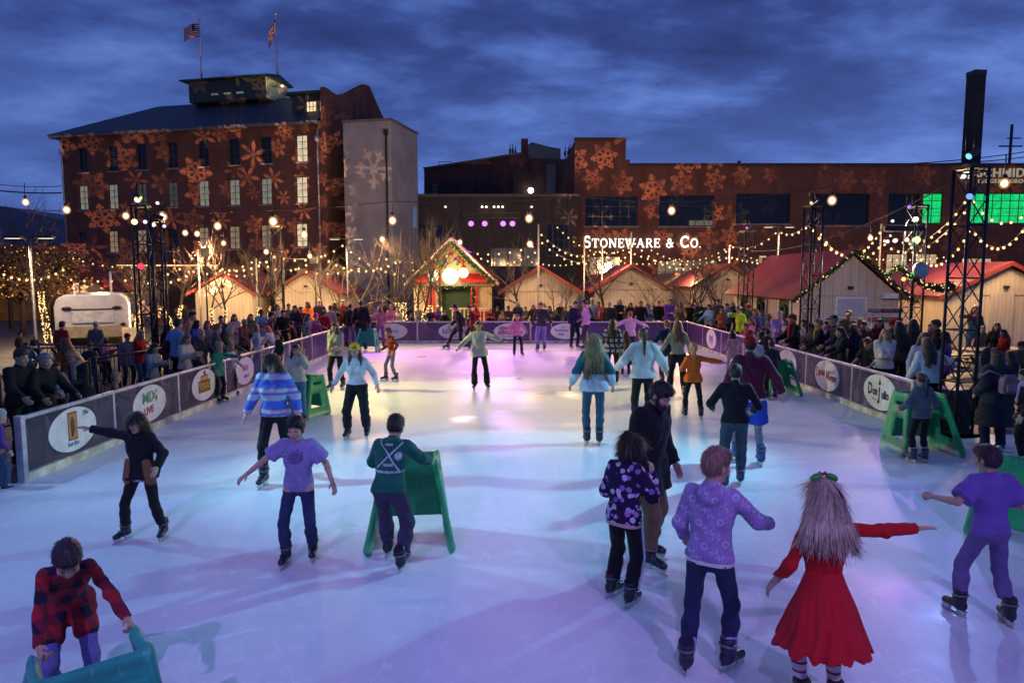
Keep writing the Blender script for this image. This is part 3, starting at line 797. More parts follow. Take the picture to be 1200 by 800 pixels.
@memo
def window_lit(c,strength,bars=0):
    """lit room behind a pane: uneven curtain light"""
    m,g,out=newmat('lit_window'); co=g.coord(); x,y,z=g.sep(co)
    nz=g.noise(co,2.6,4,.6); cu=g.noise(g.vscale(co,(1,1,.1)),7,3)
    e=g.n('Emission'); g.put(e.inputs[0],g.mix(nz.ss(.35,.65)*.55,c,tuple(q*.3 for q in c))); g.put(e.inputs[1],(cu*.9+.45)*strength)
    gl=g.n('BsdfGlossy'); gl.inputs['Roughness'].default_value=.08
    ad=g.n('MixShader'); ad.inputs[0].default_value=.07; g.nt.links.new(e.outputs[0],ad.inputs[1]); g.nt.links.new(gl.outputs[0],ad.inputs[2]); g.nt.links.new(ad.outputs[0],out.inputs[0])
    m.cycles.emission_sampling='NONE'; return m
@memo
def dark_glass(c=(.01,.014,.02)):
    m,g,out=newmat('dark_glass'); co=g.coord(); nz=g.noise(co,.9,3)
    principled(g,out,c,.06,0,g.bump(nz,.05,.05),.35); return m
STEEL=plain((.45,.46,.5),.35,.85); BLACK=plain((.018,.018,.02),.45); WOODD=plain((.12,.07,.04),.6,0,.4,20)
TRUSSM=plain((.03,.03,.034),.4,.5); CREAM=board_mat((.66,.56,.42)); REDROOF=rib_metal((.15,.028,.03)); WHITE=plain((.75,.75,.73),.5); REDTRIM=plain((.17,.022,.02),.55)
GREENP=plain((.012,.17,.075),.3,0,.15,4,.15,60)
# ------------------------------------------------------------------ ground
tag(MB().add([(-1500,-40,-.03),(1500,-40,-.03),(1500,1500,-.03),(-1500,1500,-.03)],[(0,1,2,3)]).build('ground',paver_mat()),kind='structure')
tag(MB().add([(-7.6,-2,0),(8.4,-2,0),(8.4,11.2,0),(6.9,11.2,0),(6.9,26.5,0),(-6.0,26.5,0),(-6.35,8.5,0),(-7.6,8.5,0)],[tuple(range(8))]).build('ice',ice_mat()),kind='structure')
# ------------------------------------------------------------------ rink boards
WH=plain((.74,.74,.75),.4,0,.16,5); KICK=plain((.62,.60,.5),.5,0,.45,5); RAILM=plain((.5,.5,.56),.3,.4); POSTM=plain((.55,.56,.6),.35,.6)
INK=lambda c:plain(c,.5,0,.05)
def board(p0,p1,label,sign,film,first=False,group='boards round the rink'):
    """one rink board: p0,p1 its ends, the ice to the left of p0->p1 ... local x along it, local -y towards the ice"""
    p0=Vector((*p0,0)); p1=Vector((*p1,0)); d=p1-p0; L=d.length; rz=math.atan2(d.y,d.x)
    b=empty('rink_board',p0,rz,label,'rink board',group)
    MB().box((L/2,0,.05),(L-.004,.09,.12)).build('kickplate',KICK,b,bevel=.01)
    MB().box((L/2,0,.455),(L-.07,.014,.70)).build('panel',film,b)
    MB().box((L/2,0,.83),(L-.004,.07,.05)).build('top_rail',RAILM,b,bevel=.012)
    MB().box((.0 if not first else .03,.02,.46),(.055,.06,.69)).build('post',POSTM,b,bevel=.006)
    if sign:
        w,h=sign[0]/2,sign[1]/2
        vs=[(w*math.cos(a),h*math.sin(a)) for a in [2*math.pi*i/40 for i in range(40)]]
        s=MB().prism(vs,'y',-.004,.004).build('sign_disc',WH,b,loc=(L/2+sign[3] if len(sign)>3 else L/2,-.013,.47))
        MM=Matrix.Translation((0,-.0055,0))@Matrix.Rotation(math.pi/2,4,'X')
        sign[2](s,MM)
    return b
TR=lambda x,y:Matrix.Translation((x,y,0))
def sg_picture(s,M):
    def q(w,h,z,m,x,y,nm): MB().box((x,0,y),(w,.002,h)).build(nm,m,s,loc=(0,-.005-z,0))
    q(.2,.4,0,INK((.05,.03,.015)),-.02,.05,'picture_frame'); q(.17,.36,.0015,INK((.55,.22,.04)),-.02,.05,'picture')
    f=MB(); f.tube([(-.02,0,.18),(-.03,0,.1),(-.015,0,.02),(-.03,0,-.1)],[.025,.035,.05,.02],8); f.tube([(-.06,0,.12),(-.02,0,.08),(.03,0,.13)],.014,6)
    f.build('figure',INK((.03,.035,.05)),s,loc=(0,-.008,0)).scale=(1,.05,1)
    text('bardes',.1,INK((.1,.2,.4)),s,M@TR(-.02,-.2),spacing=.9); 
    text('The',.09,INK((.03,.03,.15)),s,M@TR(.26,.19),shear=.4)
def sg_mix(s,M):
    text('MIX',.26,INK((.02,.30,.16)),s,M@TR(-.02,.1),offset=.004,shear=.1); text('LIVE',.16,INK((.5,.03,.05)),s,M@TR(-.05,-.12)@Matrix.Rotation(.1,4,'Z'),offset=.006)
    MB().prism([(.14,.06),(.24,.02),(.22,.12)],'y',-.002,.0).build('mark',INK((.5,.02,.05)),s,loc=(0,-.005,0))
def sg_texas(s,M):
    gold=INK((.5,.27,.02)); dk=INK((.09,.04,.01))
    MB().box((0,0,-.03),(.5,.002,.24)).box((0,0,.13),(.3,.002,.12)).box((.02,0,.22),(.1,.002,.1)).build('badge',dk,s,loc=(0,-.005,0))
    MB().box((0,0,.13),(.26,.002,.08)).build('badge_top',gold,s,loc=(0,-.0065,0))
    text('TEXAS',.19,gold,s,Matrix.Translation((0,-.002,0))@M@TR(0,-.03),offset=.008,spacing=.85); text('ROADHOUSE',.07,gold,s,Matrix.Translation((0,-.002,0))@M@TR(0,-.12))
def sg_lou(s,M):
    t=INK((.05,.03,.12)); text('LOU',.24,t,s,M@TR(-.23,-.0),offset=.006); text('VILLE',.15,t,s,M@TR(.36,-.02),offset=.004)
    f=MB(); f.tube([(.05,0,.2),(.09,0,.12),(.05,0,.02),(.01,0,.12),(.05,0,.2)],.025,6); 
    for k in (-1,1): f.tube([(.05,0,.0),(.05+k*.06,0,.08),(.05+k*.12,0,.06),(.05+k*.11,0,.0)],.02,6)
    f.box((.05,0,-.02),(.16,.03,.03)); f.tube([(.05,0,.0),(.05,0,-.16)],[.03,.008],6)
    f.build('emblem',t,s,loc=(0,-.004,0)).scale=(1,.08,1)
    text('TOURISM',.06,t,s,M@TR(.02,-.22))
def sg_kk(s,M):
    t=INK((.4,.02,.06)); text('KENTUCKY',.16,t,s,M@TR(0,.11),offset=.006,shear=.2); text('KINGDOM',.2,t,s,M@TR(0,-.06),offset=.008,shear=.2); text('& HURRICANE BAY',.085,INK((.03,.1,.35)),s,M@TR(.04,-.2),shear=.2)
def sg_fair(s,M):
    t=INK((.04,.03,.09)); text('the',.11,t,s,M@TR(-.12,.17),shear=.3); text('Kentucky',.14,t,s,M@TR(-.2,.04),offset=.002); text('Fair',.15,t,s,M@TR(-.18,-.12),offset=.002)
    f=MB()
    for k in range(9):
        a=k*math.pi/4.5; f.sphere((.28+.1*math.cos(a),0,.06+.1*math.sin(a)),.045,0,8,5)
    f.sphere((.28,0,.06),.06); f.tube([(.28,0,-.05),(.28,0,-.2)],[.04,.02],6); f.build('rosette',t,s,loc=(0,-.004,0)).scale=(1,.06,1)
def sg_plain(s,M): text('ICE RINK',.15,INK((.1,.06,.2)),s,M)
def sg_pink(s,M): text('fifth',.2,INK((.5,.05,.2)),s,M@TR(0,.06),shear=.3); text('third',.14,INK((.5,.05,.2)),s,M@TR(.04,-.12),shear=.3)
def sg_tm(s,M): text('tm',.36,INK((.10,.05,.25)),s,M@TR(0,.03),offset=.012); MB().box((0,0,-.14),(.34,.002,.03)).build('underline',INK((.1,.05,.25)),s,loc=(0,-.005,0))
def sg_spirit(s,M): text('spirit',.34,INK((.12,.04,.22)),s,M,offset=.004)
def NX(k): return Matrix.Diagonal((k,1,1,1))
def sg_cap(s,M):
    t=INK((.45,.03,.04)); text('C',.3,t,s,M@TR(-.45,.03)@NX(.62),offset=.004); text('aptain',.21,t,s,M@TR(-.235,.045)@NX(.62),offset=.003)
    text('M',.3,t,s,M@TR(.05,.0)@NX(.6),offset=.004); text('organ',.21,t,s,M@TR(.28,-.015)@NX(.62),offset=.003)
def sg_dj(s,M):
    t=INK((.015,.013,.012)); text('D',.3,t,s,M@TR(-.32,.02)@NX(.7),offset=.01); text('on',.22,t,s,M@TR(-.14,.0)@NX(.7),offset=.008); text('J',.32,t,s,M@TR(.0,-.04)@NX(.8),offset=.01); text('ulio',.22,t,s,M@TR(.2,-.03)@NX(.75),offset=.008)
    f=MB(); f.sphere((0,0,.235),.02,0,8,5); f.tube([(0,0,.22),(0,0,.17),(0,0,.13)],[.02,.045,.012],6); f.tube([(-.05,0,.15),(.05,0,.15)],.008,5)
    for k in (-1,1): f.tube([(k*.1,0,.19),(k*.13,0,.14)],.006,5)
    f.tube([(-.24,0,-.16),(-.2,0,-.12),(-.15,0,-.19),(-.1,0,-.13),(-.05,0,-.2),(0,0,-.15),(.03,0,-.19)],.012,5)
    f.build('emblem',t,s,loc=(0,-.004,0)).scale=(1,.08,1)
CLR=acrylic((.27,.24,.31),.22); PUR=acrylic((.13,.055,.22),.78); MID=acrylic((.20,.15,.26),.42)
la,lb=Vector((-6.27,8.55)),Vector((-5.9,26.4)); LS=[sg_picture,sg_mix,sg_texas,sg_pink,sg_plain,None,None,None,None]
LLAB=['nearest clear board of the left side, its white oval showing a framed gold picture','clear board whose white oval has green MIX lettering','clear board with a gold TEXAS badge on its white oval','clear board with pink lettering on its oval, behind the girl in the green coat','clear board on the left with purple ICE RINK lettering','plain clear board on the left side, next past the ICE RINK oval','plain left board two along from the ICE RINK oval','plain left board one short of the left corner','last board of the left side, meeting the far boards at the corner']
for i in range(9):
    p,q=la.lerp(lb,i/9),la.lerp(lb,(i+1)/9)
    bo=board(p,q,LLAB[i],(1.02,.62,LS[i]) if LS[i] else None,CLR if i<6 else PUR)
    if i==0: MB().box((.0,0,.43),(.08,.1,.88)).build('end_post',POSTM,bo,bevel=.01)
fx=[-5.9,-3.68,-1.48,.72,2.92,5.12,6.86]
FS=[sg_plain,sg_lou,sg_kk,sg_fair,None,None]
FLAB=['far board with white ICE RINK oval behind the boy in red plaid','far board with the LOUISVILLE emblem oval behind the striding man','far board with red KENTUCKY KINGDOM oval behind the girl in pink','far board with the KENTUCKY FAIR rosette oval right of the man in blue jeans','plain purple far board behind the people skating away','short plain purple far board at the right corner']
for i in range(6): board((fx[i],26.45),(fx[i+1],26.45),FLAB[i],(1.25,.62,FS[i],[.1,.35,.3,.3,0,0][i]) if FS[i] else None,PUR)
ra,rb=Vector((6.88,11.53)),Vector((6.80,26.4)); RS=[sg_dj,sg_cap,sg_spirit,None,None,sg_tm,None]
RLAB=['nearest right board with black DON JULIO lettering on its white disc','right board with red CAPTAIN MORGAN lettering on its white disc','right board with purple SPIRIT lettering on its white disc','plain right board just beyond the SPIRIT disc','plain right board two beyond the SPIRIT disc','right board with a purple TM disc near the far corner','last right board, between the TM disc and the far corner']
for i in range(7):
    p,q=ra.lerp(rb,i/7),ra.lerp(rb,(i+1)/7); bo=board(q,p,RLAB[i],(1.12,.66,RS[i]) if RS[i] else None,MID if i<3 else PUR)
    if i==0: MB().box(((q-p).length,0,.43),(.08,.1,.88)).build('end_post',POSTM,bo,bevel=.01)
# ------------------------------------------------------------------ skating aids (moulded plastic frames)
def aid_mesh():
    f=Field(.012)
    def flat(a,b,r,ra=None,k=.02,n=(1,0,0),th=.42):
        n=nrm(np.array(n,float)); u=nrm(np.array(b,float)-np.array(a,float)); u=nrm(u-n*(u@n)); f.cap(a,b,r,ra or r,k,M=np.stack([n,u,np.cross(n,u)],1),S=V3(th,1,1))
    for sd in (-1,1):
        nn=(1,0,sd*-.16)
        t0=V3(sd*.25,.10,.80); t1=V3(sd*.26,-.19,.80); bf=V3(sd*.40,.36,.05); bb=V3(sd*.36,-.26,.05)
        L=lambda a,b,t:a+(b-a)*t
        flat(t0,bf,.055,.065,.02,nn); flat(t1,bb,.07,.07,.02,nn)          # rear and front edges of the side panel
        for t in (.0,.06): flat(L(t0,bf,t),L(t1,bb,t),.045,None,.02,nn)       # top rail
        for t in (.24,.30,.36): flat(L(t0,bf,t),L(t1,bb,t),.05,None,.02,nn)   # web under the hand hole
        for t in (.84,.92,.99): flat(L(t0,bf,t),L(t1,bb,t),.055,None,.02,nn)  # foot
        for q in (.12,.26): flat(L(L(t1,t0,q),L(bb,bf,q),.36),L(bb,bf,q),.05,None,.02,nn)  # solid part beside the opening
        f.cap(bf+V3(0,0,-.0),bb+V3(0,0,0),.04,.04,.03)
        f.cap(t0,t1,.032,.032,.02)
    for k in range(16):
        t=k/15; z=.81-.62*t; w=.25+.085*t; y=-.20-.055*t
        f.cap((-w,y,z),(w,y,z),.03,.03,.012,M=FR_EY,S=V3(1,.7,1))
    f.cap((-.25,-.2,.81),(.25,-.2,.81),.036,.036,.02)
    f.cap((-.22,-.24,.56),(.22,-.24,.56),.012,.012,.012,sub=True)
    f.cap((-.22,-.235,.70),(.22,-.235,.70),.012,.012,.012,sub=True)
    return f.mesh(cuts=[((0,0,.005),(0,0,-1))])
_aid=aid_mesh()
GREENA=moulded((.022,.36,.13)); TEALA=moulded((.03,.36,.26))
def aid(loc,hd,label,mat,scale=1):
    o=mesh_obj('skating_aid',_aid[0],_aid[1],mat) if True else None
    o.location=loc; o.rotation_euler=(0,0,R_(hd)); o.scale=(scale,)*3
    return tag(o,label,'skating aid','plastic skating aids')
# ------------------------------------------------------------------ buildings
def wall_holes(mb,x0,x1,z0,z1,holes,y=0.0,dep=.3,m=0):
    """vertical wall in the plane y with real openings (their reveals dep deep)"""
    xs=sorted({x0,x1,*[h[0] for h in holes],*[h[1] for h in holes]}); zs=sorted({z0,z1,*[h[2] for h in holes],*[h[3] for h in holes]})
    for i in range(len(xs)-1):
        for j in range(len(zs)-1):
            cx,cz=(xs[i]+xs[i+1])/2,(zs[j]+zs[j+1])/2
            if any(h[0]<cx<h[1] and h[2]<cz<h[3] for h in holes): continue
            mb.add([(xs[i],y,zs[j]),(xs[i+1],y,zs[j]),(xs[i+1],y,zs[j+1]),(xs[i],y,zs[j+1])],[(0,1,2,3)],m)
    for a,b,c,d in [h[:4] for h in holes]:
        mb.add([(a,y,c),(b,y,c),(b,y+dep,c),(a,y+dep,c)],[(0,1,2,3)],m); mb.add([(a,y,d),(b,y,d),(b,y+dep,d),(a,y+dep,d)],[(3,2,1,0)],m)
        mb.add([(a,y,c),(a,y,d),(a,y+dep,d),(a,y+dep,c)],[(3,2,1,0)],m); mb.add([(b,y,c),(b,y,d),(b,y+dep,d),(b,y+dep,c)],[(0,1,2,3)],m)
def window(parent,h,mat,y=.2,frame=None,nx=2,nz=3,bar=.05,sill=None):
    a,b,c,d=h[:4]; w=empty('window',((a+b)/2,y,c)); w.parent=parent
    W,Hh=b-a,d-c
    MB().box((0,.03,Hh/2),(W,.02,Hh)).build('pane',mat,w)
    f=MB()
    for x in (-W/2+bar/2,W/2-bar/2): f.box((x,0,Hh/2),(bar,.05,Hh))
    for z in (bar/2,Hh-bar/2): f.box((0,0,z),(W-2*bar,.05,bar))
    for i in range(1,nx): f.box((-W/2+W*i/nx,.003,Hh/2),(bar*.7,.04,Hh-2*bar))
    for j in range(1,nz): f.box((0,.006,Hh*j/nz),(W-2*bar,.036,bar*.6))
    f.build('frame',frame or BLACK,w)
    if sill: MB().box((0,-.17,-.06),(W+.2,.2,.1)).build('sill',sill,w)
    return w
# --- the long mill building on the left
A0,B0=Vector((-13.62,50)),Vector((-36.9,55.5)); dv=(A0-B0); LL=dv.length; rzL=math.atan2(dv.y,dv.x); dvn=dv.normalized()
def facadeL(px,py,back=0.0):
    """photo pixel -> (along, up) on the mill's front"""
    d=ray(px,py); n=Vector((-dvn.y,dvn.x)); t=(B0.dot(n)+back)/(d.x*n.x+d.y*n.y); P=Vector((d.x*t,d.y*t)); return (P-B0).dot(dvn),CAM_H+d.z*t
BR1=brick_mat((.15,.065,.045),(.20,.088,.06),(.13,.09,.075)); BR2=brick_mat((.20,.08,.05),(.26,.10,.06),(.16,.10,.08)); BR3=brick_mat((.09,.045,.045),(.12,.06,.055),(.07,.05,.05))
STONE=plain((.30,.27,.24),.8,0,.3,3); GREY=plain((.30,.29,.28),.8,0,.18,.7); SLATE=roof_slate((.045,.05,.06))
mill=empty('mill_building',(B0.x,B0.y,-.03),rzL,'four storey brick mill with slate roof, rooftop cupola and two flagpoles','building')
EH=facadeL(378,144)[1]; DEP=11.0; XL=facadeL(70,166)[0]
holes=[]
for r,(y0,y1,q) in enumerate([(164,193,'top'),(213,239,'mid'),(266,292,'low'),(318,344,'base')]):
    for i,px in enumerate((97,132,165.5,201.7,238,274,311.5,353)):
        yc=(y0+y1)/2; sl=(px-238)*-.055 if r==0 else (px-238)*-.035
        if r==0: sl+=0
        x,z=facadeL(px,yc+sl+(0 if r else 1)); hw=.47; hh=.95 if r<2 else .85
        holes.append((x-hw,x+hw,z-hh,z+hh,r,i))
w=MB(); wall_holes(w,XL,LL,0,EH,holes)
w.add([(XL,0,0),(XL,DEP,0),(XL,DEP,EH),(XL,0,EH)],[(3,2,1,0)]); w.add([(XL,DEP,0),(LL,DEP,0),(LL,DEP,EH),(XL,DEP,EH)],[(3,2,1,0)])
def endwallL(px,py):
    d=ray(px,py); e=Vector((-dvn.y,dvn.x)); n=dvn; t=(A0.dot(n)+.35)/(d.x*n.x+d.y*n.y); P_=Vector((d.x*t,d.y*t)); return ((P_-A0).dot(e),CAM_H+d.z*t+.03)
print('EH',facadeL(378,143),facadeL(70,160),endwallL(428,100))
GP=[(-.02,0),(DEP,0)]+[endwallL(*q) for q in ((452,143),(446,131),(433,101),(427,99),(408,109),(396,112),(389,108),(386,105))]; GP.append((-.02,GP[-1][1]))
w.prism(GP,'x',LL-.01,LL+.35)
w.build('wall',BR1,mill)
e=MB(); e.box(((LL+XL)/2-.3,-.25,EH+.02),(LL-XL+.6,.5,.22)); e.box((XL-.3,DEP/2,EH+.021),(.6,DEP+.6,.2)); e.build('eaves',plain((.12,.115,.12),.5),mill)
RT=facadeL(300,117,DEP/2)[1]
r=MB(); r.add([(XL-.7,-.55,EH+.13),(LL-.02,-.55,EH+.13),(LL-.02,DEP/2,RT),(XL+4.6,DEP/2,RT),(XL-.7,DEP+.5,EH+.13),(LL-.02,DEP+.5,EH+.13)],[(0,1,2,3),(0,3,4),(4,3,2,5)]); r.build('roof',SLATE,mill)
litw=window_lit((1.0,.80,.5),1.0); litg=window_lit((.72,.70,.55),.36); litl=window_lit((.9,.62,.35),.35); litd=window_lit((.5,.45,.35),.12)
for h in holes:
    r_,i=h[4],h[5]
    if r_==0: m_=litw if i==7 else dark_glass()
    elif r_==1: m_=[litg,litg,litd,litd,litg,litg,litg,litw][i]
    elif r_==2: m_=[dark_glass(),litl,litl,dark_glass(),litl,litl,litl,litw][i]
    else: m_=litl if i%3 else dark_glass()
    window(mill,h,m_,sill=STONE,nx=2,nz=4,frame=plain((.05,.05,.055),.5))
# downspouts
for px in (75,374):
    x,_=facadeL(px,200); MB().tube([(x,-.14,.2),(x,-.14,EH-.6),(x,-.02,EH-.2)],.07,8).box((x,-.14,EH-1.1),(.3,.24,.4)).build('downspout',plain((.35,.36,.38),.4,.4),mill)
# dormer with two lit windows
xd0,_=facadeL(331,140); xd1=LL-.02
d=MB(); zt=EH+2.45; d.box(((xd0+xd1)/2,3.2,EH+1.45),(xd1-xd0,3.6,1.9)); d.build('dormer',plain((.035,.04,.04),.6),mill)
MB().box(((xd0+xd1)/2-.15,3.1,zt+.03),(xd1-xd0+.5,4.6,.14)).build('dormer_roof',plain((.03,.06,.055),.5),mill)
for px in (352,368):
    x,_=facadeL(px,130); x-=-.12; window(mill,(x-.42,x+.42,EH+1.15,EH+1.95),window_lit((1.0,.75,.4),1.5),y=1.36,nx=3,nz=2)
# cupola
cx0,_=facadeL(234,112,DEP/2); cx1,_=facadeL(326,108,DEP/2)
c=empty('cupola',((cx0+cx1)/2,DEP/2,RT-.3)); c.parent=mill; c.scale=(1,1,.72); CW=cx1-cx0-.3
MB().box((0,0,1.15),(CW,3.0,2.3)).build('cupola_wall',plain((.03,.04,.04),.6),c)
cr=MB(); cr.prism([(-2.0,2.25),(2.0,2.25),(2.0,2.38),(0,3.0),(-2.0,2.38)],'x',-CW/2-.5,CW/2+.35); cr.build('cupola_roof',plain((.02,.055,.05),.5),c)
for k in range(3): MB().box((-CW/2+2.4+k*1.15,-1.52,.75),(.62,.04,.2)).build('vent',window_lit((.5,.5,.45),.35),c)
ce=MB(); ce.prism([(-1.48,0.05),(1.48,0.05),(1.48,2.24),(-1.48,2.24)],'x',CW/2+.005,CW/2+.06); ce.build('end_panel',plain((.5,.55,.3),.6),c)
wl=bpy.data.lights.new('end_lamp','POINT'); wl.energy=60; wl.color=(.95,1,.6); wl.shadow_soft_size=.1
wlo=link(bpy.data.objects.new('end_lamp',wl)); wlo.parent=c; wlo.location=(CW/2+.9,-.6,1.5)
lb_=MB(); lb_.sphere((CW/2+.9,-.6,1.5),.12); lb_.build('lamp_globe',emit((.9,1,.6),3.0),c); MB().tube([(CW/2+.06,-.6,1.5),(CW/2+.8,-.6,1.5)],.03,6).build('lamp_arm',BLACK,c)
# flagpoles and flags (flags hang from the poles: things of their own)
def flag_mat():
    m,g,out=newmat('flag'); uv=g.coord('Generated'); x,y,z=g.sep(uv)
    return m
def flag(loc,rz,drop,label):
    n=14;mh=7;vs=[];fs=[];mi=[]
    for j in range(mh*2):
        for i in range(n+1):
            u=i/n; v=j/(mh*2-1)
            vs.append((-u*1.5*(1-drop*.55),.16*math.sin(u*7+v*2)*u,(-.0+v-1)*1.05-u*drop*1.25+.05*math.sin(u*5)))
    F_=MB()
    red,whi,blu=0,1,2
    for j in range(mh*2-1):
        for i in range(n):
            k=j*(n+1)+i; top=j>=6; cm=2 if (top and i<6) else (0 if j%2==0 else 1)
            F_.add([vs[k],vs[k+1],vs[k+n+2],vs[k+n+1]],[(0,1,2,3)],cm,True)
    st=MB()
    for a in range(3):
        for b in range(4):
            k=(7+a*2)*(n+1)+1+b; q=Vector(vs[k]); st.box(q+Vector((0,-.012,0)),(.05,.006,.05))
    o=F_.build('flag',[plain((.40,.03,.04),.8),plain((.62,.6,.58),.8),plain((.02,.025,.10),.8)],None,loc,rz,fix=False)
    st.build('stars',plain((.7,.7,.7),.8),o)
    so=o.modifiers.new('thick','SOLIDIFY'); so.thickness=.012
    return tag(o,label,'flag','flags over the mill')
for px,top,dr,lab in ((236.5,24,.25,'striped flag streaming sideways from the left rooftop pole'),(325.5,18,1.1,'striped flag hanging limp down the right rooftop pole')):
    P=atY(px,95,57.5); Tp=atY(px-1,top,57.5)
    po=MB(); po.tube([(0,0,-1.0),(0,0,Tp.z-P.z)],[.09,.05],8); po.sphere((0,0,Tp.z-P.z+.08),.12); p_=po.build('flagpole',plain((.5,.5,.52),.35,.4),None,(P.x,P.y,P.z)); tag(p_,'white flagpole %s the cupola roof'%('at the left end of' if px<300 else 'at the lit right end of'),'flagpole','flagpoles on the mill')
    flag((P.x-.06,P.y,Tp.z-.25),0 if dr<.5 else .9,dr,lab)
# --- grey annex
ax0=Vector((-193*49.3/800,49.3)); an=empty('annex_building',(ax0.x,ax0.y,-.03),rzL,'blank grey rendered annex with one big snowflake light beside the mill','building')
aw=3.62; AH=13.3
MB().box((aw/2,2.5,AH/2),(aw,5,AH)).build('wall',GREY,an); MB().box((aw/2,2.5,AH+.08),(aw+.16,5.16,.16)).build('coping',plain((.14,.13,.13),.6),an)
MB().tube([(aw-.35,-.1,.1),(aw-.35,-.1,AH-.9)],.07,8).box((aw-.35,-.1,AH-.8),(.28,.2,.35)).build('downspout',BLACK,an)
MB().box((aw+.03,4.2,7.0),(.06,.5,1.6)).build('side_window',window_lit((.2,.3,.6),.5),an)
# --- dark hall with the stage in front of it
dh=empty('hall_building',(0,54,-.03),0,'low dark flat roofed hall behind the stage lights','building')
x0,x1=atY(462,300,54).x,atY(676,300,54).x; HH=8.7
MB().box(((x0+x1)/2,4,HH/2),(x1-x0,8,HH)).build('wall',plain((.035,.027,.028),.75,0,.35,.8),dh)
MB().box(((x0+x1)/2,3.9,HH+.1),(x1-x0+.3,8.3,.22)).build('roof_edge',plain((.07,.06,.06),.6),dh)
for k in range(12):
    MB().box((x0+.7+k*(x1-x0-1.4)/11,-.06,HH/2),(.1,.1,HH-.4)).build('pilaster',plain((.045,.033,.033),.75),dh)
for a,b,c_,d_ in ((480,520,262,300),(640,668,262,300),(575,632,290,312)):
    p,q=atY(a,d_,54),atY(b,c_,54); window(dh,(p.x,q.x,p.z,q.z),dark_glass() if a!=575 else litd,y=-.08,nx=4,nz=2)
for px in (565,570,579,584,589,522,623):
    p=atY(px,242.5,53.8); o=MB().sphere((0,0,0),(.09,.09,.07)).build('eaves_lamp',emit((1,.85,.6),4 if px not in(522,623) else 2.5,False),dh); o.location=(p.x,-.25,p.z+.03); MB().box((0,.13,.05),(.03,.2,.03)).build('bracket',BLACK,o)
# --- brick warehouse further back
wh=empty('warehouse_building',(0,75,-.03),0,'dark brick warehouse with sloping roofline and rooftop plant behind the hall','building')
pts=[atY(a,b,75) for a,b in ((497,330),(620,330),(620,183),(612,181),(497,199))]
mb=MB(); mb.prism([(p.x,p.z) for p in pts],'y',0,10); mb.build('wall',BR3,wh)
pts=[atY(a,b,76) for a,b in ((620,330),(676,330),(676,187),(620,185))]
MB().prism([(p.x,p.z) for p in pts],'y',1,10).build('side_wall',brick_mat((.10,.05,.045),(.13,.06,.05),(.08,.06,.055)),wh)
pts=[atY(a,b,75) for a,b in ((497,199),(612,181),(612,178.5),(496,196.5))]; MB().prism([(p.x,p.z) for p in pts],'y',-.3,10.2).build('parapet',plain((.05,.05,.055),.6),wh)
p,q=atY(611,187,75),atY(619,160,75); MB().box(((p.x+q.x)/2,2,(p.z+q.z)/2),(q.x-p.x,2,q.z-p.z)).build('rooftop_stack',BR3,wh)
p,q=atY(619,188,75),atY(658,166,75); MB().prism([(p.x,p.z),(q.x,p.z),(q.x,q.z-.5),(q.x-1.2,q.z-.3),(p.x+.4,q.z+.2),(p.x,q.z-.1)],'y',1.2,4.5).build('rooftop_plant',plain((.10,.11,.12),.5),wh)
for a in (598,600.5,604,664,668,670):
    p,q=atY(a,184,75),atY(a+rng.uniform(-1,1),168+rng.uniform(-2,6),75); MB().tube([(p.x,1,p.z-.5),(q.x,1,q.z)],.05,5).box((q.x,1,q.z-.7),(.25,.1,.5)).box((q.x+.05,1,q.z-1.3),(.4,.06,.06)).build('antenna',BLACK,wh)
p=atY(521,196,75); MB().box((p.x-.7,1,p.z+.3),(.06,.06,1.0)).box((p.x+.7,1,p.z+.2),(.06,.06,.8)).box((p.x,1,p.z+.75),(1.46,.06,.06)).build('roof_frame',BLACK,wh)
for a in (520,542,561,580,602): 
    p=atY(a,200,75); MB().box((p.x,-.05,p.z-1.6),(.14,.12,3.2)).build('pilaster',plain((.075,.05,.05),.8),wh)
for k in range(6): p=atY(510,217+k*3,75); MB().box((p.x,-.06,p.z),(.5,.1,.13)).build('louvre',plain((.2,.2,.22),.5),wh)
p,q=atY(641,232,75),atY(652,191,75); MB().box(((p.x+q.x)/2,.93,(p.z+q.z)/2),(q.x-p.x,.12,q.z-p.z)).build('roller_door',board_mat((.16,.14,.15),.3,1),wh)
p,q=atY(663,229,75),atY(674,216,75); MB().box(((p.x+q.x)/2,.9,(p.z+q.z)/2),(q.x-p.x,.16,q.z-p.z)).build('lit_window',window_lit((.3,.38,.75),.7),wh)
p=atY(622,223,74.6); MB().sphere((p.x,-.5,p.z),.3).build('wall_lamp',emit((1,.97,.8),9,False),wh)
# --- long brick building on the right with the lit letters
YB=60; rb_=empty('brick_building',(0,YB,-.03),0,'long low brick building with lit STONEWARE & CO. letters and green lit windows','building')
zr=atY(740,194,YB).z+.03; zt=atY(700,164,YB).z+.03; xl,xr=atY(673.5,200,YB).x,atY(1330,200,YB).x; xt=atY(733,200,YB).x; xs=atY(738,200,YB).x; zs=atY(735,187,YB).z+.03
rh=[]
def PX(a,b,c,d): p,q=atY(a,d,YB),atY(b,c,YB); return (p.x,q.x,p.z+.03,q.z+.03)
up=[(685,748,230,265,'d'),(772,838,229,265,'d'),(862,927,227,262,'d'),(950,1020,227,264,'d'),(1040,1079,227,263,'d'),(1080.5,1107,226,262,'g'),(1133,1218,226,262,'g'),(1240,1300,226,262,'d')]
dn=[(690,728,300,345,'l'),(770,800,305,345,'l'),(800,842,305,345,'l'),(905,935,302,345,'l'),(958,1000,300,345,'l'),(1037,1066,297,345,'w'),(1070,1101,297,345,'w'),(1125,1165,302,345,'w'),(1200,1250,300,345,'l')]
rh=[(*PX(*h[:4]),h[4]) for h in up+dn]
mb=MB(); wall_holes(mb,xl,xr,0,zr,rh,0,.35)
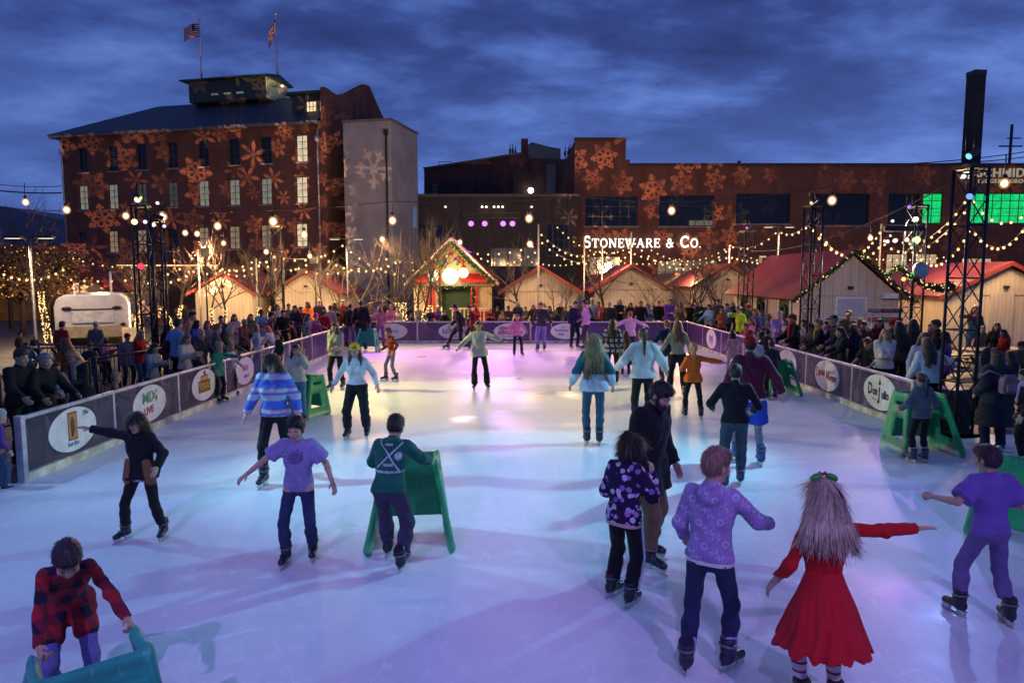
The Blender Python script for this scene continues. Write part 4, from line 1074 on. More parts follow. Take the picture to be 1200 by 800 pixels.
mb.add([(xl,0,zr),(xt,0,zr),(xt,0,zt),(xl,0,zt)],[(0,1,2,3)]); mb.add([(xt,0,zr),(xs,0,zr),(xs,0,zs),(xt,0,zs)],[(0,1,2,3)])
mb.add([(xl,0,0),(xl,14,0),(xl,14,zt),(xl,0,zt)],[(3,2,1,0)]); mb.add([(xt,0,zr),(xt,8,zr),(xt,8,zt),(xt,0,zt)],[(0,1,2,3)]); mb.add([(xs,0,zr),(xs,8,zr),(xs,8,zs),(xs,0,zs)],[(0,1,2,3)])
mb.add([(xl,0,zt),(xt,0,zt),(xt,8,zt),(xl,8,zt)],[(0,1,2,3)]); mb.add([(xt,0,zs),(xs,0,zs),(xs,8,zs),(xt,8,zs)],[(0,1,2,3)])
mb.build('wall',BR2,rb_)
MB().add([(xs-.02,-.1,zr),(xr,-.1,zr),(xr,30,zr+.4),(xs-.02,30,zr+.4)],[(0,1,2,3)]).build('roof',plain((.04,.04,.045),.8),rb_)
MB().box(((xs+xr)/2,.1,zr+.08),(xr-xs,.5,.2)).box(((xl+xt)/2,.1,zt+.09),(xt-xl+.1,.5,.18)).build('coping',plain((.05,.035,.03),.7),rb_)
gl=window_lit((.01,.95,.22),.95)
for h in rh:
    k=h[4]; m_={'d':dark_glass((.012,.016,.018)),'g':gl,'l':litl,'w':window_lit((1,.72,.38),.75)}[k]
    window(rb_,h,m_,y=.26,nx=max(2,round((h[1]-h[0])/.75)),nz=4 if k=='g' else 3,bar=.08,sill=STONE if k=='d' else None)
p=atY(940,258,YB-1); 
MB().box((atY(830,262,YB).x,.3,atY(800,261,YB).z),(3.2,.05,.5)).build('window_blind',window_lit((.75,.62,.4),.22),rb_)
for a,b in ((772,197),(866,187),(960,193)): p=atY(a,b+8,YB+2); MB().tube([(p.x,2,p.z-.6),(p.x,2,p.z+.5)],.14,6).build('roof_vent',BLACK,rb_)
# lit letters, built stroke by stroke with serifs
LIT=emit((1,.97,.9),2.6)
def serif_word(word,x,z,y,small,parent,size,mat):
    """roman capitals: thick uprights, thin hairlines, slab serifs"""
    def stroke(mb,pts,w): mb.tube([(a*1.0,0,b) for a,b in pts],[w*.5]*len(pts),6)
    cur=x; t,h_=.16,.085
    arc=lambda cx,cz,rx,rz,a0,a1,n=14:[(cx+rx*math.cos(math.radians(a0+(a1-a0)*i/n)),cz+rz*math.sin(math.radians(a0+(a1-a0)*i/n))) for i in range(n+1)]
    def sv(a,b,w=.26): return ([(a-w/2,b),(a+w/2,b)],h_)
    L={'S':(.62,[(arc(.31,.74,.22,.22,35,270),t),(arc(.31,.27,.24,.24,90,-145),t),([(.5,.74),(.5,.98)],h_),([(.08,.02),(.08,.27)],h_)]),
       'T':(.8,[([(.4,.03),(.4,.97)],t),([(.05,.95),(.75,.95)],h_),([(.05,.95),(.05,.74)],h_),([(.75,.95),(.75,.74)],h_),sv(.4,.04,.34)]),
       'O':(.86,[(arc(.43,.5,.34,.45,0,360,24),t*.85)]),
       'N':(.92,[([(.16,.03),(.16,.97)],h_*1.2),([(.16,.97),(.76,.03)],t),([(.76,.03),(.76,.97)],h_*1.2),sv(.12,.96,.24),sv(.16,.04),sv(.76,.96)]),
       'E':(.72,[([(.18,.03),(.18,.97)],t),([(.06,.95),(.62,.95)],h_),([(.06,.05),(.66,.05)],h_),([(.18,.51),(.5,.51)],h_),([(.62,.95),(.62,.75)],h_),([(.66,.05),(.66,.27)],h_),([(.5,.4),(.5,.62)],h_)]),
       'W':(1.16,[([(.1,.97),(.36,.03)],t),([(.36,.03),(.58,.97)],h_),([(.5,.97),(.78,.03)],t),([(.78,.03),(1.04,.97)],h_),sv(.1,.96),sv(.56,.96),sv(1.04,.96,.22)]),
       'A':(.88,[([(.12,.03),(.44,.99)],h_),([(.42,.99),(.76,.03)],t),([(.24,.36),(.62,.36)],h_),sv(.12,.04,.24),sv(.76,.04)]),
       'R':(.84,[([(.2,.03),(.2,.97)],t),([(.08,.95),(.42,.95)],h_),(arc(.42,.73,.2,.22,90,-90),t*.8),([(.42,.51),(.2,.51)],h_),([(.42,.5),(.74,.03)],t*.9),sv(.2,.04),sv(.76,.04,.18)]),
       '&':(.95,[(arc(.4,.76,.15,.19,-60,260),h_*1.3),([(.27,.62),(.78,.06)],t),(arc(.36,.27,.26,.24,120,330),t*.8),([(.58,.15),(.72,.5)],h_),sv(.74,.52,.22)]),
       'C':(.82,[(arc(.46,.5,.36,.45,42,318,20),t),([(.72,.7),(.72,.98)],h_),([(.72,.04),(.72,.24)],h_)]),
       '.':(.3,[([(.12,.02),(.13,.1)],t)])}
    for i,ch in enumerate(word):
        if ch==' ': cur+=.42*size; continue
        sz=size*(1 if ch in small else .8); wd,st=L[ch]; mb=MB()
        for pts,wdt in st: stroke(mb,pts,wdt)
        o=mb.build('sign_letter',mat,parent); o.scale=(sz,.5*sz,sz); o.location=(cur,y,z); cur+=(wd+.1)*sz
    return cur
p0=atY(684,290,YB-.35); tot=atY(826,290,YB-.35).x-p0.x
_t=serif_word('STONEWARE & CO.',0,0,0,'SC&',None,1,LIT)
for o in [o for o in bpy.data.objects if o.name.startswith('sign_letter')]: bpy.data.objects.remove(o)
# only the S and the C of CO. are full size
class _First(str): pass
serif_word('STONEWARE & CO.',p0.x,p0.z+.03,-.35,'SC',rb_,tot/_t,LIT)
for k in range(2): MB().box((p0.x+tot/2,-.2,p0.z+.2+k*.35),(tot,.05,.05)).build('sign_rail',plain((.08,.03,.02),.6),rb_)
SCH=emit((.75,.68,.5),.42); pp=atY(1146,203,YB-.2)
def LM(px,py): p=atY(px,py,YB-.2); return Matrix.Translation((p.x,-.2,p.z+.03))@Matrix.Rotation(math.pi/2,4,'X')
text('SCHMIDT',1.05,SCH,rb_,LM(1145,203),.05,.01,align='LEFT',spacing=1.1,name='sign_lettering'); text('LEGGERO GROUP',.48,SCH,rb_,LM(1146,212.5),.05,align='LEFT',spacing=1.25,name='sign_lettering')
p=atY(1132.5,203,YB-.2); lg=MB(); lg.tube([(p.x+.72*math.cos(a),-.2,p.z+.72*math.sin(a)) for a in [2*math.pi*i/28 for i in range(29)]],.05,6); lg.build('emblem_ring',plain((.4,.36,.3),.5),rb_)
MB().prism([(p.x-.52,p.z-.42),(p.x+.52,p.z-.42),(p.x,p.z+.58)],'y',-.26,-.2).build('emblem_triangle',emit((1,.98,.95),1.6),rb_)
MB().prism([(p.x+.2*math.cos(a+1.571)*(1 if i%2==0 else .45),p.z-.08+.2*math.sin(a+1.571)*(1 if i%2==0 else .45)) for i,a in enumerate([math.pi*k/5 for k in range(10)])],'y',-.29,-.262).build('emblem_star',plain((.4,.02,.03),.5),rb_)
# chimney
ch=empty('chimney',(atY(1137,200,72).x,72,-.03),.12,'tall square dark chimney rising behind the brick building','chimney')
zc=atY(1141,84,72).z; MB().prism([(-.6,-.6),(.6,-.6),(.6,.6),(-.6,.6)],'z',0,zc).build('shaft',brick_mat((.055,.05,.05),(.07,.06,.06),(.05,.045,.045)),ch); MB().box((0,0,zc-.2),(1.26,1.26,.5)).build('cap',plain((.05,.05,.055),.7),ch)
# far left low building
fb=empty('shed_building',(0,95,-.03),0,'distant low shed with pale sloping roof at the far left','building')
a,b=atY(-60,300,95),atY(70,243,95); MB().prism([(a.x,0),(b.x,0),(b.x,b.z-1.6),((a.x+b.x)/2,b.z+.2),(a.x,b.z+.6)],'y',0,12).build('wall',plain((.16,.17,.22),.8,0,.2,.3),fb)
for px in (12,26,40,55): p=atY(px,300,95); MB().box((p.x,-.05,5.2),(1.1,.1,1.6)).build('window',litd,fb)
# ------------------------------------------------------------------ huts
def hut(px,peak,wpx,Y,length,label,eave=None,wall=CREAM,roof=REDROOF,front=None,name='market_hut',group='red roofed market huts'):
    P=atY(px,peak,Y); W=wpx*Y/800/2; ez=eave if eave else P.z-W*.62
    h=empty(name,(P.x,Y,-.03),0,label,'hut',group)
    mb=MB(); mb.prism([(-W+.12,0),(W-.12,0),(W-.12,ez),(0,P.z-.1),(-W+.12,ez)],'y',0,length); mb.build('wall',wall,h)
    for sd in (-1,1):
        dx,dz=W+.2,(P.z-ez)*(W+.2)/W
        r=MB(); n=Vector((sd*dz,0,dx)).normalized()*.06
        a,b=Vector((0,0,P.z)),Vector((sd*dx,0,P.z-dz))
        vs=[Vector((q.x,yy,q.z))+o for o in (Vector((0,0,0)),n) for yy in (-.28,length+.25) for q in (a,b)]
        r.add(vs,[(0,1,3,2),(4,6,7,5),(0,4,5,1),(2,3,7,6),(0,2,6,4),(1,5,7,3)]); r.build('roof',roof,h)
        t=MB(); t.add([v+Vector((0,-.03,-.1)) for v in (a+Vector((0,-.28,0)),b+Vector((0,-.28,0)))]+[v+Vector((0,-.03,.065)) for v in (a+Vector((0,-.28,0)),b+Vector((0,-.28,0)))]
              +[v+Vector((0,0,-.1)) for v in (a+Vector((0,-.28,0)),b+Vector((0,-.28,0)))]+[v+Vector((0,0,.065)) for v in (a+Vector((0,-.28,0)),b+Vector((0,-.28,0)))],[(0,1,3,2),(4,6,7,5),(0,4,5,1),(2,3,7,6),(0,2,6,4),(1,5,7,3)]); t.build('barge_board',REDTRIM,h)
    MB().box((0,-.015,ez),(2*W-.3,.03,.05)).build('gable_rail',plain((.5,.42,.31),.6),h)
    MB().box((0,-.06,ez+.28),(.16,.12,.1)).build('wall_lamp',BLACK,h)
    return h,W,P.z,ez
hut(261,319,72,33,5,'cream hut with red roof beside the light wrapped tree, left of the tall truss tower')
hut(358,317,78,34,5,'cream hut with red roof just right of the tall dark truss tower')
hut(634,312,90,35,5,'cream hut next right of the brightly lit chalet')
hut(740,310,90,35,5,'cream hut centred below the lit letters of the brick building')
hut(853,309,78,34,5,'cream hut with dark red roof half hidden by the large ribbed roof hut')
hut(700,322,52,43,4,'small hut set back between the two plain cream huts')
hut(792,320,50,44,4,'small dark hut set back behind the bare multi stem tree')
hut(104,320,60,38,5,'red roofed hut rising behind the white camper')
hut(1050,322,50,31,4,'small red roofed hut behind the garlanded truss tower')
hR,WR,pR,eR=hut(1180,307,150,25.5,6,'cream hut with red roof at the far right behind the picnic tables',eave=1.95)
MB().box((-.1,-.02,1.0),(.9,.04,2.0)).build('door',board_mat((.6,.52,.4),.15),hR)
BIGR=rib_metal((.22,.022,.03),.42,1,.55); BH,WB,pB,eB=hut(998,293,124,24.2,7.2,'large cream hut with ribbed red roof and garland along its gable',eave=1.95,roof=BIGR,wall=board_mat((.64,.52,.45),.3),name='large_hut')
q0,q1=atY(979,372,24.1),atY(1017,347,24.1); bx=BH.location.x
MB().box(((q0.x+q1.x)/2-bx,-.03,(q0.z+q1.z)/2),(q1.x-q0.x,.05,q1.z-q0.z)).build('notice_board',WHITE,BH)
MB().box(((q0.x+q1.x)/2-bx,-.06,(q0.z+q1.z)/2),(q1.x-q0.x-.12,.01,q1.z-q0.z-.12)).build('notice_sheet',plain((.42,.42,.5),.4,0,.15,8),BH)
for k,yy in enumerate((1.2,3.6,5.6)):
    d_=MB(); d_.box((-WB+.10,yy,1.0),(.06,.95,1.5)); o=d_.build('side_door' if k!=1 else 'side_window',plain((.02,.03,.03),.5) if k!=1 else dark_glass(),BH)
    MB().box((-WB+.075,yy,1.8),(.05,1.15,.08)).box((-WB+.075,yy-.53,.98),(.05,.08,1.6)).box((-WB+.075,yy+.53,.98),(.05,.08,1.6)).build('trim',WHITE,o)
    wr_=MB(); wr_.tube([(-WB+.04,yy+.25*math.cos(a),1.3+.25*math.sin(a)) for a in [2*math.pi*i/20 for i in range(21)]],.06,6); wr_.build('wreath',plain((.015,.06,.02),.8,0,.6,30,.8,60),o)
MB().box((WB*.72,-.12,1.95),(.5,.25,.18)).build('awning_box',WHITE,BH)
def garland_mesh(pts,rad,dens,seed,lights=True):
    r=random.Random(seed); g_=MB(); b_=MB(); tot=0
    for a,b in zip(pts[:-1],pts[1:]):
        a,b=Vector(a),Vector(b); L=(b-a).length
        for k in range(int(L*dens)):
            c=a.lerp(b,r.random())+Vector([r.uniform(-1,1)*.3*rad for _ in range(3)]); d=Vector([r.gauss(0,1) for _ in range(3)]).normalized()*rad*r.uniform(.7,1.3); e=d.cross(Vector((r.random(),r.random(),r.random()))).normalized()*rad*.16
            g_.add([c-e,c+e,c+d+e*.2,c+d-e*.2],[(0,1,2,3)])
        if lights:
            for k in range(int(L*14)):
                c=a.lerp(b,r.random())+Vector([r.uniform(-1,1) for _ in range(3)]).normalized()*rad*.95; b_.sphere(c,.017,0,5,4)
    return g_,b_
def garland(loc,pts,label,rad=.10,dens=420,seed=1,par=None):
    g_,b_=garland_mesh(pts,rad,dens,seed); o=g_.build('garland',plain((.02,.075,.025),.7,0,.5,12),par,loc,fix=False)
    l=b_.build('bulbs',emit((1,.62,.25),2.2,False),o); tag(l,kind='stuff')
    if label: tag(o,label,'garland','lit evergreen garlands')
    return o
zz=lambda x:pB-abs(x)*(pB-eB)/WB
garland((bx,24.2,0),[(-WB-.25,-.36,zz(WB+.25)),(-WB*.5,-.36,zz(WB*.5)-.05),(0,-.36,pB-.02)],'garland with warm lights along the left gable edge of the large hut',seed=3)
garland((bx,24.2,0),[(0,-.36,pB-.02),(WB*.5,-.36,zz(WB*.5)-.03),(WB+.3,-.36,zz(WB+.3))],'garland with warm lights along the right gable edge of the large hut',seed=4)
ga,gb=atY(1028,318,20),atY(1110,337,20); garland((0,0,0),[atY(1040,324,19),atY(1052,312,18.5),atY(1064,322,18),atY(1085,335,17),atY(1105,338,15),atY(1115,336,12.5)],'lit garland looping from the garlanded tower to the nearest truss tower',rad=.09,seed=6)
# ------------------------------------------------------------------ the brightly lit chalet
cP=atY(530,280,36); CWd=2.05; cz=cP.z; ce_=2.55
cL=empty('lit_chalet',(cP.x,36,-.03),0,'brightly lit festive chalet with steep gable, red awnings and glowing globes','hut')
YEL=board_mat((.62,.50,.28),.2)
mb=MB(); wall_holes(mb,-CWd,CWd,0,ce_,[(-.62,1.05,0,2.0)],0,.4); mb.prism([(-CWd,ce_),(CWd,ce_),(0,cz-.05)],'y',.0,.12); mb.add([(-CWd,0,0),(-CWd,4.5,0),(-CWd,4.5,ce_),(-CWd,0,ce_)],[(3,2,1,0)]); mb.add([(CWd,0,0),(CWd,4.5,0),(CWd,4.5,ce_),(CWd,0,ce_)],[(0,1,2,3)]); mb.build('wall',YEL,cL)
for sd in (-1,1):
    a,b=Vector((0,0,cz)),Vector((sd*(CWd+.35),0,ce_-.42)); n=Vector((sd*(cz-ce_),0,CWd)).normalized()*.1
    vs=[Vector((q.x,yy,q.z))+o for o in (Vector((0,0,0)),n) for yy in (-.75,4.7) for q in (a,b)]
    MB().add(vs,[(0,1,3,2),(4,6,7,5),(0,4,5,1),(2,3,7,6),(0,2,6,4),(1,5,7,3)]).build('roof',rib_metal((.22,.03,.03)),cL)
    MB().tube([a+Vector((0,-.78,.02)),b+Vector((0,-.78,.02))],.07,6).build('barge_board',plain((.75,.6,.45),.5),cL)
    aw_=MB(); aw_.add([(sd*.62,-.05,2.75),(sd*1.62,-.05,2.75),(sd*1.85,-.7,2.42),(sd*.5,-.7,2.42)],[(0,1,2,3)]); aw_.add([(sd*.5,-.7,2.42),(sd*1.85,-.7,2.42),(sd*1.85,-.7,2.30),(sd*.5,-.7,2.30)],[(0,1,2,3)])
    aw_.build('awning',plain((.5,.02,.02),.6),cL,fix=False)
    MB().box((sd*1.15,-.1,1.15),(.42,.06,1.9)).build('shutter',plain((.45,.03,.025),.5),cL)
MB().box((0,-.08,2.2),(2*CWd+.3,.2,.2)).build('beam',plain((.7,.55,.33),.5),cL)
MB().box((.2,.42,1.0),(1.66,.04,2.0)).build('door',plain((.02,.06,.025),.5),cL)
g_,b_=garland_mesh([(-CWd-.2,-.85,ce_-.25),(-CWd*.5,-.85,(cz+ce_)/2-.25),(0,-.85,cz-.2),(CWd*.5,-.85,(cz+ce_)/2-.25),(CWd+.2,-.85,ce_-.25)],.16,300,9); o=g_.build('garland',plain((.02,.09,.03),.7,0,.5,12),cL,fix=False); tag(b_.build('bulbs',emit((1,.66,.25),2.2,False),o),kind='stuff')
g_,b_=garland_mesh([(-.68,-.15,0.1),(-.68,-.15,2.05),(1.1,-.15,2.05),(1.1,-.15,.1)],.13,300,10); o=g_.build('garland',plain((.02,.09,.03),.7,0,.5,12),cL,fix=False); tag(b_.build('bulbs',emit((1,.66,.25),2.2,False),o),kind='stuff')
for k,(x,z,r) in enumerate(((-.95,2.6,.3),(-.05,2.62,.42),(.62,2.78,.26))):
    o=MB().sphere((x,-.72,z),r,0,20,14).build('glowing_globe',emit((1,.83,.45),2.6 if k!=1 else 3.2),cL); MB().tube([(x,-.72,z+r),(x,-.72,z+r+.5)],.012,5).build('cord',BLACK,o)
TOY=[(.5,.05,.03),(.03,.1,.35),(.6,.4,.05),(.03,.25,.08),(.55,.5,.4)]
for k in range(16):
    x=rng.uniform(-.75,.85); z=rng.uniform(3.0,4.0-abs(x)*.9); MB().sphere((x,-.06,z),(.12,.05,rng.uniform(.08,.17)),0,9,6).build('ornament',plain(TOY[k%5],.4),cL)
fe=MB()
for k in range(9): fe.box((-.3+k*.2,-1.4,.55),(.07,.04,.9))
fe.box((.5,-1.42,.95),(1.9,.04,.07)).box((.5,-1.42,.25),(1.9,.04,.07)); o=fe.build('picket_fence',plain((.6,.5,.35),.6),None,(cP.x+.4,36,0)); tag(o,'short cream picket fence before the lit chalet door','fence')
for sd,xx in ((-1,-.9),(1,1.75)):
    bx_=MB(); bx_.box((0,0,.4),(.42,.4,.8)).box((0,-.01,.8),(.5,.48,.08)); o=bx_.build('planter',plain((.45,.03,.03),.5),None,(cP.x+xx,34.9,-.03)); tag(o,'red planter box at the %s side of the lit chalet door'%('left' if sd<0 else 'right'),'planter')
# ------------------------------------------------------------------ white camper
cm=atY(107,345,26); c0=empty('camper',(cm.x,26,-.03),.5,'white rounded food camper seen from behind with coloured lights on its edge','camper')
mb=MB(); ow=[(1.21*(1-.0),.35),(1.21,1.45)]
prof=[(-1.22,.3),(1.22,.3),(1.22,1.5),(1.12,1.78),(.9,1.92),(-.9,1.92),(-1.12,1.78),(-1.22,1.5)]; mb.prism(prof,'y',0,4.2); mb.build('body',plain((.56,.54,.56),.4,0,.16,2),c0,bevel=.03)
MB().box((0,-.02,.52),(2.3,.05,.42)).build('lower_panel',plain((.40,.32,.2),.5),c0); MB().box((0,-.02,1.1),(1.35,.04,.5)).build('hatch',plain((.6,.58,.58),.4),c0,bevel=.02)
MB().box((0,-.03,1.38),(1.3,.06,.03)).build('hatch_handle',BLACK,c0)
for sd in (-1,1):
    MB().sphere((sd*.82,-.03,1.42),(.17,.04,.075),0,12,6).build('tail_light',plain((.05,.012,.012),.3),c0); MB().sphere((sd*1.0,-.03,.78),(.1,.04,.08),0,12,6).build('reflector',plain((.06,.02,.02),.3),c0)
    wm=MB(); wm.tube([(sd*1.12-.1,1.6,.33),(sd*1.12+.1,1.6,.33)],.33,18); wm.build('wheel',BLACK,c0)
cs=MB(); 
for k,(cc,) in enumerate([((1,.5,.1),),((1,.1,.15),),((.1,1,.3),),((1,.3,.5),),((1,.8,.3),)]):
    o=MB()
    for j in range(4): o.sphere((1.24,-.02,.45+.3*j+.06*k),.028,0,6,4)
    o.build('edge_light',emit(cc,9,False),c0)
MB().box((-.55,.2,2.1),(.05,.05,.5)).box((-.5,.4,2.33),(.16,.12,.06)).build('roof_vent_pipe',WHITE,c0); MB().box((.65,.3,2.35),(.07,.07,.9)).build('roof_mast',WHITE,c0)
# menu board near the camper
mbd=empty('menu_board',(atY(157,400,22).x,22,-.03),0,'lit cream menu board standing right of the white camper','sign'); MB().box((0,0,.62),(.7,.05,.75)).build('panel',window_lit((1,.62,.3),.9),mbd); MB().box((-.28,0,.12),(.05,.05,.25)).build('leg',BLACK,mbd); MB().box((.28,0,.12),(.05,.05,.25)).build('leg',BLACK,mbd)
# amber lit marquee at the left edge
mq=empty('marquee_tent',(atY(20,330,40).x,40,-.03),0,'red and amber lit marquee tent at the left edge','tent')
MB().prism([(-4,0),(4,0),(4,2.3),(-4,2.3)],'y',0,5).build('tent_wall',window_lit((.55,.22,.06),.12),mq)
MB().add([(-4.4,-.4,2.2),(4.4,-.4,2.2),(4.4,5.4,2.2),(-4.4,5.4,2.2),(-2.6,2.5,4.6),(2.6,2.5,4.6)],[(0,1,5,4),(1,2,5),(2,3,4,5),(3,0,4)]).build('tent_roof',plain((.10,.028,.025),.8),mq)
b_=MB()
for k in range(60): b_.sphere((-4.4+8.8*k/59,-.46,2.2-.12*abs(math.sin(k*.42))),.03,0,5,4)
tag(b_.build('bulbs',emit((1,.55,.18),2.2,False),mq),kind='stuff')
# ------------------------------------------------------------------ bare trees
BARK=plain((.075,.055,.042),.85,0,.4,9,.6,30)
WARMB=emit((1,.62,.24),2.3,False)
def tree(px,Y,h,label,wrap=0,stems=1,seed=0,lit=None,wlabel=None,py=None):
    r=random.Random(seed*13+5); P=at_ground(px,Y)
    t=empty('bare_tree',P,0,label,'tree','bare winter trees'); tr=MB(); cr=MB(); trunk_paths=[]
    def limb(a,d,L,rad,depth):
        pts=[a]; rs=[rad]; n=4
        for k in range(n):
            d=(d+Vector([r.gauss(0,.13),r.gauss(0,.13),r.gauss(0.03,.08)])).normalized(); a=a+d*L/n; pts.append(a); rs.append(rad*(1-.5*(k+1)/n))
        (tr if depth==0 else cr).tube(pts,rs,6 if depth<2 else 4,0,False)
        if depth==0: trunk_paths.append((pts,rs))
        if depth<4:
            for k in range(3 if depth<3 else 2):
                q=r.uniform(.35,1.0) if depth else r.uniform(.5,1.0); i=min(n-1,int(q*n)); b=pts[i].lerp(pts[i+1],q*n-i)
                ax=Vector([r.gauss(0,1),r.gauss(0,1),r.gauss(.35,.4)]).normalized(); dd=(d*.75+ax*.75).normalized()
                limb(b,dd,L*r.uniform(.5,.72),rs[i]*.62,depth+1)
            limb(pts[-1],d,L*.62,rs[-1]*.85,depth+1)
    for s in range(stems):
        a=2*math.pi*s/max(1,stems)+r.random(); lean=.0 if stems==1 else .28
        limb(Vector((.07*math.cos(a)*(stems>1),.07*math.sin(a)*(stems>1),-.03)),Vector((math.cos(a)*lean,math.sin(a)*lean,1)).normalized(),h*.42,(.075 if stems==1 else .055)*h/4,0)
    tr.build('trunk',BARK,t); cr.build('crown',BARK,t)
    if wrap:
        b=MB(); c=MB(); n=0
        for pts,rs in trunk_paths:
            zs=[p.z for p in pts]; spi=[]
            for k in range(int(wrap*95/ (1 if stems==1 else 1.4))):
                z=wrap*r.random()
                for i in range(len(pts)-1):
                    if zs[i]<=z<=zs[i+1]:
                        q=(z-zs[i])/(zs[i+1]-zs[i]); p=pts[i].lerp(pts[i+1],q); th=r.random()*6.283; rr=rs[i]+.035; b.sphere((p.x+rr*math.cos(th),p.y+rr*math.sin(th),p.z),.022,0,5,4); break
            for k in range(60):
                z=wrap*k/60
                for i in range(len(pts)-1):
                    if zs[i]<=z<=zs[i+1]:
                        q=(z-zs[i])/(zs[i+1]-zs[i]); p=pts[i].lerp(pts[i+1],q); th=k*.9; rr=rs[i]+.012; spi.append((p.x+rr*math.cos(th),p.y+rr*math.sin(th),p.z)); break
            if len(spi)>2: c.tube(spi,.006,4,0,False)
        o=c.build('light_wrap',BLACK,None,P); tag(o,wlabel,'string lights','light wraps round the tree trunks'); bb=b.build('bulbs',WARMB,o); tag(bb,kind='stuff')
    return t
def at_ground(px,Y): return Vector(((px-600)*Y/math.hypot(1,0)/F*1.0,Y,-.03))
T_=[(55,27,5.0,1,2.1,1,'slim bare tree between the street lamp and the camper','dense warm lights on the trunk left of the white camper'),
 (158,29,4.4,1,1.7,2,'bare tree behind the left truss tower, right of the camper','warm lights on the trunk just right of the camper'),
 (206,31,4.2,2,1.3,3,'bushy two stem bare tree left of the left cream hut','cluster of warm lights at the left corner of the left cream hut'),
 (255,30,5.0,2,1.25,4,'two stem bare tree before the left cream hut gable','pair of light wrapped stems before the left cream hut'),
 (305,30,4.6,2,1.3,5,'two stem bare tree left of the tall dark truss tower','pair of light wrapped stems left of the tall dark truss tower'),
 (385,31,4.4,2,1.2,6,'two stem bare tree right of the tall dark truss tower','pair of light wrapped stems before the hut right of that tower'),
 (412,31,5.4,1,1.2,7,'taller bare tree beneath the double street lamp','warm lights on the trunk beneath the double street lamp'),
 (468,30,4.6,2,1.45,8,'bare tree at the left end of the light cluster before the chalet','leftmost wrapped stems of the cluster left of the chalet'),
 (484,30.5,5.0,2,1.45,9,'bare tree in the middle of the light cluster before the chalet','middle wrapped stems of the cluster left of the chalet'),
 (499,30,5.6,2,1.35,10,'bare tree crossing the left side of the chalet gable','wrapped stems overlapping the left side of the chalet'),
 (520,31,4.8,1,1.3,11,'slim bare tree before the chalet door','single light wrapped stem before the chalet door'),
 (612,33,5.0,1,0,12,'bare tree between the chalet and the next cream hut',''),
 (658,32,3.2,2,.95,13,'small bare tree before the cream hut right of the chalet','short warm wrap on the small tree right of the chalet'),
 (712,33,5.2,1,0,14,'bare tree standing left of the central cream hut gable',''),
 (775,31,3.4,2,.6,15,'low spreading bare tree before the central cream hut','few warm lights on the low tree before the central cream hut'),
 (808,30,4.6,4,0,16,'many stemmed bare tree with dark limbs right of the central cream hut',''),
 (838,31,4.2,1,0,17,'slim bare tree before the hut with the dark red roof',''),
 (40,44,9.0,1,0,18,'tall thin bare tree against the sky left of the mill','')]
for px,Y,h,st,wr,sd,lab,wl_ in T_: tree(px,Y,h,lab,wr,st,sd,wlabel=wl_)
# amber leaved trees lit from below at the left edge
def leafy(px,Y,z0,z1,w,label,seed):
    r=random.Random(seed); P=at_ground(px,Y); t=empty('amber_tree',P,0,label,'tree','amber lit trees'); tr=MB(); cr=MB(); b=MB()
    tr.tube([(0,0,0),(.05,0,z0),(0,.05,(z0+z1)/2)],[.12,.09,.04],7)
    for k in range(7):
        a=r.random()*6.3; tr.tube([(.03,0,z0*.8+.1*k),(w*.3*math.cos(a),w*.3*math.sin(a),z0+(z1-z0)*.5*r.random()+.3)],[.05,.015],5)
    for k in range(1500):
        c=Vector((r.gauss(0,w*.27),r.gauss(0,w*.27),z0+(z1-z0)*r.betavariate(2,2.2))); d=Vector([r.gauss(0,1) for _ in range(3)]).normalized()*.11; e=d.orthogonal().normalized()*.07
        cr.add([c-d,c+e,c+d,c-e],[(0,1,2,3)])
        if k%11==0: b.sphere(c,.03,0,5,4)
    tr.build('trunk',BARK,t); cr.build('crown',plain((.10,.05,.018),.7,0,.5,7),t,fix=False); tag(b.build('bulbs',emit((1,.42,.08),1.5,False),t),kind='stuff')
leafy(12,34,1.9,4.3,3.6,'round amber leaved tree full of small lights at the left edge',1); leafy(62,35,2.1,4.1,2.6,'smaller amber leaved tree with small lights behind the street lamp',2); leafy(25,30,1.6,2.7,3.0,'low amber lit tree beneath the street lamp at the left edge',5)
# ------------------------------------------------------------------ truss towers
def truss(x,y,h,w,label,rz=.2,seed=0):
    t=empty('truss_tower',(x,y,-.03),rz,label,'truss tower','black truss towers'); m=MB(); a=w/2
    for sx in (-1,1):
        for sy in (-1,1): m.tube([(sx*a,sy*a,.02),(sx*a,sy*a,h)],.026,7)
    m.build('uprights',TRUSSM,t); b=MB(); n=int(h/.42)
    for k in range(n+1):
        z=.06+(h-.12)*k/n; z2=.06+(h-.12)*(k+1)/n
        for (p,q) in (((-a,-a),(a,-a)),((a,-a),(a,a)),((a,a),(-a,a)),((-a,a),(-a,-a))):
            if k%2==0: b.tube([(*p,z),(*q,z)],.013,5,0,False)
            if k<n: b.tube([(*(p if k%2 else q),z),(*(q if k%2 else p),z2)],.011,5,0,False)
    b.build('bracing',TRUSSM,t); MB().box((0,0,.015),(w+.4,w+.4,.03)).build('base_plate',TRUSSM,t); MB().box((0,0,h),(w+.06,w+.06,.04)).build('top_plate',TRUSSM,t)
    return t
def X_(px,Y): return (px-600)*Y/F
TW=[(1128,11.3,4.4,.34,'nearest black truss tower at the right, the rink entrance beside it'),
    (949,18,4.45,.33,'black truss tower before the large ribbed roof hut'),
    (1068,18.4,4.5,.36,'garlanded black truss tower at the right corner of the large hut'),
    (171,16.5,4.3,.32,'thick black truss tower right of the camper'),
    (188,17.2,4.0,.26,'thin truss tower close behind the thick left one'),
    (326,24.5,4.4,.38,'tall dark truss tower between the two left cream huts'),
    (873,27.5,4.4,.4,'far truss tower behind the left end of the large hut roof')]
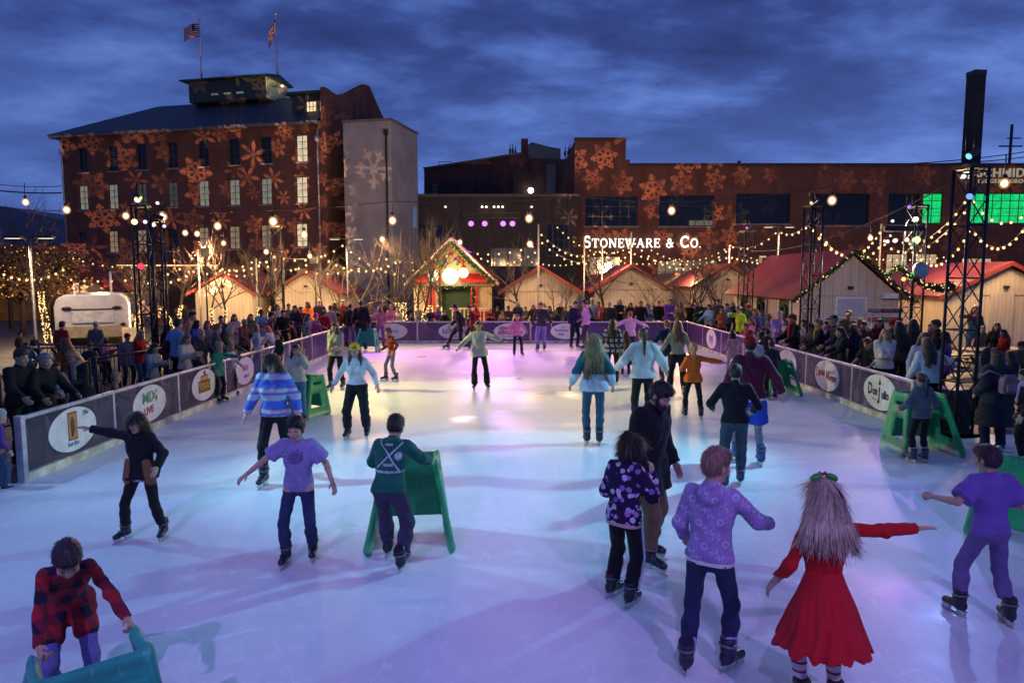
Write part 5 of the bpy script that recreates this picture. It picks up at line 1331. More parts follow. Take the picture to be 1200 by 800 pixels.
for px,Y,h,w,lab in TW: truss(X_(px,Y),Y,h,w,lab)
truss(-8.4,8.6,4.4,.4,'truss tower beyond the left edge of the picture'); 
# dressing on the right near tower
# ------------------------------------------------------------------ stage lights
def stage_light(loc,aim,col,label,power,size=60,blend=.6,lens=12,rad=.09,soft=.09,name='stage_light'):
    s=empty(name,loc,0,label,'stage light','stage lights on the towers'); d=(Vector(aim)-Vector(loc)).normalized(); M=d.to_track_quat('-Z','Y').to_matrix().to_4x4()
    can=MB(); can.tube([(0,0,.22),(0,0,.2),(0,0,.0),(0,0,-.02)],[rad*.6,rad*.85,rad,rad*1.15],12,0,True); o=can.build('housing',BLACK,s); o.matrix_local=M
    le=MB(); le.tube([(0,0,-.022),(0,0,-.032)],[rad*.95,rad*.8],12); l_=le.build('lens',emit(col,lens,False),s); l_.matrix_local=M
    y=MB(); y.tube([(rad*1.2,0,.08),(rad*1.25,0,.3),(-rad*1.25,0,.3),(-rad*1.2,0,.08)],.014,5); o=y.build('yoke',BLACK,s); o.matrix_local=Matrix.Identity(4)
    L=bpy.data.lights.new(name+'_beam','SPOT'); L.energy=power; L.color=col; L.spot_size=R_(size); L.spot_blend=blend; L.shadow_soft_size=soft
    lo=link(bpy.data.objects.new('beam',L)); lo.parent=s; lo.matrix_local=Matrix.Translation(d*.05)@M
    return lo
# ------------------------------------------------------------------ people
C=dict(black=(.012,.012,.014),charcoal=(.035,.035,.04),grey=(.16,.16,.17),lightgrey=(.38,.38,.38),white=(.68,.67,.64),cream=(.62,.56,.42),navy=(.018,.024,.06),blue=(.04,.09,.32),lightblue=(.22,.36,.55),denim=(.06,.10,.18),teal=(.02,.16,.17),green=(.02,.14,.06),darkgreen=(.012,.05,.03),olive=(.10,.11,.05),neon=(.45,.75,.03),yellow=(.62,.42,.03),orange=(.85,.17,.015),red=(.42,.02,.02),maroon=(.14,.015,.03),pink=(.66,.22,.36),hotpink=(.7,.05,.25),palepink=(.62,.36,.36),purple=(.16,.06,.30),lilac=(.40,.30,.58),brown=(.12,.065,.035),tan=(.34,.22,.12),rust=(.28,.08,.03),khaki=(.26,.19,.11))
HC=dict(black=(.012,.01,.01),darkbrown=(.035,.02,.013),brown=(.075,.04,.022),auburn=(.16,.05,.02),red=(.26,.08,.025),blond=(.38,.25,.10),paleblond=(.48,.36,.22),grey=(.30,.29,.28),white=(.6,.58,.55))
SK=dict(f=(.56,.33,.24),m=(.48,.27,.19),t=(.34,.18,.11),d=(.12,.06,.04))
def fb_(n,**k): return fabric(C[n] if isinstance(n,str) else n,**k)
BLKT=fb_('black'); JEAN=fabric(C['denim']); NAVT=fb_('navy')
def sk(f,hy,label,**k):
    """a skater: f = feet in the photo, hy = top of the head there"""
    P=at(*f); k['at']=k.get('loc',P); P=k['at']
    if 'h' not in k: k['h']=max(.8,atY(f[0],hy,P[1]).z)+k.get('dh',0)
    k['label']=label; k.setdefault('group',None)
    return person(k)
D_='relax'
# --- nearest row
sk((0,0),0,'boy in red and black plaid shirt bending over a teal skating aid',loc=Vector((-2.6,3.84,0)),h=1.39,child=.8,hd=36,lean=40,top=fabric((.42,.018,.03),'plaid',c2=(.02,.012,.04),p=8.5),topkind='jacket',hem=-.16,loose=.004,legs=fabric((.16,.13,.36)),hands=((.06,.36,-.40),(.20,.36,-.36)),hmode=('grip','grip'),hdir=((.1,-.85,-.5),(.3,-.85,-.4)),hair='short',hairc=(.035,.016,.03),hpitch=26,feet=((.12,-.12,8),(.12,.12,8)))
aid(Vector((-2.15,3.30,0)),40,'teal plastic skating aid held by the boy in red plaid at the bottom edge',TEALA,.9)
sk((170,631),476,'teen in open black jacket with tan lining, one arm stretched out to the boards',fem=1,child=.5,hd=-4,top=fb_('black'),topkind='jacket',loose=.028,hem=-.12,open=fb_((.22,.11,.05)),under=fb_('lilac'),legs=BLKT,lloose=.008,hands=((.53,.02,.10),(.17,.14,-.38)),feet=((.24,.06,14),(.24,-.04,14)),hair='long',hairc=HC['darkbrown'],hyaw=4,hmode=('flat','relax'),hlen=.8,collar=.01,hood=1)
sk((352,657),478,'boy in lilac T-shirt with a dark swirl print, arms held out for balance',child=.7,hd=4,roll=2,lean=7,top=fabric((.30,.24,.50),'spiral',c2=(.02,.015,.06),p=(0,1.0)),topkind='tshirt',sleeve=.46,loose=.02,hem=-.10,legs=fabric((.025,.035,.09)),lloose=.01,hands=((.40,.12,-.30),(.24,.05,-.43)),feet=((.14,.1,6),(.13,-.08,8)),hair='short',hairc=HC['black'],hyaw=-8,crouch=.03)
sk((464,657),482,'boy in dark green hoodie with white crossed sticks on the back, pushing a green aid',dh=.09,child=.5,hd=172,lean=22,top=fabric((.01,.13,.085),'crossed',c2=(.6,.66,.62),p=(0,1.04)),topkind='hoodie',hood=1,loose=.03,hem=-.06,legs=fabric((.04,.035,.075)),lloose=.022,hands=((.14,.42,-.28),(.12,.36,-.3)),hmode=('grip','grip'),feet=((.15,-.22,8,.05,-18),(.13,.12,6)),hair='short',hairc=(.03,.018,.015),hpitch=14)
aid(at(482,632),186,'green plastic skating aid pushed by the boy in the green hoodie',GREENA,1.0)
sk((322,566),408,'woman in wide blue, white and pink striped sweater skating toward the viewer',fem=1,hd=0,top=fabric((.08,.17,.62),'stripe',c2=(.55,.56,.66),p=3.7),topkind='sweater',loose=.03,hem=-.06,legs=BLKT,hands=((.2,.06,-.47),(.17,.02,-.48)),feet=((.1,.12,4),(.12,-.28,10,.09,-28)),hair='wavy',spread=1.2,samp=.6,hairc=HC['darkbrown'],hairlen=.8)
sk((350,497),400,'long haired woman in cream cardigan raising a hand to her cheek',fem=1,hd=2,top=fb_('cream'),topkind='sweater',loose=.025,hem=-.05,legs=fabric((.09,.22,.28)),hands=((.1,.1,-.48),(.0,.20,.08)),hair='long',hairfront=1,hairc=HC['darkbrown'],elbow=(V3(-.3,1,-.2),V3(.5,-.2,-1)))
aid(at(360,486),150,'green skating aid right of the woman raising a hand to her cheek',GREENA,.9)
sk((419,513),397,'woman in yellow beanie and white sweater with black trousers',fem=1,hd=0,lean=5,top=fb_('white'),topkind='sweater',hem=.02,loose=.014,legs=fabric(C['black']),lloose=.02,hands=((.24,.08,-.43),(.24,.08,-.43)),feet=((.17,.02,8),(.17,-.02,8)),hair='wavy',hairfront=1,hairc=(.10,.05,.025),hat=('beanie',fabric((.72,.42,.02))),hpitch=18,crouch=.03)
sk((394,456),375,'woman in oatmeal cardigan with hands together, long brown hair',fem=1,hd=-12,top=fabric((.46,.42,.31)),topkind='sweater',loose=.03,hem=-.1,legs=BLKT,hands=((-.06,.22,-.34),(-.08,.22,-.36)),feet=((.1,.1,8),(.12,-.15,8)),hair='wavy',hairc=HC['brown'],hairfront=1)
sk((458,446),381,'child in orange red plaid shirt and grey jeans gliding left',child=1,hd=-55,lean=8,top=fabric((.5,.07,.02),'plaid',c2=(.09,.02,.015),p=7.5),topkind='hoodie',hood=1,hem=-.1,legs=fabric((.2,.2,.24)),hands=((.1,.2,-.38),(.2,.05,-.4)),feet=((.15,.12,8),(.15,-.12,8)),hair='short',hairc=HC['auburn'])
sk((562,456),373,'girl in loose cream sweater with arms spread and flared black trousers',fem=1,child=.5,hd=3,top=fabric((.66,.62,.44)),topkind='sweater',loose=.03,hem=-.12,legs=BLKT,flare=.035,cuff=.03,hands=((.36,.1,-.32),(.44,.06,-.16)),feet=((.13,.04,8),(.2,-.04,14)),hair='long',hairc=HC['brown'],roll=-2)
# --- far end
sk((536,409),352,'man in black coat striding left past the far boards',hd=-78,lean=16,dh=.06,top=BLKT,topkind='coat',hem=-.2,loose=.025,legs=BLKT,feet=((.1,.34,2),(.1,-.36,2,.03,-15)),hands=((.1,.2,-.45),(.1,-.2,-.45)),hair='short',hairc=HC['black'])
sk((552,404),354,'person in maroon coat close behind the striding man in black',hd=-70,fem=1,lean=12,top=fb_('maroon'),topkind='coat',hem=-.2,legs=NAVT,hands=((.1,.1,-.48),(.1,-.1,-.48)),feet=((.1,.2,2),(.1,-.2,2)),hair='short',hairc=HC['darkbrown'])
sk((606,417),366,'girl in bright pink jacket with black leggings by the far boards',fem=1,child=.8,hd=10,top=fb_('pink'),topkind='jacket',loose=.02,hem=-.12,legs=BLKT,hands=((.22,.05,-.42),(.26,.05,-.38)),feet=((.13,.05,8),(.22,-.05,14)),hair='bob',hairc=HC['auburn'])
sk((634,411),352,'man in dark jacket and pale blue jeans before the far boards',hd=-15,top=fb_('charcoal'),topkind='jacket',loose=.02,legs=fabric((.20,.2,.42)),lloose=.015,hands=((.16,.04,-.48),(.2,.04,-.44)),feet=((.1,.1,6),(.1,-.1,6)),hair='short',hairc=HC['darkbrown'])
sk((686,410),350,'woman in lilac pink jacket standing side on at the far boards',fem=1,hd=-85,top=fabric((.5,.30,.48)),topkind='jacket',legs=fb_('charcoal'),hands=((.1,.2,-.42),(.1,.1,-.45)),hair='short',hairc=HC['darkbrown'])
sk((673,409),351,'person in dark clothes partly hidden by the woman in lilac pink',hd=20,fem=1,top=fb_('navy'),topkind='coat',hem=-.2,legs=BLKT,hair='short',hairc=HC['black'])
sk((717,450),372,'woman in black and white checked shirt, dark hair, skating away',fem=1,hd=172,top=fabric((.4,.43,.42),'check',c2=(.018,.022,.035)),topkind='jacket',loose=.025,hem=-.12,legs=BLKT,hair='long',hairc=HC['darkbrown'],hands=((.13,.08,-.48),(.13,.12,-.46)))
sk((695,521),388,'girl with long blond hair in teal and white two tone jacket, seen from behind',fem=1,child=.3,hd=179,top=fabric((.55,.62,.64),'split',c2=(.03,.15,.17),p=1.13),topkind='jacket',loose=.035,hem=-.12,legs=fabric((.04,.10,.13)),hands=((.16,.06,-.47),(.2,.06,-.45)),feet=((.1,.0,5),(.1,.03,5)),hair='long',hairlen=1.1,spread=1.25,hairc=(.36,.24,.10),cuff=.12)
sk((738,424),363,'short haired person in pale pink top with arms spread, skating away',hd=178,lean=8,top=fabric((.6,.42,.42)),topkind='sweater',loose=.02,legs=fb_('charcoal'),hands=((.42,.14,-.2),(.42,.14,-.2)),hair='short',hairc=HC['red'])
sk((733,440),386,'small child with dark auburn hair in a brown coat behind a green aid',fem=1,child=1,hd=182,top=fb_('brown'),topkind='coat',hem=-.15,legs=BLKT,hair='long',hairc=(.09,.02,.02),hands=((.12,.35,-.2),(.12,.35,-.2)))
aid(at(734,434),180,'green skating aid before the child with dark auburn hair',GREENA,.8)
sk((752,503),381,'woman in baggy white sweater with a long brown ponytail, seen from behind',fem=1,hd=178,top=fabric((.66,.65,.58)),topkind='sweater',loose=.045,hem=-.08,legs=BLKT,hair='pony',hairc=HC['brown'],hands=((.26,.12,-.40),(.28,.1,-.38)),feet=((.12,.1,8),(.12,-.1,8)))
sk((781,452),373,'ginger haired boy in navy top just beyond the woman in olive',hd=190,top=fb_('navy'),topkind='sweater',legs=NAVT,hair='short',hairc=HC['red'],hands=((.2,.1,-.42),(.3,.1,-.36)))
sk((793,466),373,'woman in olive sweater with long wavy brown hair and pale skates',fem=1,hd=176,top=fabric((.34,.38,.26)),topkind='sweater',hem=.0,legs=BLKT,lloose=.012,hair='wavy',hairc=(.17,.085,.035),hands=((.16,.1,-.46),(.24,.1,-.42)),feet=((.16,-.02,6),(.14,.08,6)),bootm=plain((.42,.42,.4),.4))
sk((811,490),399,'girl in orange hoodie with blond ponytail, one arm stretched right',fem=1,child=.7,hd=174,top=fb_('orange'),topkind='hoodie',loose=.025,hem=-.12,legs=BLKT,hair='pony',hairc=(.42,.26,.09),hands=((.52,.06,-.10),(.1,.22,-.3)),feet=((.2,-.02,16),(.16,.04,8)),bootm=plain((.02,.02,.025),.4))
sk((857,442),385,'small child in pale pink belted coat near the right boards',fem=1,child=1,hd=176,top=fb_('palepink'),topkind='coat',hem=-.26,hood=1,legs=fabric((.45,.38,.42)),hair='bob',hairc=HC['black'],hands=((.18,.1,-.4),(.12,.1,-.42)),glove=fb_('red'))
# --- middle and near right
sk((761,660),437,'tall bearded man in long black coat and khaki trousers looking down',hd=48,lean=6,top=fabric((.009,.009,.011)),topkind='coat',hem=-.24,loose=.045,legs=fabric((.15,.10,.055)),lloose=.014,hands=((.06,.10,-.50),(.06,.12,-.49)),feet=((.12,.08,10),(.13,-.1,10)),hair='short',hairc=(.014,.011,.01),beard=1,hpitch=24,hyaw=0,wide=1.08,girth=1.12)
sk((730,706),503,'girl in purple flowered jacket and black track trousers beside the bearded man',fem=1,child=.8,hd=142,top=fabric((.02,.008,.05),'floral'),topkind='puffer',loose=.04,hem=-.1,under=fb_((.55,.36,.34)),legs=fabric((.012,.012,.016)),stripe=fb_((.55,.53,.62)),striped=0,lloose=.018,hands=((.06,.2,-.06),(.06,.26,-.3)),elbow=(V3(-.6,-.2,-1),V3(.3,.4,-.6)),feet=((.1,-.02,4),(.16,.06,-12)),hair='bun',hairc=HC['darkbrown'],hpitch=20,cuff=.06)
sk((828,786),518,'boy in lilac hoodie with pale script all over, lilac sock cuffs above dark skates',child=.6,hd=152,top=fabric((.34,.23,.50),'script',c2=(.62,.56,.74)),topkind='hoodie',hood=1,loose=.022,hem=-.06,under=fb_('white'),legs=fabric((.02,.024,.075)),lloose=.008,hands=((.22,.34,-.28),(.1,.2,-.44)),hmode=('fist','relax'),feet=((.15,.1,26),(.14,-.06,4,.02,-10)),hair='short',hairc=(.27,.14,.10),hyaw=-32,cuffm=fabric((.36,.3,.58)),cuff=.15,bootm=plain((.025,.02,.055),.3,0,.3,9))
sk((958,838),556,'girl in red dress with tulle skirt and long pale blond hair, arm stretched right',fem=1,child=.8,hd=181,top=fabric((.47,.008,.014)),topkind='dress',hem=-.44,loose=.008,hands=((.53,.05,.0),(.2,.06,-.44)),feet=((.12,.0,8),(.12,.04,8)),hair='long',hairlen=.6,spread=1.42,samp=.8,hairc=(.50,.34,.26),hat=('bow',plain((.03,.24,.05),.5)),socks=fabric((.72,.62,.68),'bands',c2=(.42,.02,.06),p=19),skirtm=fabric((.50,.010,.02)),hmode=('flat','relax'),twist=-4,sleeve=1)
sk((858,570),422,'man in plain black sweater and dark jeans, hands in front, seen from behind',hd=168,top=fabric((.010,.010,.012)),topkind='sweater',loose=.018,hem=-.05,legs=fabric((.035,.07,.085)),lloose=.012,hands=((.10,.22,-.36),(.12,.24,-.34)),elbow=(V3(-.55,.9,-.2),V3(.55,.9,-.2)),feet=((.12,.12,6),(.12,-.14,6)),hair='short',hairc=(.03,.022,.018),bootm=plain((.03,.04,.09),.35))
sk((876,543),389,'tall man in maroon jacket, blue shorts and red bobble hat',hd=178,top=fabric((.10,.012,.03)),topkind='jacket',loose=.03,hem=-.08,under=fb_('white'),legs=fabric((.02,.07,.42)),shorts=1,lloose=.03,hands=((.26,.02,-.44),(.12,.2,-.42)),feet=((.14,-.1,6),(.13,.12,8)),hair='short',hairc=HC['black'],hat=('bobble',fabric((.35,.01,.015))),socks=fabric((.2,.2,.22)),bootm=plain((.02,.06,.2),.35))
sk((903,468),396,'boy in dark grey jacket leaning on a green aid by the SPIRIT board',child=.5,hd=190,top=fb_('charcoal'),topkind='jacket',legs=BLKT,hair='short',hairc=HC['darkbrown'],hands=((.1,.34,-.25),(.1,.34,-.25)),lean=10)
aid(at(912,462),185,'green skating aid half hidden by the man in maroon',GREENA,.9)
sk((884,462),392,'person in white hooded top half hidden by the man in maroon',fem=1,hd=175,top=fb_('white'),topkind='hoodie',hood=1,legs=BLKT,hair='short',hairc=HC['brown'])
sk((899,447),384,'dark haired man in black standing at the right boards beyond the bobble hat',hd=120,top=BLKT,topkind='jacket',legs=BLKT,hair='short',hairc=HC['black'],loc=at(897,446))
sk((1076,541),434,'girl in grey puffer jacket holding a green aid by the DON JULIO board',fem=1,child=.5,hd=184,top=fabric((.11,.15,.16),'quilt'),topkind='puffer',loose=.03,hem=-.1,legs=BLKT,hair='pony',hairc=(.03,.015,.02),hands=((.22,.16,-.40),(.16,.2,-.4)),feet=((.12,.0,4),(.12,.0,4)),cuffm=fabric((.4,.45,.55)),cuff=.15,lean=4,bootm=plain((.02,.035,.09),.35))
aid(at(1078,529)+Vector((0,.05,0)),180,'green skating aid held by the girl in the grey puffer jacket',GREENA,1.05)
sk((1148,724),515,'boy in purple T-shirt and mauve joggers skating away at the right',child=.6,hd=186,lean=5,top=fabric((.17,.10,.40)),topkind='tshirt',sleeve=.5,loose=.026,hem=-.06,legs=fabric((.15,.11,.28)),lloose=.013,hands=((.14,.18,-.30),(.30,.20,-.20)),elbow=(V3(-.4,.8,-.4),V3(.6,.5,-.6)),hmode=('relax','fist'),feet=((.18,-.14,18,.0,0),(.16,.1,6)),hair='short',hairc=(.05,.022,.03),hyaw=12,cuff=.13)
aid(at(1196,632),-52,'green skating aid at the right frame edge gripped by a hand in black sleeve',GREENA,1.05)
sk((1236,652),470,'person in black jacket mostly beyond the right edge, gripping a green aid',hd=-55,lean=14,dh=.06,top=BLKT,topkind='jacket',loose=.02,legs=BLKT,hair='long',hairc=HC['brown'],hands=((.0,.42,-.3),(.05,.4,-.32)),fem=1,hmode=('grip','grip'))
# --- along the left boards on the ice
sk((258,471),398,'blond girl in green coat reaching along the left boards',fem=1,child=.8,hd=70,top=fabric((.03,.22,.15)),topkind='coat',hem=-.2,loose=.02,legs=BLKT,hair='bun',hairc=HC['blond'],hands=((.1,.1,-.45),(.2,.44,-.1)),lean=6)
sk((272,463),400,'girl in white top and brown trousers behind the girl in the green coat',fem=1,child=.8,hd=60,top=fb_('white'),topkind='sweater',legs=fabric((.08,.05,.05)),hair='long',hairc=HC['blond'],hands=((.1,.1,-.45),(.1,.2,-.4)))
sk((318,441),381,'red haired woman in white coat bending to the left boards',fem=1,hd=-95,lean=22,dh=.08,top=fabric((.62,.57,.55)),topkind='coat',hem=-.12,loose=.03,legs=BLKT,hair='bob',hairc=HC['red'],hands=((.06,.38,-.25),(.06,.36,-.3)))
sk((328,447),386,'child in dark green jacket beside the woman in the white coat',child=1,hd=-40,top=fb_('darkgreen'),topkind='jacket',legs=BLKT,hair='short',hairc=HC['brown'])
sk((345,428),374,'man with orange scarf stretching an arm to the left boards',hd=-80,lean=12,top=fb_('black'),topkind='jacket',legs=BLKT,hair='short',hairc=HC['black'],scarf=fb_('orange'),hands=((.1,.48,-.1),(.1,.1,-.46)))
sk((362,424),366,'woman in grey jacket with an outstretched arm near the left corner',fem=1,hd=70,top=fb_('grey'),topkind='jacket',legs=fb_('purple'),hair='long',hairc=HC['black'],hands=((.1,.1,-.46),(.3,.4,-.2)))
sk((371,417),366,'child in hot pink snowsuit at the left corner of the rink',child=1,fem=1,hd=170,top=fb_('hotpink'),topkind='puffer',hood=1,loose=.02,legs=fb_('hotpink'),hair='none',hat=('beanie',fb_('hotpink')))
sk((381,412),362,'person in red hooded jacket at the left corner of the rink',hd=175,top=fb_('red'),topkind='hoodie',hood=1,legs=fb_('purple'),hair='short',hairc=HC['brown'])
sk((388,410),356,'tall man in pale pink shirt at the left corner of the rink',hd=170,top=fabric((.5,.33,.36)),topkind='sweater',legs=fb_('charcoal'),hair='short',hairc=HC['brown'])
sk((411,409),354,'man in purple jeans and black jacket left of the far green aid',hd=165,top=BLKT,topkind='jacket',legs=fabric((.2,.16,.36)),hair='short',hairc=HC['black'])
sk((424,411),350,'man in long black coat beside the far green aid',hd=185,top=BLKT,topkind='coat',hem=-.3,loose=.03,legs=BLKT,hair='short',hairc=HC['black'],wide=1.1)
aid(at(431,412),178,'far teal green skating aid left of the child in orange plaid',TEALA,.95)
sk((446,408),357,'woman in dusty pink jacket behind the child in orange plaid',fem=1,hd=200,top=fabric((.5,.16,.24)),topkind='jacket',legs=fb_('purple'),hair='bob',hairc=HC['auburn'],hands=((.1,.1,-.45),(.4,.1,-.25)))
# ------------------------------------------------------------------ onlookers off the ice
def by(px,hy,label,X=None,Y=None,**k):
    if Y is None: Y=X*F/(px-600)
    P=atY(px,hy,Y); k['h']=k.get('h') or max(.85,min(1.95,P.z+.03+k.get('dh',0))); k['at']=Vector((P.x,Y,-.03)); k['skate']=0; k['label']=label; k.setdefault('group','onlookers round the rink')
    k.setdefault('legs',BLKT if rng.random()<.6 else JEAN)
    return person(k)
HANDS=dict(down=((.1,.06,-.5),(.1,.06,-.5)),pock=((.12,.1,-.42),(.12,.1,-.42)),fold=((-.12,.22,-.26),(-.12,.22,-.28)),phone=((-.04,.3,-.16),(-.02,.3,-.16)),rail=((.1,.34,-.36),(.1,.34,-.36)),up=((.0,.3,.05),(.1,.06,-.48)))
# left side, near
by(20,404,'man in black jacket with short auburn hair, leftmost at the left boards',X=-6.95,hd=78,top=BLKT,topkind='jacket',loose=.03,hair='short',hairc=(.08,.03,.018),hands=HANDS['rail'],lean=8)
by(49,409,'grey haired man in black fleece leaning on the left boards',X=-6.78,hd=70,top=fabric((.014,.014,.016)),topkind='jacket',loose=.03,hair='short',hairc=HC['grey'],hands=HANDS['rail'],lean=10)
by(64,422,'person in pale denim jacket behind the grey haired man',Y=11.4,fem=1,hd=60,top=fabric((.24,.32,.45)),topkind='jacket',hair='long',hairc=HC['brown'],hands=HANDS['rail'])
by(77,393,'long haired person in rust coat standing behind the left boards',Y=12.3,fem=1,hd=-120,top=fb_('rust'),topkind='coat',hem=-.3,hair='long',hairc=HC['auburn'])
by(90,413,'blond woman in pink scarf and dark coat looking down at the left boards',Y=10.9,dh=.12,fem=1,hd=-10,top=fabric((.022,.028,.03)),topkind='coat',hem=-.2,hair='bob',hairc=(.34,.2,.09),scarf=fabric((.50,.30,.27)),hpitch=28,hands=HANDS['fold'],lean=10)
by(133,434,'small blond child peering over the left boards',X=-6.55,child=1,hd=120,top=fabric((.20,.13,.07)),topkind='jacket',hair='short',hairc=HC['blond'],hands=HANDS['rail'])
by(-4,478,'child in pale knitted hat at the near end of the left boards',Y=8.35,child=1,hd=150,top=fb_('purple'),topkind='jacket',hair='none',hat=('beanie',fb_('lightgrey')))
by(178,399,'woman with long dark hair holding a phone beyond the MIX oval',X=-6.95,fem=1,hd=75,top=fabric((.22,.25,.28)),topkind='sweater',hair='long',hairc=HC['darkbrown'],hands=HANDS['phone'],hpitch=18)
by(206,371,'tall man in light blue shirt standing behind the woman in cream',X=-7.5,hd=150,top=fb_('lightblue'),topkind='sweater',hair='short',hairc=HC['black'],hands=HANDS['pock'])
by(216,389,'woman in cream jacket with long blond brown hair at the left boards',X=-6.8,fem=1,hd=75,top=fb_('cream'),topkind='jacket',loose=.03,hair='long',hairc=(.2,.11,.05),hands=HANDS['phone'],hpitch=15)
by(234,384,'grey haired person in dark coat right of the woman in cream',X=-6.7,hd=60,top=fb_('charcoal'),topkind='coat',hair='short',hairc=HC['grey'],hands=HANDS['rail'])
by(252,377,'man in grey green jacket at the left boards above the pink oval',X=-6.75,hd=120,top=fabric((.12,.13,.10)),topkind='jacket',loose=.03,hair='short',hairc=(.2,.13,.09),hands=HANDS['rail'])
by(267,381,'bald topped man in olive jacket behind the girl in the green coat',X=-6.6,hd=100,top=fb_('olive'),topkind='jacket',loose=.03,hair='short',hairc=HC['grey'],hands=HANDS['rail'])
by(222,362,'person in tan coat with dark hood under the left hut trees',Y=19,hd=100,top=fb_('tan'),topkind='coat',hair='short',hairc=HC['black'],lean=12)
by(243,373,'woman in auburn hair and blush coat under the left hut trees',Y=17.5,fem=1,hd=20,top=fabric((.42,.25,.2)),topkind='coat',hair='long',hairc=HC['auburn'])
by(300,377,'red headed woman in white sweater beyond the left boards',X=-6.55,fem=1,hd=-60,top=fb_('white'),topkind='sweater',hair='bob',hairc=HC['red'])
by(316,364,'man in plum jacket with dark cap behind the left boards',Y=21,hd=120,top=fabric((.12,.03,.09)),topkind='jacket',hair='short',hairc=HC['black'],hat=('cap',fb_('black')))
by(331,361,'man in black jacket with ruddy face behind the left boards',Y=22,hd=40,top=BLKT,topkind='jacket',hair='short',hairc=HC['black'])
by(346,356,'woman with dark hair in dark purple coat behind the left corner',Y=23.5,fem=1,hd=0,top=fabric((.05,.02,.06)),topkind='coat',hair='long',hairc=HC['black'])
by(352,357,'man in burgundy jacket behind the left corner',Y=24.6,hd=30,top=fb_('maroon'),topkind='jacket',hair='short',hairc=HC['darkbrown'])
by(72,385,'person in scarlet jacket seated near the white camper',Y=18.0,hd=170,top=fb_('red'),topkind='jacket',hair='short',hairc=HC['black'],h=1.5)
by(112,386,'person in slate jacket with a pale cap before the camper',Y=18.6,hd=185,top=fabric((.10,.12,.13)),topkind='jacket',hair='short',hairc=HC['grey'],h=1.45,hat=('cap',fb_('lightgrey')))
by(22,388,'dark haired figure in black behind the left fence',Y=20,hd=90,top=BLKT,topkind='coat',hair='short',hairc=HC['black'])
by(40,392,'figure in navy coat and white beanie behind the left fence',Y=21,hd=60,top=fb_('navy'),topkind='coat',hair='short',hat=('beanie',fb_('white')))
# behind the far boards
FAR=[(458,356,'f','pink','auburn',20,'at the left end of the far boards'),(482,366,'m','charcoal','black',0,'among the tree lights left of the chalet'),(504,360,'m','navy','darkbrown',10,'before the left wall of the chalet'),(521,363,'f','black','black',0,'before the chalet picket fence'),(575,361,'f','maroon','brown',0,'at the red planter right of the chalet door'),(583,358,'m','black','black',-10,'just right of the lit chalet'),(596,357,'m','charcoal','black',0,'between the chalet and the next cream hut'),(607,352,'f','navy','grey',10,'by the left slope of the chalet side hut'),(625,356,'f','black','black',0,'left of the man in pale blue jeans'),(644,357,'f','brown','black',0,'right of the man in pale blue jeans'),(652,362,'m','darkgreen','darkbrown',0,'under the small wrapped tree'),(662,358,'f','charcoal','darkbrown',10,'right of the small wrapped tree'),(669,357,'m','navy','brown',0,'left of the woman in lilac pink'),
(694,348,'m','lightgrey','brown',0,'and pale hat behind the lilac pink woman'),(702,352,'m','red','darkbrown',-15,'left of the central hut gable'),(714,352,'m','charcoal','grey',0,'under the left slope of the central hut'),(726,349,'f','black','grey',0,'beside the dark pole before the central hut'),(739,353,'f','black','black',10,'right of the dark pole before the central hut'),(751,351,'m','black','brown',0,'under the peak of the central hut'),(759,354,'f','lightblue','brown',-10,'just right of the central hut peak'),(772,351,'m','black','black',0,'under the right slope of the central hut'),(785,348,'m','purple','darkbrown',0,'tallest before the low spreading tree'),(797,352,'f','tan','brown',-15,'right of the tallest man before the low tree'),(808,353,'m','black','black',0,'before the many stemmed tree'),(820,351,'f','darkgreen','black',0,'right of the many stemmed tree')]
hnm=dict(darkbrown='dark brown',paleblond='pale blond')
for i,(px,hy,sx,cn,hn,hd,anc) in enumerate(FAR):
    gar=['coat','jacket','hoodie'][i%3]; hat_=('beanie',fb_('white')) if px==694 else None
    by(px,hy,'%s in %s %s with %s hair %s'%('woman' if sx=='f' else 'man',{'lightblue':'light blue','lightgrey':'light grey','darkgreen':'dark green'}.get(cn,cn),gar,hnm.get(hn,hn),anc.replace('right of the chalet','by the chalet')),Y=27.6+.9*(i%3)+rng.uniform(-.2,.2),fem=sx=='f',hd=hd+rng.uniform(-15,15),top=fb_(cn),topkind=gar,hem=-.25 if gar=='coat' else -.1,loose=.02,hair=('long' if i%2 else 'bob') if sx=='f' else 'short',hairc=HC[hn],hands=HANDS[['down','fold','rail','pock','phone'][i%5]],hat=hat_,skin=SK['fmtf'[i%4]])
# right side, behind the right boards
RT_=[(832,355,'f','lightblue','black',-60,26.3,'at the far right corner of the rink'),(842,349,'m','charcoal','black',-40,27.8,'behind the far right corner, head above the others'),(846,360,'f','rust','auburn',-30,25.3,'just past the far right corner'),(853,354,'m','blue','darkbrown',-60,26.8,'left of the person in neon yellow'),(886,360,'f','purple','brown',-70,22.6,'right of the person in neon yellow'),(836,372,'f','hotpink','brown',170,24.2,'with a hat at the TM board')]
for i,(px,hy,sx,cn,hn,hd,Y,anc) in enumerate(RT_):
    by(px,hy,'%s in %s jacket with %s hair %s'%('woman' if sx=='f' else 'man',{'lightblue':'light blue','hotpink':'hot pink'}.get(cn,cn),hnm.get(hn,hn),anc),Y=Y,fem=sx=='f',child=1 if cn=='hotpink' else 0,hd=hd,top=fb_(cn),topkind='jacket',loose=.02,hair='long' if sx=='f' else 'short',hairc=HC[hn],hands=HANDS[['rail','down','fold'][i%3]])
by(868,357,'person in neon yellow jacket and white cap at the right boards',Y=22.4,hd=-80,top=fb_('neon'),topkind='jacket',loose=.04,hair='short',hairc=HC['brown'],hat=('cap',fb_('white')),hands=HANDS['up'])
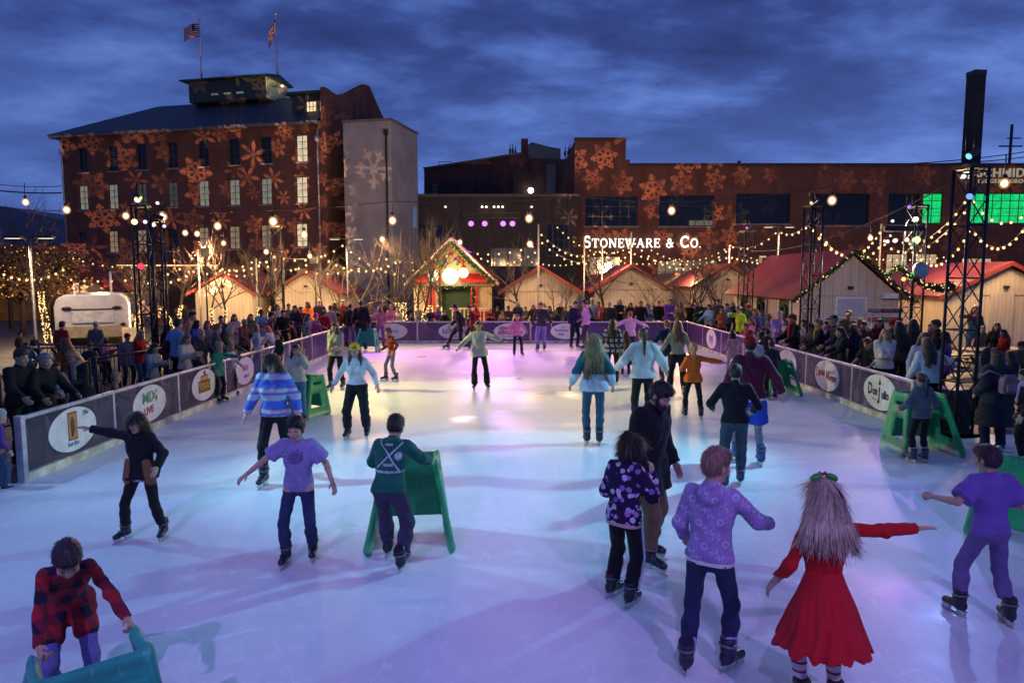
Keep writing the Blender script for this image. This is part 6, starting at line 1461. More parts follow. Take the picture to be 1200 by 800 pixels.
by(876,377,'child in bright red jacket below the person in neon yellow',Y=20.6,child=1,hd=-100,top=fb_('red'),topkind='puffer',hood=1,loose=.03,hair='short',hairc=HC['auburn'],hands=HANDS['rail'])
by(882,371,'child in bright pink beside the child in red at the right boards',Y=21.4,child=1,fem=1,hd=-80,top=fb_('pink'),topkind='jacket',hair='long',hairc=HC['brown'],hands=HANDS['rail'])
by(914,362,'man in lilac sweatshirt with folded arms before the large hut wall',Y=19.4,hd=-20,top=fb_('lilac'),topkind='sweater',loose=.035,hair='short',hairc=(.3,.2,.15),hands=HANDS['fold'],hat=('cap',fb_('lilac')))
by(931,366,'man in red cap and black puffer over red shirt at the right boards',Y=17.1,hd=-88,top=fabric((.012,.012,.014),'quilt'),topkind='puffer',loose=.035,hair='short',hairc=HC['brown'],hat=('cap',fb_('red')),hands=HANDS['rail'],scarf=fb_('red'))
by(962,371,'grey haired man with yellow collar at the right boards',Y=16.3,hd=-110,top=fabric((.02,.022,.03)),topkind='jacket',loose=.02,hair='short',hairc=(.22,.2,.12),hands=HANDS['rail'],scarf=fabric((.4,.33,.05)))
by(980,366,'man in black cap and dark jacket bent toward the boards',Y=15.9,hd=-95,lean=10,top=fb_('navy'),topkind='jacket',hair='short',hairc=HC['grey'],hat=('cap',fb_('black')),hands=HANDS['rail'])
by(987,381,'person in dark green hoodie with a white sleeve mark at the boards',Y=15.1,hd=-100,fem=1,top=fabric((.015,.03,.022)),topkind='hoodie',hood=1,hair='long',hairc=HC['black'],hands=HANDS['rail'])
by(995,361,'man in olive jacket and white cap behind the dark green hoodie',Y=18.6,hd=-40,top=fb_('olive'),topkind='jacket',hair='short',hairc=HC['auburn'],hat=('cap',fb_('white')))
by(1008,371,'person in pale grey coat below the notice board of the hut',Y=17.9,hd=160,fem=1,top=fabric((.26,.25,.27)),topkind='coat',hem=-.35,hair='bob',hairc=HC['auburn'])
by(1031,371,'woman in maroon sweater beside the metal rack',Y=17.2,hd=-30,fem=1,top=fb_('maroon'),topkind='sweater',hair='long',hairc=HC['darkbrown'])
by(1019,393,'boy in black T-shirt at the boards right of the CAPTAIN MORGAN disc',Y=14.0,hd=-60,child=.7,top=fabric((.014,.016,.016)),topkind='tshirt',sleeve=.5,hair='short',hairc=HC['brown'],hands=HANDS['rail'],hpitch=15)
by(1038,382,'woman in white sweatshirt with blond hair and green bag strap',Y=13.7,hd=-20,fem=1,top=fb_('white'),topkind='sweater',loose=.03,hair='wavy',hairc=HC['blond'],hairfront=1,hands=HANDS['fold'])
by(1055,374,'woman with very long black hair and brown top, back turned',Y=14.6,hd=170,fem=1,top=fabric((.07,.05,.045)),topkind='sweater',hair='long',hairc=HC['black'],hairlen=1.25)
by(1071,371,'tall figure with black hair in black top behind the nearest boards',Y=14.9,hd=160,fem=1,top=fb_('black'),topkind='coat',hair='long',hairc=HC['black'],hairlen=1.2)
by(1083,386,'woman in pale lilac hoodie facing the rink over the end board',Y=12.6,hd=-10,fem=1,top=fabric((.48,.45,.58)),topkind='hoodie',hood=1,hair='bob',hairc=HC['brown'])
by(1089,397,'woman in white top pointing right past the end board',Y=11.95,hd=172,fem=1,lean=8,dh=.06,top=fabric((.62,.66,.68)),topkind='sweater',loose=.035,hair='long',hairc=(.05,.03,.025),hands=((.4,.2,-.2),(.14,.1,-.46)),hairlen=1.1)
by(1100,372,'man in black jacket beside the nearest tower',Y=15.5,hd=-120,top=BLKT,topkind='jacket',hair='short',hairc=HC['brown'])
by(1143,356,'person in teal and plum jacket before the far right hut',Y=20.5,hd=-20,fem=1,top=fabric((.02,.12,.12),'split',c2=(.16,.04,.08),p=1.3),topkind='jacket',hair='bob',hairc=HC['auburn'],hands=HANDS['up'])
by(1169,371,'person in black seated by the lantern at the picnic table',Y=17.6,hd=-30,fem=1,top=BLKT,topkind='jacket',hair='long',hairc=HC['darkbrown'],h=1.5)
by(1157,403,'woman in pale pink hoodie standing near the right picnic table',Y=13.4,hd=150,fem=1,top=fabric((.5,.42,.45)),topkind='hoodie',hood=1,hair='long',hairc=HC['black'],h=1.3)
by(1196,398,'person in maroon knit hat at the right frame edge',Y=13.9,hd=100,top=fb_('charcoal'),topkind='jacket',hair='none',hat=('beanie',fb_('maroon')),h=1.35)
by(1186,412,'person in white top with blue scarf at the right frame edge',Y=12.2,fem=1,hd=190,top=fabric((.5,.52,.6)),topkind='sweater',hair='long',hairc=HC['black'],scarf=fb_('blue'),h=1.35)
by(1171,408,'woman in long navy quilted coat with fur hood, back turned',Y=10.35,hd=176,fem=1,top=fabric((.03,.035,.05),'quilt'),topkind='puffer',loose=.055,hem=-.52,hood=1,fur=1,hair='bob',hairc=HC['darkbrown'],hands=HANDS['pock'],legs=NAVT,lloose=.02)
by(1206,430,'person in black with lilac scarf at the right frame edge',Y=9.6,hd=-120,fem=1,top=fabric((.012,.012,.016)),topkind='jacket',hair='short',hairc=HC['black'],scarf=fb_('lilac'))
bp=MB(); bp.prism([(-.15,0),(.15,0),(.17,.1),(.16,.28),(.1,.36),(-.1,.36),(-.16,.28),(-.17,.1)],'y',0,.13); P=atY(1183,463,10.1)
o=bp.build('backpack',plain((.36,.19,.20),.55),None,(P.x,P.y-.02,P.z+.02),.15,bevel=.03); o.scale=(.78,.8,.8); tag(o,'small dusty pink backpack on the back of the navy quilted coat','backpack')
MB().box((0,-.02,.12),(.22,.03,.14)).build('pocket',plain((.42,.27,.28),.55),o,bevel=.01)
q=MB(); q.tube([(-.12,.06,.34),(-.3,.2,.42),(-.4,.3,.3)],.016,6); q.build('strap',plain((.3,.18,.19),.6),o)
# more of the crowd: second rows and gaps
EX=[(466,360,'f','cream','blond',10,29.5,'between the far left end and the wrapped trees'),(490,357,'m','grey','black',0,30,'among the wrapped stems left of the chalet'),(513,358,'f','purple','blond',-10,29.4,'at the picket fence of the chalet, left end'),(536,360,'m','navy','grey',0,31,'before the chalet door'),(558,358,'f','red','blond',5,30.4,'at the chalet right shutter'),(589,362,'f','tan','black',0,28.2,'in the gap right of the chalet planter'),(616,358,'m','olive','brown',-5,30.2,'under the tree between chalet and hut'),(638,354,'f','white','blond',0,31,'under the peak of the hut right of the chalet'),(657,353,'m','black','grey',0,31.2,'at the right slope of the hut by the chalet'),(689,358,'f','grey','blond',0,28.4,'just left of the red clad man'),(708,358,'f','tan','auburn',10,30.5,'between the red clad man and the dark pole'),(720,356,'m','blue','black',0,31,'second row left of the dark pole'),(733,357,'m','olive','darkbrown',0,31.5,'second row right of the dark pole'),(745,357,'f','cream','black',5,31.5,'second row under the central hut peak'),(766,356,'m','green','darkbrown',-8,31,'second row at the central hut right slope'),(779,354,'f','rust','blond',0,30.8,'by the low spreading tree'),(791,358,'m','grey','grey',0,31.2,'second row behind the low spreading tree'),(803,357,'f','blue','blond',-5,31.2,'second row left of the many stemmed tree'),(814,356,'m','tan','black',0,31,'second row at the many stemmed tree'),(827,358,'f','cream','brown',-20,30.2,'second row right of the many stemmed tree'),
 (838,357,'m','black','grey',-40,29.6,'second row beyond the far right corner'),(859,352,'f','black','blond',-50,28.4,'behind the far right corner near the hut porch'),(878,356,'m','darkgreen','black',-60,25.5,'under the eave of the large hut'),(893,361,'f','teal','black',-70,23.2,'before the first side door of the large hut'),(903,366,'m','grey','auburn',-70,21.3,'before the second side door of the large hut'),(922,371,'f','cream','auburn',-80,19.1,'just left of the man in the red cap'),(945,372,'f','lightgrey','black',-80,18.2,'right of the man in the red cap'),(953,377,'m','tan','black',-90,16.9,'at the foot of the tower before the large hut'),(971,374,'f','pink','darkbrown',-60,17.5,'between the yellow collar and the black cap'),(1002,377,'f','navy','blond',-70,15.9,'right of the dark green hoodie'),(1013,374,'m','brown','black',-40,17.2,'left of the maroon sweater'),(1045,372,'m','green','black',20,16.2,'between the maroon sweater and the long black hair'),(1062,377,'f','grey','brown',60,15.9,'at the garlanded tower base'),(1093,377,'f','rust','black',-60,16.6,'left of the nearest tower, second row'),(1110,386,'f','purple','black',-120,14.4,'in front of the nearest tower uprights'),(1153,380,'m','charcoal','grey',-60,18.5,'between the tables at the right'),(1178,384,'f','red','brown',-100,16.5,'behind the picnic table at the right'),
 (30,399,'f','teal','brown',60,15.6,'second row behind the leftmost man'),(104,400,'m','navy','brown',80,15.2,'before the iron fence left of the camper'),(122,393,'f','pink','blond',70,16.6,'at the iron fence before the camper'),(148,389,'m','grey','black',60,16.2,'by the menu board'),(163,385,'f','red','blond',80,15.6,'at the foot of the thick left tower'),(192,378,'m','black','grey',90,17.4,'behind the tall man in light blue'),(199,384,'f','maroon','black',80,15.4,'just left of the tall man in light blue'),(229,373,'f','blue','black',60,17.8,'second row right of the woman in cream'),(258,368,'m','navy','black',40,19.5,'under the left hut gable'),(274,366,'f','palepink','brown',30,20.5,'right of the left hut gable'),(285,372,'m','brown','grey',60,19.2,'second row left of the red headed woman'),(293,366,'f','green','auburn',40,21.5,'by the light wrapped pair near the dark tower'),(306,361,'m','lightblue','brown',30,23,'left of the plum jacket'),(324,355,'f','white','black',20,25,'under the tall dark tower'),(338,354,'m','grey','brown',10,26,'right of the tall dark tower'),(361,352,'f','orange','black',0,27.2,'before the hut right of the tall dark tower'),(374,350,'m','navy','grey',0,28,'right of the wrapped stems near the far left corner'),(392,352,'f','charcoal','blond',0,28.2,'left of the double street lamp'),(402,350,'m','maroon','grey',0,28.6,'at the foot of the double street lamp'),(434,353,'f','grey','auburn',0,28,'beyond the far green aid'),(450,351,'m','black','auburn',0,29,'behind the woman in dusty pink')]
for i,(px,hy,sx,cn,hn,hd,Y,anc) in enumerate(EX):
    gar=['jacket','coat','sweater'][i%3]
    by(px,hy,'%s in %s %s, %s hair, %s'%('woman' if sx=='f' else 'man',{'lightblue':'light blue','lightgrey':'light grey','darkgreen':'dark green','palepink':'pale pink'}.get(cn,cn),gar,hnm.get(hn,hn),anc),Y=Y,fem=sx=='f',hd=hd+rng.uniform(-15,15),top=fb_(cn),topkind=gar,hem=-.25 if gar=='coat' else -.1,loose=.02,hair=['long','bob','wavy'][i%3] if sx=='f' else 'short',hairc=HC[hn],hands=HANDS[['down','fold','rail','pock','phone'][i%5]],skin=SK['fmtfd'[i%5]],hat=('beanie',fb_(['navy','red','grey'][i%3])) if i%9==4 else None,vox=.025)
# phones in hand
for nm,lab in (('woman with long dark hair holding a phone','dark phone held by the long dark haired woman at the MIX board'),('woman in cream jacket','dark phone held by the woman in the cream jacket')):
    for o in list(bpy.data.objects):
        if o.get('label','').startswith(nm) and o.get('category')=='person' and 'holding' in nm+o['label'] or o.get('label','').startswith('woman in cream jacket with long blond') and nm.startswith('woman in cream'):
            M=o.matrix_basis; k_=o['wr'] if 'wr' in o else None
            c=Matrix.Rotation(o.rotation_euler.z,3,'Z')@Vector((0,-.42,1.2*o.dimensions.z/1.7)); ph=MB().box((0,0,0),(.075,.012,.15)).build('phone',BLACK,None,o.location+c,o.rotation_euler.z,bevel=.006); tag(ph,lab,'phone')
            MB().box((0,.0075,0),(.066,.002,.135)).build('screen',emit((.55,.65,.9),1.2,False),ph)
# ------------------------------------------------------------------ coloured rink lights on the towers
WARM=(1,.82,.52); CYAN=(.34,.75,1.0); BLUE=(.25,.42,1.0); VIO=(.42,.26,1.0); PUR_=(.62,.20,1.0); MAG=(.95,.26,.95)
KP=1.0
SLs=[((-8.4,8.6,4.35),(-2.0,7.6,0),(.26,.60,1.0),'blue white light on the tower beyond the left edge',800,70),
 ((-8.2,8.7,4.05),(.5,9.0,0),(.30,.80,.98),'pale cyan light low on the tower beyond the left edge',1350,46),
 ((7.35,11.2,4.55),(-.5,8.7,0),(.28,.82,.98),'pale cyan light on top of the nearest right tower',1750,50),
 ((7.3,11.05,3.9),(1.5,6.8,0),(.26,.42,1.0),'blue light on the camera side of the nearest right tower',260,70),
 ((-8.75,16.3,4.45),(-.5,14.4,0),(.86,.90,.26),'yellow green light on the thick left tower',3000,46),
 ((-8.4,16.6,4.0),(-1,20,0),(.85,.25,1),'pink light low on the thick left tower',420,60),
 ((7.75,17.9,4.5),(.5,14.2,0),(.90,.84,.30),'warm light on top of the tower before the large hut',2500,46),
 ((7.7,17.8,3.9),(3,21.5,0),(.8,.26,1),'pink light low on the tower before the large hut',600,58),
 ((-8.3,24.3,4.5),(-1.5,22.3,0),(.95,.26,.95),'magenta light on the tall dark tower',2400,52),
 ((9.3,27.3,4.5),(1.5,22.8,0),(.92,.26,1),'magenta light on the far right tower',2400,48),
 ((10.5,18.3,4.45),(5.5,12.5,0),(.6,.25,1),'violet light on the garlanded tower',420,50)]
for loc,aim,col,lab,pw,sz in SLs: stage_light(loc,aim,col,lab,pw*KP,sz,.75,1.1,.055)
# lamps at the camera end of the rink, overhead on the near gantry
for i,(loc,aim,col,pw,sz,lab) in enumerate([((-3.8,-3.2,7.6),(-3.0,5.2,0),(.47,.33,1.0),1650,42,'violet light at the near left of the rink behind the viewer'),((3.8,-3.2,7.6),(3.0,5.0,0),(.54,.32,1.0),1350,42,'violet light at the near right of the rink behind the viewer'),((.0,-3.4,7.7),(.2,5.6,0),(.42,.36,1.0),900,40,'pale violet light over the middle of the near end behind the viewer')]):
    stage_light(loc,aim,col,lab,pw*KP,sz,.8)
# purple row over the stage
sx=[]
for i,px in enumerate((552,568,589.5,600.5)):
    p=atY(px,262,39); stage_light((p.x,39,p.z),(p.x*.6,24,0),(.5,.16,1.0),['first','second','third','fourth'][i]+' purple light from the left in the row over the stage',520*KP,50,.6,2.4,.16)
p,q=atY(540,258,39),atY(612,258,39); tm=MB()
tr_=empty('lighting_truss',(0,39.15,0),0,'horizontal truss carrying the four purple lights','truss')
for zz_ in (0,.28): tm.tube([(p.x,0,p.z+.15+zz_),(q.x,0,p.z+.15+zz_)],.03,6)
tm.build('chords',TRUSSM,tr_); b=MB()
for k in range(12): a0=p.x+(q.x-p.x)*k/12; b.tube([(a0,0,p.z+.15+.28*(k%2)),(a0+(q.x-p.x)/12,0,p.z+.15+.28*((k+1)%2))],.014,5)
b.build('bracing',TRUSSM,tr_)
for xx in (p.x,q.x): MB().tube([(xx,0,-.03),(xx,0,p.z+.45)],.05,7).build('leg',TRUSSM,tr_)
# small lamps seen on the towers
def lamp(px,py,Y,col,r,st,label,name='tower_lamp',group='small lamps on the towers'):
    P=atY(px,py,Y); o=MB().sphere((0,0,0),r,0,12,8).build(name,emit(col,st,False),None,P); tag(o,label,'lamp',group)
    MB().box((0,.02+r,.0),(r*.9,r*.8,r*.9)).build('holder',BLACK,o); return o
for px,py,Y,col,r,st,lab in [(161,234,16.3,(.8,1,.7),.085,10,'greenish white lamp on top of the thick left tower'),(157.5,260,16.2,(1,1,.5),.085,10,'yellowish lamp low on the thick left tower'),(170,260,16.3,(1,.7,1),.055,10,'small pinkish lamp in the middle of the thick left tower'),(180,263.5,17,(1,.9,.75),.06,10,'warm lamp on top of the thin left tower'),(184.5,238,17.1,(1,.7,1),.05,10,'slanted pink lamp high on the thin left tower'),(192.5,265,17.1,(1,.6,1),.05,10,'slanted pink lamp right of the thin left tower'),(165,312,16.3,(1,.05,.1),.09,5,'red lamp half way up the thick left tower'),(1069,324,18.1,(.1,1,.25),.13,8,'bright green lamp in the garland of the right tower'),(1059,327,18.1,(1,.55,.2),.07,8,'orange lamp beside the green lamp of the right tower'),(1073,257,18.2,(.95,1,.6),.09,10,'upper yellowish lamp over the garlanded tower'),(1074,281,18.2,(.6,1,.4),.12,10,'green tinted lamp on the head of the garlanded tower'),(1063,281,18.2,(.9,.85,1),.06,10,'small white lamp left of the green tinted lamp'),(1049,282,18.2,(1,.9,.95),.07,10,'white lamp on the crossbar of the garlanded tower'),(1040,283,18.3,(.9,.75,1),.06,9,'lilac lamp at the left end of the garlanded tower crossbar'),(1046,259,18.3,(.9,.8,1),.05,9,'small lilac lamp above the garlanded tower crossbar')]:
    lamp(px,py,Y,col,r*.8,1.7,lab)
    if 'upper yellowish' in lab or 'white lamp on the crossbar' in lab:
        P=atY(px,py,Y); L=bpy.data.lights.new('tower_lamp_light','POINT'); L.energy=170; L.color=(1,.80,.62); L.shadow_soft_size=.12; lo=link(bpy.data.objects.new('tower_lamp_light',L)); lo.location=(P.x,P.y+.3,P.z-.15)
p,q=atY(1036,268,18.4),atY(1083,266,18.4); cb=MB().box(((p.x+q.x)/2,0,p.z),(q.x-p.x,.1,.14)); o=cb.build('tower_crossbar',TRUSSM,None,(0,18.4,0)); tag(o,'crossbar with lamps on the head of the garlanded tower','crossbar')
dd=atY(1077,317,18.0); o=MB().tube([(0,0,0),(.02,-.1,.02)],.21,20).build('round_reflector',plain((.6,.58,.52),.4),None,dd); tag(o,'round white drum reflector beside the green lamp','reflector')
# ------------------------------------------------------------------ snowflake projectors (patterned light on the buildings)
def gobo(loc,aim,col,power,size,dens,seed,label,leak=.05,single=False):
    s=empty('snowflake_projector',loc,0,label,'projector','snowflake projectors'); d=(Vector(aim)-Vector(loc)).normalized(); M=d.to_track_quat('-Z','Y').to_matrix().to_4x4()
    o=MB().box((0,0,.2),(.3,.3,.42)).tube([(0,0,-.01),(0,0,-.16)],[.1,.11],14).build('housing',BLACK,s); o.matrix_local=M
    o=MB().tube([(0,0,-.162),(0,0,-.17)],[.095,.09],14).build('lens',emit(col,6,False),s); o.matrix_local=M
    pole=MB(); pole.tube([(0,0,-.2),(0,0,-loc[2]-.03)],.035,7); pole.build('pole',BLACK,s)
    L=bpy.data.lights.new('snowflake_beam','SPOT'); L.energy=power; L.color=(1,1,1); L.spot_size=R_(size); L.spot_blend=.25; L.shadow_soft_size=.02; L.use_nodes=True
    nt=L.node_tree; nt.nodes.clear(); g=G(nt); out=nt.nodes.new('ShaderNodeOutputLight'); em=g.n('Emission'); nt.links.new(em.outputs[0],out.inputs[0])
    x,y,z=g.sep(g.coord('Normal'))
    u=x/z*dens+seed*3.7; v=y/z*dens+seed*1.9
    vo=g.n('TexVoronoi'); vo.voronoi_dimensions='2D'; g.put(vo.inputs['Vector'],g.comb(u,v,0.0)); vo.inputs['Scale'].default_value=1.0; vo.inputs['Randomness'].default_value=.62
    cp=g.sep(E(g,vo.outputs['Position'])); cc=g.sep(E(g,vo.outputs['Color']))
    dx=u-cp[0]; dy=v-cp[1]
    if single: dx=x/z*dens; dy=y/z*dens
    r=(dx*dx+dy*dy).sqrt(); th=g.atan2(dy,dx)+cc[0]*6.283
    sec=math.pi/3; a=(th.pmod(sec)-sec/2).abs(); a=(a*-1.0)+sec/2      # angle from the nearest arm
    R=(cc[1]*.5+.62)*.46 if not single else 1.0
    qx=r*a.cos()/R; qy=r*a.sin()/R
    bl=cc[0].gt(.45)*.055+.022
    arm=qy.ss(.07+bl,.07-bl)*qx.ss(1.0+bl,1.0-bl)
    def branch(c,w,ln):
        s_=.866; e_=.5; dist=((qx-c)*s_-qy*e_).abs(); al=(qx-c)*e_+qy*s_
        return dist.ss(w+bl,w-bl)*al.ss(-bl,bl)*al.ss(ln+bl,ln-bl)
    crystal=arm.max(branch(.42,.075,.34)).max(branch(.7,.07,.24)).max(((qx-.92)*(qx-.92)+qy*qy).sqrt().ss(.13+bl,.13-bl))
    petal=((qx-.62)*(qx-.62)*.42+qy*qy*2.6).sqrt().ss(.24+bl,.24-bl).max(qx.lt(.16)*0.0)
    kind=cc[2].gt(.78)
    if single: kind=crystal*0.0
    m=crystal*(1.0-kind)+petal.max(arm*.6)*kind
    soft=g.noise(g.comb(u,v,0.0),1.1,2); m=m*(soft.ss(.3,.62)*.8+.2)*(cc[1]*.75+.45)*cc[1].gt(.03)
    if single: m=(qy.ss(.075,.045)*qx.ss(1.02,.98)).max(branch(.58,.07,.28)).max(qx.lt(.2))
    g.put(em.inputs[0],col); g.put(em.inputs[1],m+leak)
    lo=link(bpy.data.objects.new('beam',L)); lo.parent=s; lo.matrix_local=Matrix.Translation(d*.25)@M
    return lo
OR=(1,.48,.24); GB=1.0
gobo((-12.5,28,3.6),(-24.5,52.5,7.6),OR,66000*GB,62,13.0,1,'snowflake projector aimed at the mill front',.018)
gobo((-8.6,30,3.4),tuple(atY(439,196,49.2)),(1,.52,.26),9500*GB,20,14.5,2.4,'narrow snowflake projector aimed at the grey annex',.02,True)
gobo((12,33,3.4),(12.0,60,9.0),OR,46000*GB,46,11.4,4.2,'snowflake projector aimed at the brick building with the letters',.03)
gobo((28,33,3.4),(35,60,8.5),OR,12000*GB,40,9.0,6.3,'snowflake projector aimed at the right end of the brick building',.06)
# warm wash of the square: street lamps
def street_lamp(px,top,Y,arms,label,on=1):
    P=atY(px,top,Y); s=empty('street_lamp',(P.x,Y,-.03),0,label,'street lamp','double headed street lamps'); H_=P.z
    MB().tube([(0,0,0),(0,0,.3),(0,0,.32),(0,0,H_)],[.09,.09,.055,.04],9).build('pole',plain((.10,.10,.11),.4,.5),s)
    for a in arms:
        MB().tube([(0,0,H_-.05),(a*.3,0,H_+.02)],.025,6).build('arm',BLACK,s); h=MB().box((a*.55,0,H_),(.6,.24,.07)).build('lamp_head',BLACK,s)
        MB().box((a*.58,0,H_-.042),(.42,.18,.012)).build('diffuser',emit((1,.86,.62),1.7,False),h)
        L=bpy.data.lights.new('street_lamp_light','SPOT'); L.energy=420; L.color=(1,.74,.44); L.spot_size=R_(140); L.spot_blend=.5; L.shadow_soft_size=.15
        lo=link(bpy.data.objects.new('lamp_light',L)); lo.parent=s; lo.location=(a*.58,0,H_-.08)
street_lamp(406,279,34,(-1,1),'double headed street lamp before the mill corner'); street_lamp(913,265,38,(-1,1),'double headed street lamp rising behind the large hut'); street_lamp(34,277,24,(-1,1),'double headed street lamp at the left edge')
# ------------------------------------------------------------------ big globe bulbs on wires, festoons
def festoon(p,q,sag,n,r,label,group,st=4,col=(1,.60,.25),hang=.06,name='string_lights',bname='bulb'):
    p,q=Vector(p),Vector(q); s=empty(name,p,0,label,'string lights',group)
    f=lambda t:p.lerp(q,t)+Vector((0,0,-4*sag*t*(1-t)))-p
    MB().tube([f(k/24) for k in range(25)],.009,4,0,False).build('cable',BLACK,s)
    key=('b',r,col,st)
    if key not in _mc:
        m=bpy.data.meshes.new('bulb'); b=MB(); b.sphere((0,0,0),(r,r,r*1.15),0,10,7); o=b.build('bulb',emit(col,st,False)); _mc[key]=o.data; bpy.data.objects.remove(o)
    for k in range(n):
        t=(k+.5)/n; o=link(bpy.data.objects.new('bulb',_mc[key])); o.parent=s; o.location=f(t)+Vector((0,0,-hang))
    return s
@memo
def bulb_halo_mat():  # painted halo of glare: faint orange emission on a see-through shell, no real glass
    m,g,out=newmat('bulb_halo'); t=g.n('BsdfTransparent'); e=g.n('Emission'); e.inputs[0].default_value=(1,.46,.12,1); e.inputs[1].default_value=1.0
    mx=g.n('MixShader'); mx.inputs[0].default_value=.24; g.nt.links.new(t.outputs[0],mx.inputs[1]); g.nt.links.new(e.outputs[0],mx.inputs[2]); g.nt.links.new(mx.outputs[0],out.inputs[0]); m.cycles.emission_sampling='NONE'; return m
GL=[(30,237,20,.1),(78,246,20,.11),(147.5,253,19,.1),(190.5,254,19,.13),(255,265,26,.15),(320,259.5,24,.16),(356.5,275,27,.14),(460,258.5,29,.18),(448,280.5,30,.14),(539,284,31,.13),(620,256,29,.18),(621,286,27,.14),(787,247,30,.18),(975,235,16.5,.11),(1177,215,13,.09),(1020,279,24,.1),(217,313-40,27,.12),(231,274,27,.12),(363,300,28,.11),(312,295,28,.12),(262,285,28,.11)]
GLAB=['left edge over the far shed','left corner of the mill','left of the thick left tower','right of the thin left tower','below the fifth mill window','top of the tall dark tower','the mill end wall','bottom of the grey annex','low over the double street lamp','roof of the lit chalet','over the right of the stage lights','under the big globe right of the stage lights','the window right of the lit letters start','over the large ribbed roof hut','below the right lettering near the frame edge','roof ridge of the large hut','the mill right of the thin tower, left of two','the mill right of the thin tower, right of two','the hut right of the tall dark tower','the left face of the tall dark tower','over the gable of the left cream hut']
for (px,py,Y,r),lab in zip(GL,GLAB):
    P=atY(px,py,Y); o=MB().sphere((0,0,0),(r*.66,r*.66,r*.75),0,16,11).build('globe_bulb',emit((1,.80,.46),3.2,False),None,P); MB().sphere((0,0,0),(r,r,r*1.15),0,18,12).build('halo_shell',bulb_halo_mat(),o); tag(o,'big glowing globe bulb seen against '+lab,'bulb','big globe bulbs over the square')  # outer shell is added only as the glow round the bulb
    MB().tube([(0,0,r*1.05),(0,0,r*1.9)],[r*.5,r*.35],8).build('socket',BLACK,o); MB().tube([(0,0,r*1.9),(0,0,r*1.9+.35)],.012,5).build('cord',BLACK,o)
    if r>.12:
        L=bpy.data.lights.new('bulb_light','POINT'); L.energy=(520 if Y>29.5 or abs(P.x)>8 else 200) if Y>26 else 60; L.color=(1,.60,.28); L.shadow_soft_size=r
        lo=link(bpy.data.objects.new('bulb_light',L)); lo.parent=o; lo.location=(0,0,-r*1.3)
def wire(p,q,sag,label,rad=.012,name='overhead_wire'):
    p,q=Vector(p),Vector(q); o=MB().tube([p.lerp(q,t/24)+Vector((0,0,-4*sag*(t/24)*(1-t/24)))-p for t in range(25)],rad,5,0,False).build(name,BLACK,None,p); return tag(o,label,'wire','overhead wires')
wire(atY(0,244,20),atY(460,236,24),.25,'long dark wire carrying the globes across the mill'); wire(atY(460,236,24),atY(676,230,22),.1,'dark wire running past the roof of the dark hall'); wire(atY(676,230,22),atY(975,219,16.5),.25,'dark wire carrying a globe over the lit letters')
wire(atY(880,294,24),atY(1108,218,13),.35,'pale cable rising from the large hut to the nearest tower',.014); wire(atY(1040,193,70),atY(1300,160,70),.5,'upper power line beside the chimney',.05); wire(atY(1090,192,70),atY(1300,166,70),.5,'lower power line beside the chimney',.05); wire(atY(-60,205,60),atY(72,218,60),.4,'thin power line left of the mill',.03); wire(atY(-60,214,60),atY(72,226,60),.3,'thick power line left of the mill',.06)
PL=[(631,262,34,'thin white pole with a short arm right of the lit chalet'),(740,271,36,'white pole before the lit letters'),(855,286,36,'white pole over the dark red roofed hut'),(706,287,36,'short white pole left of the central hut'),(1033,262,30,'white pole behind the large hut'),(1136,224,26,'tall white pole at the right of the nearest tower'),(300,302,31,'pole behind the light wrapped trees'),(232,295,31,'pole over the left cream hut'),(685,277,36,'dark pole at the left of the lit letters'),(92,318,36,'thin pole by the red roofed hut')]
for px,py,Y,lab in PL:
    P=atY(px,py,Y); po=MB().tube([(0,0,0),(0,0,P.z)],[.05,.035],7).build('string_pole',plain((.42,.40,.38),.45),None,(P.x,Y,-.03)); tag(po,lab,'pole','poles of the string lights')
FE_L=[]
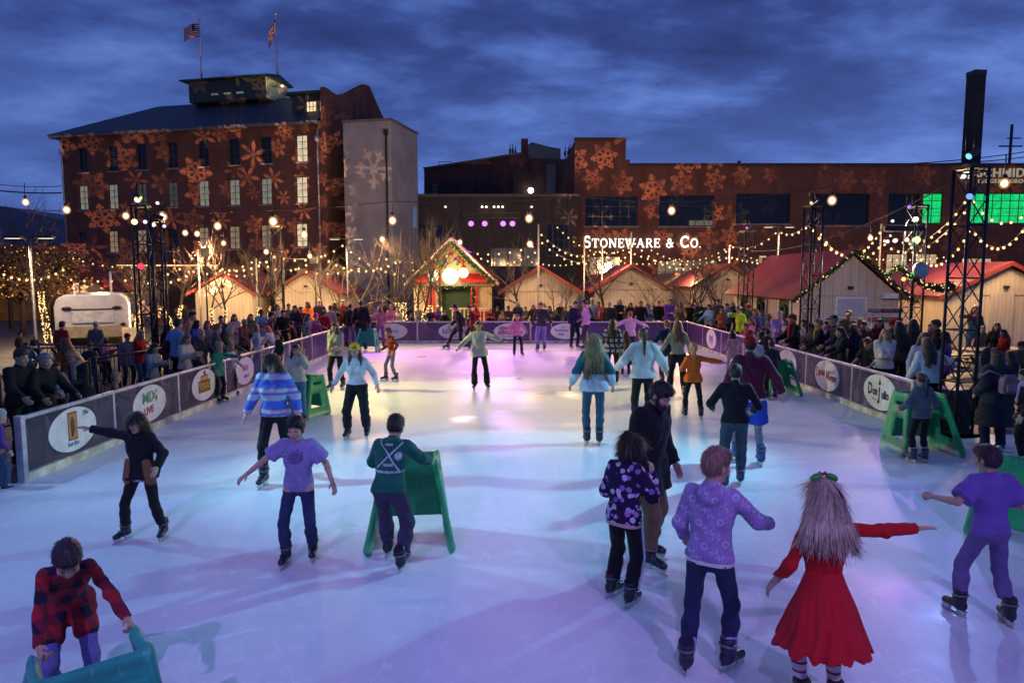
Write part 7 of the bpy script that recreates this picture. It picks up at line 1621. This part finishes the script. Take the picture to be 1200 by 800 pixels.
FE=[((205,312,31),(300,303,31),.45,9,'before the lower mill windows'),((300,303,31),(372,300,31),.55,8,'left of the double street lamp'),((232,296,31),(300,318,33),.5,7,'over the left cream hut roof'),((325,300,27),(406,283,33),.4,7,'from the tall tower to the double street lamp'),((340,312,31),(450,300,32),.5,9,'over the hut right of the tall tower'),((406,290,34),(478,322,33),.3,7,'from the double street lamp to the chalet'),((445,300,32),(530,296,36),.35,6,'over the chalet roof'),((530,290,37),(631,285,34),.4,8,'from the chalet to the white pole with an arm'),
 ((631,270,34),(706,292,36),.7,11,'falling from the armed pole to the short white pole'),((631,279,34),(740,276,36),1.3,13,'deep swag left of the lit letters'),((706,290,36),(740,290,36),.7,7,'small swag under the middle of the lit letters'),((740,280,36),(855,290,36),1.3,14,'deep swag under the right half of the lit letters'),((740,295,37),(855,300,37),.5,15,'shallow swag along the ground floor of the brick building'),((855,287,36),(913,268,38),.5,7,'from the right white pole to the double street lamp'),((855,300,37),(940,308,36),.2,14,'small lights above the dark red roofed hut'),((913,270,38),(949,262,30),.3,5,'between the right double street lamp and a tower'),
 ((949,262,20),(1033,268,30),1.0,15,'swag across the ridge of the large hut'),((1033,264,30),(1136,228,26),1.2,12,'swag from the rear white pole to the tall white pole'),((1033,282,30),(1136,240,26),1.0,11,'second swag beneath the one to the tall white pole'),((650,262,40),(740,288,40),.9,14,'behind the armed pole, falling to the right'),((760,290,41),(860,284,41),.9,14,'behind the right half of the lit letters'),((870,296,40),(960,290,40),.7,13,'behind the ridge of the large hut'),((960,268,27),(1040,276,27),1.1,13,'second swag over the large hut ridge'),((1060,272,25),(1140,262,25),1.3,13,'swag between the garlanded tower and the tall white pole'),((1140,268,25),(1210,252,25),.9,10,'second swag at the right frame edge'),((560,300,37),(631,292,36),.5,9,'from the chalet roof toward the armed pole'),((372,296,30),(468,304,30),.6,11,'second string from the tower to the chalet trees'),((232,300,29),(326,296,26),.6,11,'second string over the left cream hut'),((150,322,30),(240,306,30),.6,10,'over the trees right of the camper'),((0,318,28),(78,312,28),.4,9,'over the marquee at the left edge'),((480,314,37),(560,310,37),.4,10,'across the eaves of the lit chalet'),((1136,227,26),(1215,236,26),.9,7,'swag at the right frame edge'),((620,305,44),(700,300,44),.4,12,'tiny lights far behind the cream hut right of the chalet'),((700,300,44),(800,302,44),.4,14,'tiny lights far behind the central cream hut'),((1000,300,44),(1110,300,44),.2,14,'tiny lights over the lit ground floor windows'),((60,323,33),(205,318,31),.3,9,'over the camper roof'),((80,300,40),(160,312,40),.2,7,'before the lowest left mill windows')]
for (a,b,sag,n,lab) in FE:
    far=a[2]>=40; fs=festoon(atY(*a),atY(*b),sag,n,.045 if not far else .04,'festoon of warm bulbs '+lab,'festoons of warm bulbs',2.3)
    if not far:
        L=bpy.data.lights.new('festoon_light','POINT'); L.energy=(220 if a[0]<600 else 320); L.color=(1,.62,.30); L.shadow_soft_size=.3
        lo=link(bpy.data.objects.new('festoon_light',L)); lo.parent=fs; lo.location=(Vector(atY(*b))-Vector(atY(*a)))*.5+Vector((0,-.9,-sag*.8))
    FE_L.append(1)
# ledge with lit rail before the mill
tr=MB(); p,q=atY(128,311,44),atY(255,311,44); 
o=MB().box((0,0,0),(q.x-p.x,.1,.08)).build('lit_rail',emit((1,.62,.25),1.6,False),None,((p.x+q.x)/2,44,p.z)); tag(o,'long warm lit rail before the ground floor of the mill','rail light')
MB().box((0,.6,-p.z/2-.05),(q.x-p.x,1.0,p.z)).build('plinth',plain((.05,.035,.03),.7),o)
# ------------------------------------------------------------------ fences, tables, small things
def iron_fence(p,q,label,h=1.0):
    p,q=Vector((*p,-.03)),Vector((*q,-.03)); d=q-p; f=empty('iron_fence',p,math.atan2(d.y,d.x),label,'fence','black crowd fences'); L=d.length
    MB().tube([(0,0,h),(L,0,h)],.022,6).tube([(0,0,.15),(L,0,.15)],.018,6).build('rail',BLACK,f)
    b=MB(); n=int(L/.11)
    for k in range(1,n): b.tube([(L*k/n,0,.15),(L*k/n,0,h)],.009,4,0,False)
    b.build('bars',BLACK,f)
    for k in (0,L): MB().tube([(k,0,0),(k,0,h+.05)],.028,7).build('post',BLACK,f)
iron_fence((-8.5,11.2),(-8.3,13.3),'black iron fence behind the woman in the scarf'); iron_fence((-8.3,13.5),(-8.1,16),'black iron fence before the camper'); iron_fence((-9.6,22),(-6.6,22.2),'black iron fence below the left cream hut'); iron_fence((-11.5,16.5),(-9.4,16.2),'black iron fence at the left under the amber trees')
def table(x,y,rz,label):
    t=empty('picnic_table',(x,y,-.03),rz,label,'table','wooden picnic tables')
    for k in range(5): MB().box((0,-.3+k*.15,.74),(1.8,.135,.04)).build('top_plank',plain((.28,.17,.08),.55,0,.35,9),t)
    for s in (-1,1):
        MB().box((0,s*.68,.44),(1.8,.26,.04)).build('bench',plain((.25,.15,.07),.55,0,.35,9),t)
        l=MB(); l.tube([(s*.65,-.75,.0),(s*.65,-.25,.72)],.035,6).tube([(s*.65,.75,.0),(s*.65,.25,.72)],.035,6).box((s*.65,0,.40),(.06,1.5,.06)); l.build('leg_frame',BLACK,t)
table(10.5,16.6,.3,'picnic table with a small lit lantern right of the nearest tower'); table(12.6,17.8,.2,'picnic table at the right frame edge'); table(-12.0,18.5,.1,'picnic table behind the iron fence at the left edge')
lt=MB(); lt.tube([(0,0,0),(0,0,.16)],.05,8); P=Vector((10.35,16.4,.735)); o=lt.build('lantern',emit((1,.7,.35),8),None,P); tag(o,'small glowing lantern on the picnic table','lantern'); MB().tube([(0,0,.16),(0,0,.2)],[.06,.02],8).build('cap',BLACK,o)
# rack of folded things by the big hut
rk=empty('storage_rack',(X_(1038,22.2),22.2,-.03),0,'metal rack of folded bundles right of the hut notice board','rack')
for x in (-.55,.55):
    for y in (-.2,.2): MB().tube([(x,y,0),(x,y,1.5)],.02,6).build('upright',STEEL,rk)
for z in (.4,.8,1.15,1.45): MB().box((0,0,z),(1.14,.44,.03)).build('shelf',STEEL,rk)
BC=[(.10,.03,.06),(.05,.05,.10),(.2,.05,.05),(.09,.09,.12)]
for j,z in enumerate((.415,.815,1.165,1.465)):
    for k in range(3):
        w_=rng.uniform(.24,.34); o=MB().box((0,0,.07),(w_,.34,.14)).build('bundle',plain(BC[(k+j)%4],.8,0,.3,8),None,(rk.location.x-.36+k*.36,22.2,z-.03),bevel=.04); tag(o,'%s folded bundle, %s on the %s shelf of the metal rack'%(['plum','navy','dark red','slate'][(k+j)%4],['at the left','in the middle','at the right'][k],['lowest','second','third','top'][j]),'bundle','bundles on the metal rack')
# bin bag like speaker boxes at the foot of the near tower
sp_=empty('speaker_cabinet',(7.75,11.9,-.03),.5,'black speaker cabinet at the foot of the nearest tower','speaker'); MB().box((0,0,.35),(.5,.45,.7)).build('cabinet',BLACK,sp_,bevel=.02); MB().box((0,-.235,.35),(.42,.02,.6)).build('grille',plain((.03,.03,.03),.9),sp_)
up_=atY(1183,190,72); o=MB().tube([(0,0,-8),(0,0,atY(1183,146,72).z-up_.z)],.14,7).box((0,0,1.6),(2.4,.12,.14)).box((.3,0,2.4),(1.4,.1,.1)).build('utility_pole',BLACK,None,up_); tag(o,'dark utility pole with crossarms right of the chimney','utility pole')
# ------------------------------------------------------------------ sky and dusk light
w=bpy.data.worlds.new('World'); sc.world=w; w.use_nodes=True; nt=w.node_tree; nt.nodes.clear(); g=G(nt)
out=nt.nodes.new('ShaderNodeOutputWorld'); bg=g.n('Background'); nt.links.new(bg.outputs[0],out.inputs[0])
sk=g.n('TexSky'); sk.sky_type='NISHITA'; sk.sun_disc=False; sk.sun_elevation=R_(-2.5); sk.sun_rotation=R_(250); sk.dust_density=1.5; sk.ozone_density=4
x,y,z=g.sep(g.coord('Generated'))
k=1.0/(z.max(0.0)+.20); cv=g.comb(x*k,y*k*1.35,0.0)
n1=g.noise(cv,.95,6,.55,.25); n2=g.noise(cv,3.0,7,.60,.15)
cl=(n1*.72+n2*.36-.03)
clo=g.ramp(cl,[(.37,(.0150,.022,.090)),(.48,(.026,.046,.175)),(.565,(.056,.105,.33)),(.67,(.115,.20,.50))])
hz=z.ss(.34,.02); clo=g.mix(hz*.6,clo,(.085,.16,.46))
left=x.ss(.05,-.75); clo=g.mix(left*.35,clo,(.014,.026,.13))
mixed=g.mix(.12,clo,E(g,sk.outputs[0]))
g.put(bg.inputs[0],mixed); bg.inputs[1].default_value=1.55
SL=bpy.data.lights.new('sun','SUN'); SL.energy=.02; SL.angle=R_(40); SL.color=(.6,.7,1); so=link(bpy.data.objects.new('sun',SL)); so.rotation_euler=(R_(70),0,R_(250))
vs=sc.view_settings; sc.display_settings.display_device='sRGB'; vs.view_transform='Standard'; vs.look='None'; vs.exposure=0; vs.gamma=1; vs.use_curve_mapping=False
cy=sc.cycles; cy.use_denoising=True; cy.max_bounces=6; cy.diffuse_bounces=3; cy.glossy_bounces=3; cy.transparent_max_bounces=12; cy.sample_clamp_indirect=4; cy.sample_clamp_direct=0; cy.use_light_tree=True; cy.caustics_reflective=False; cy.caustics_refractive=False
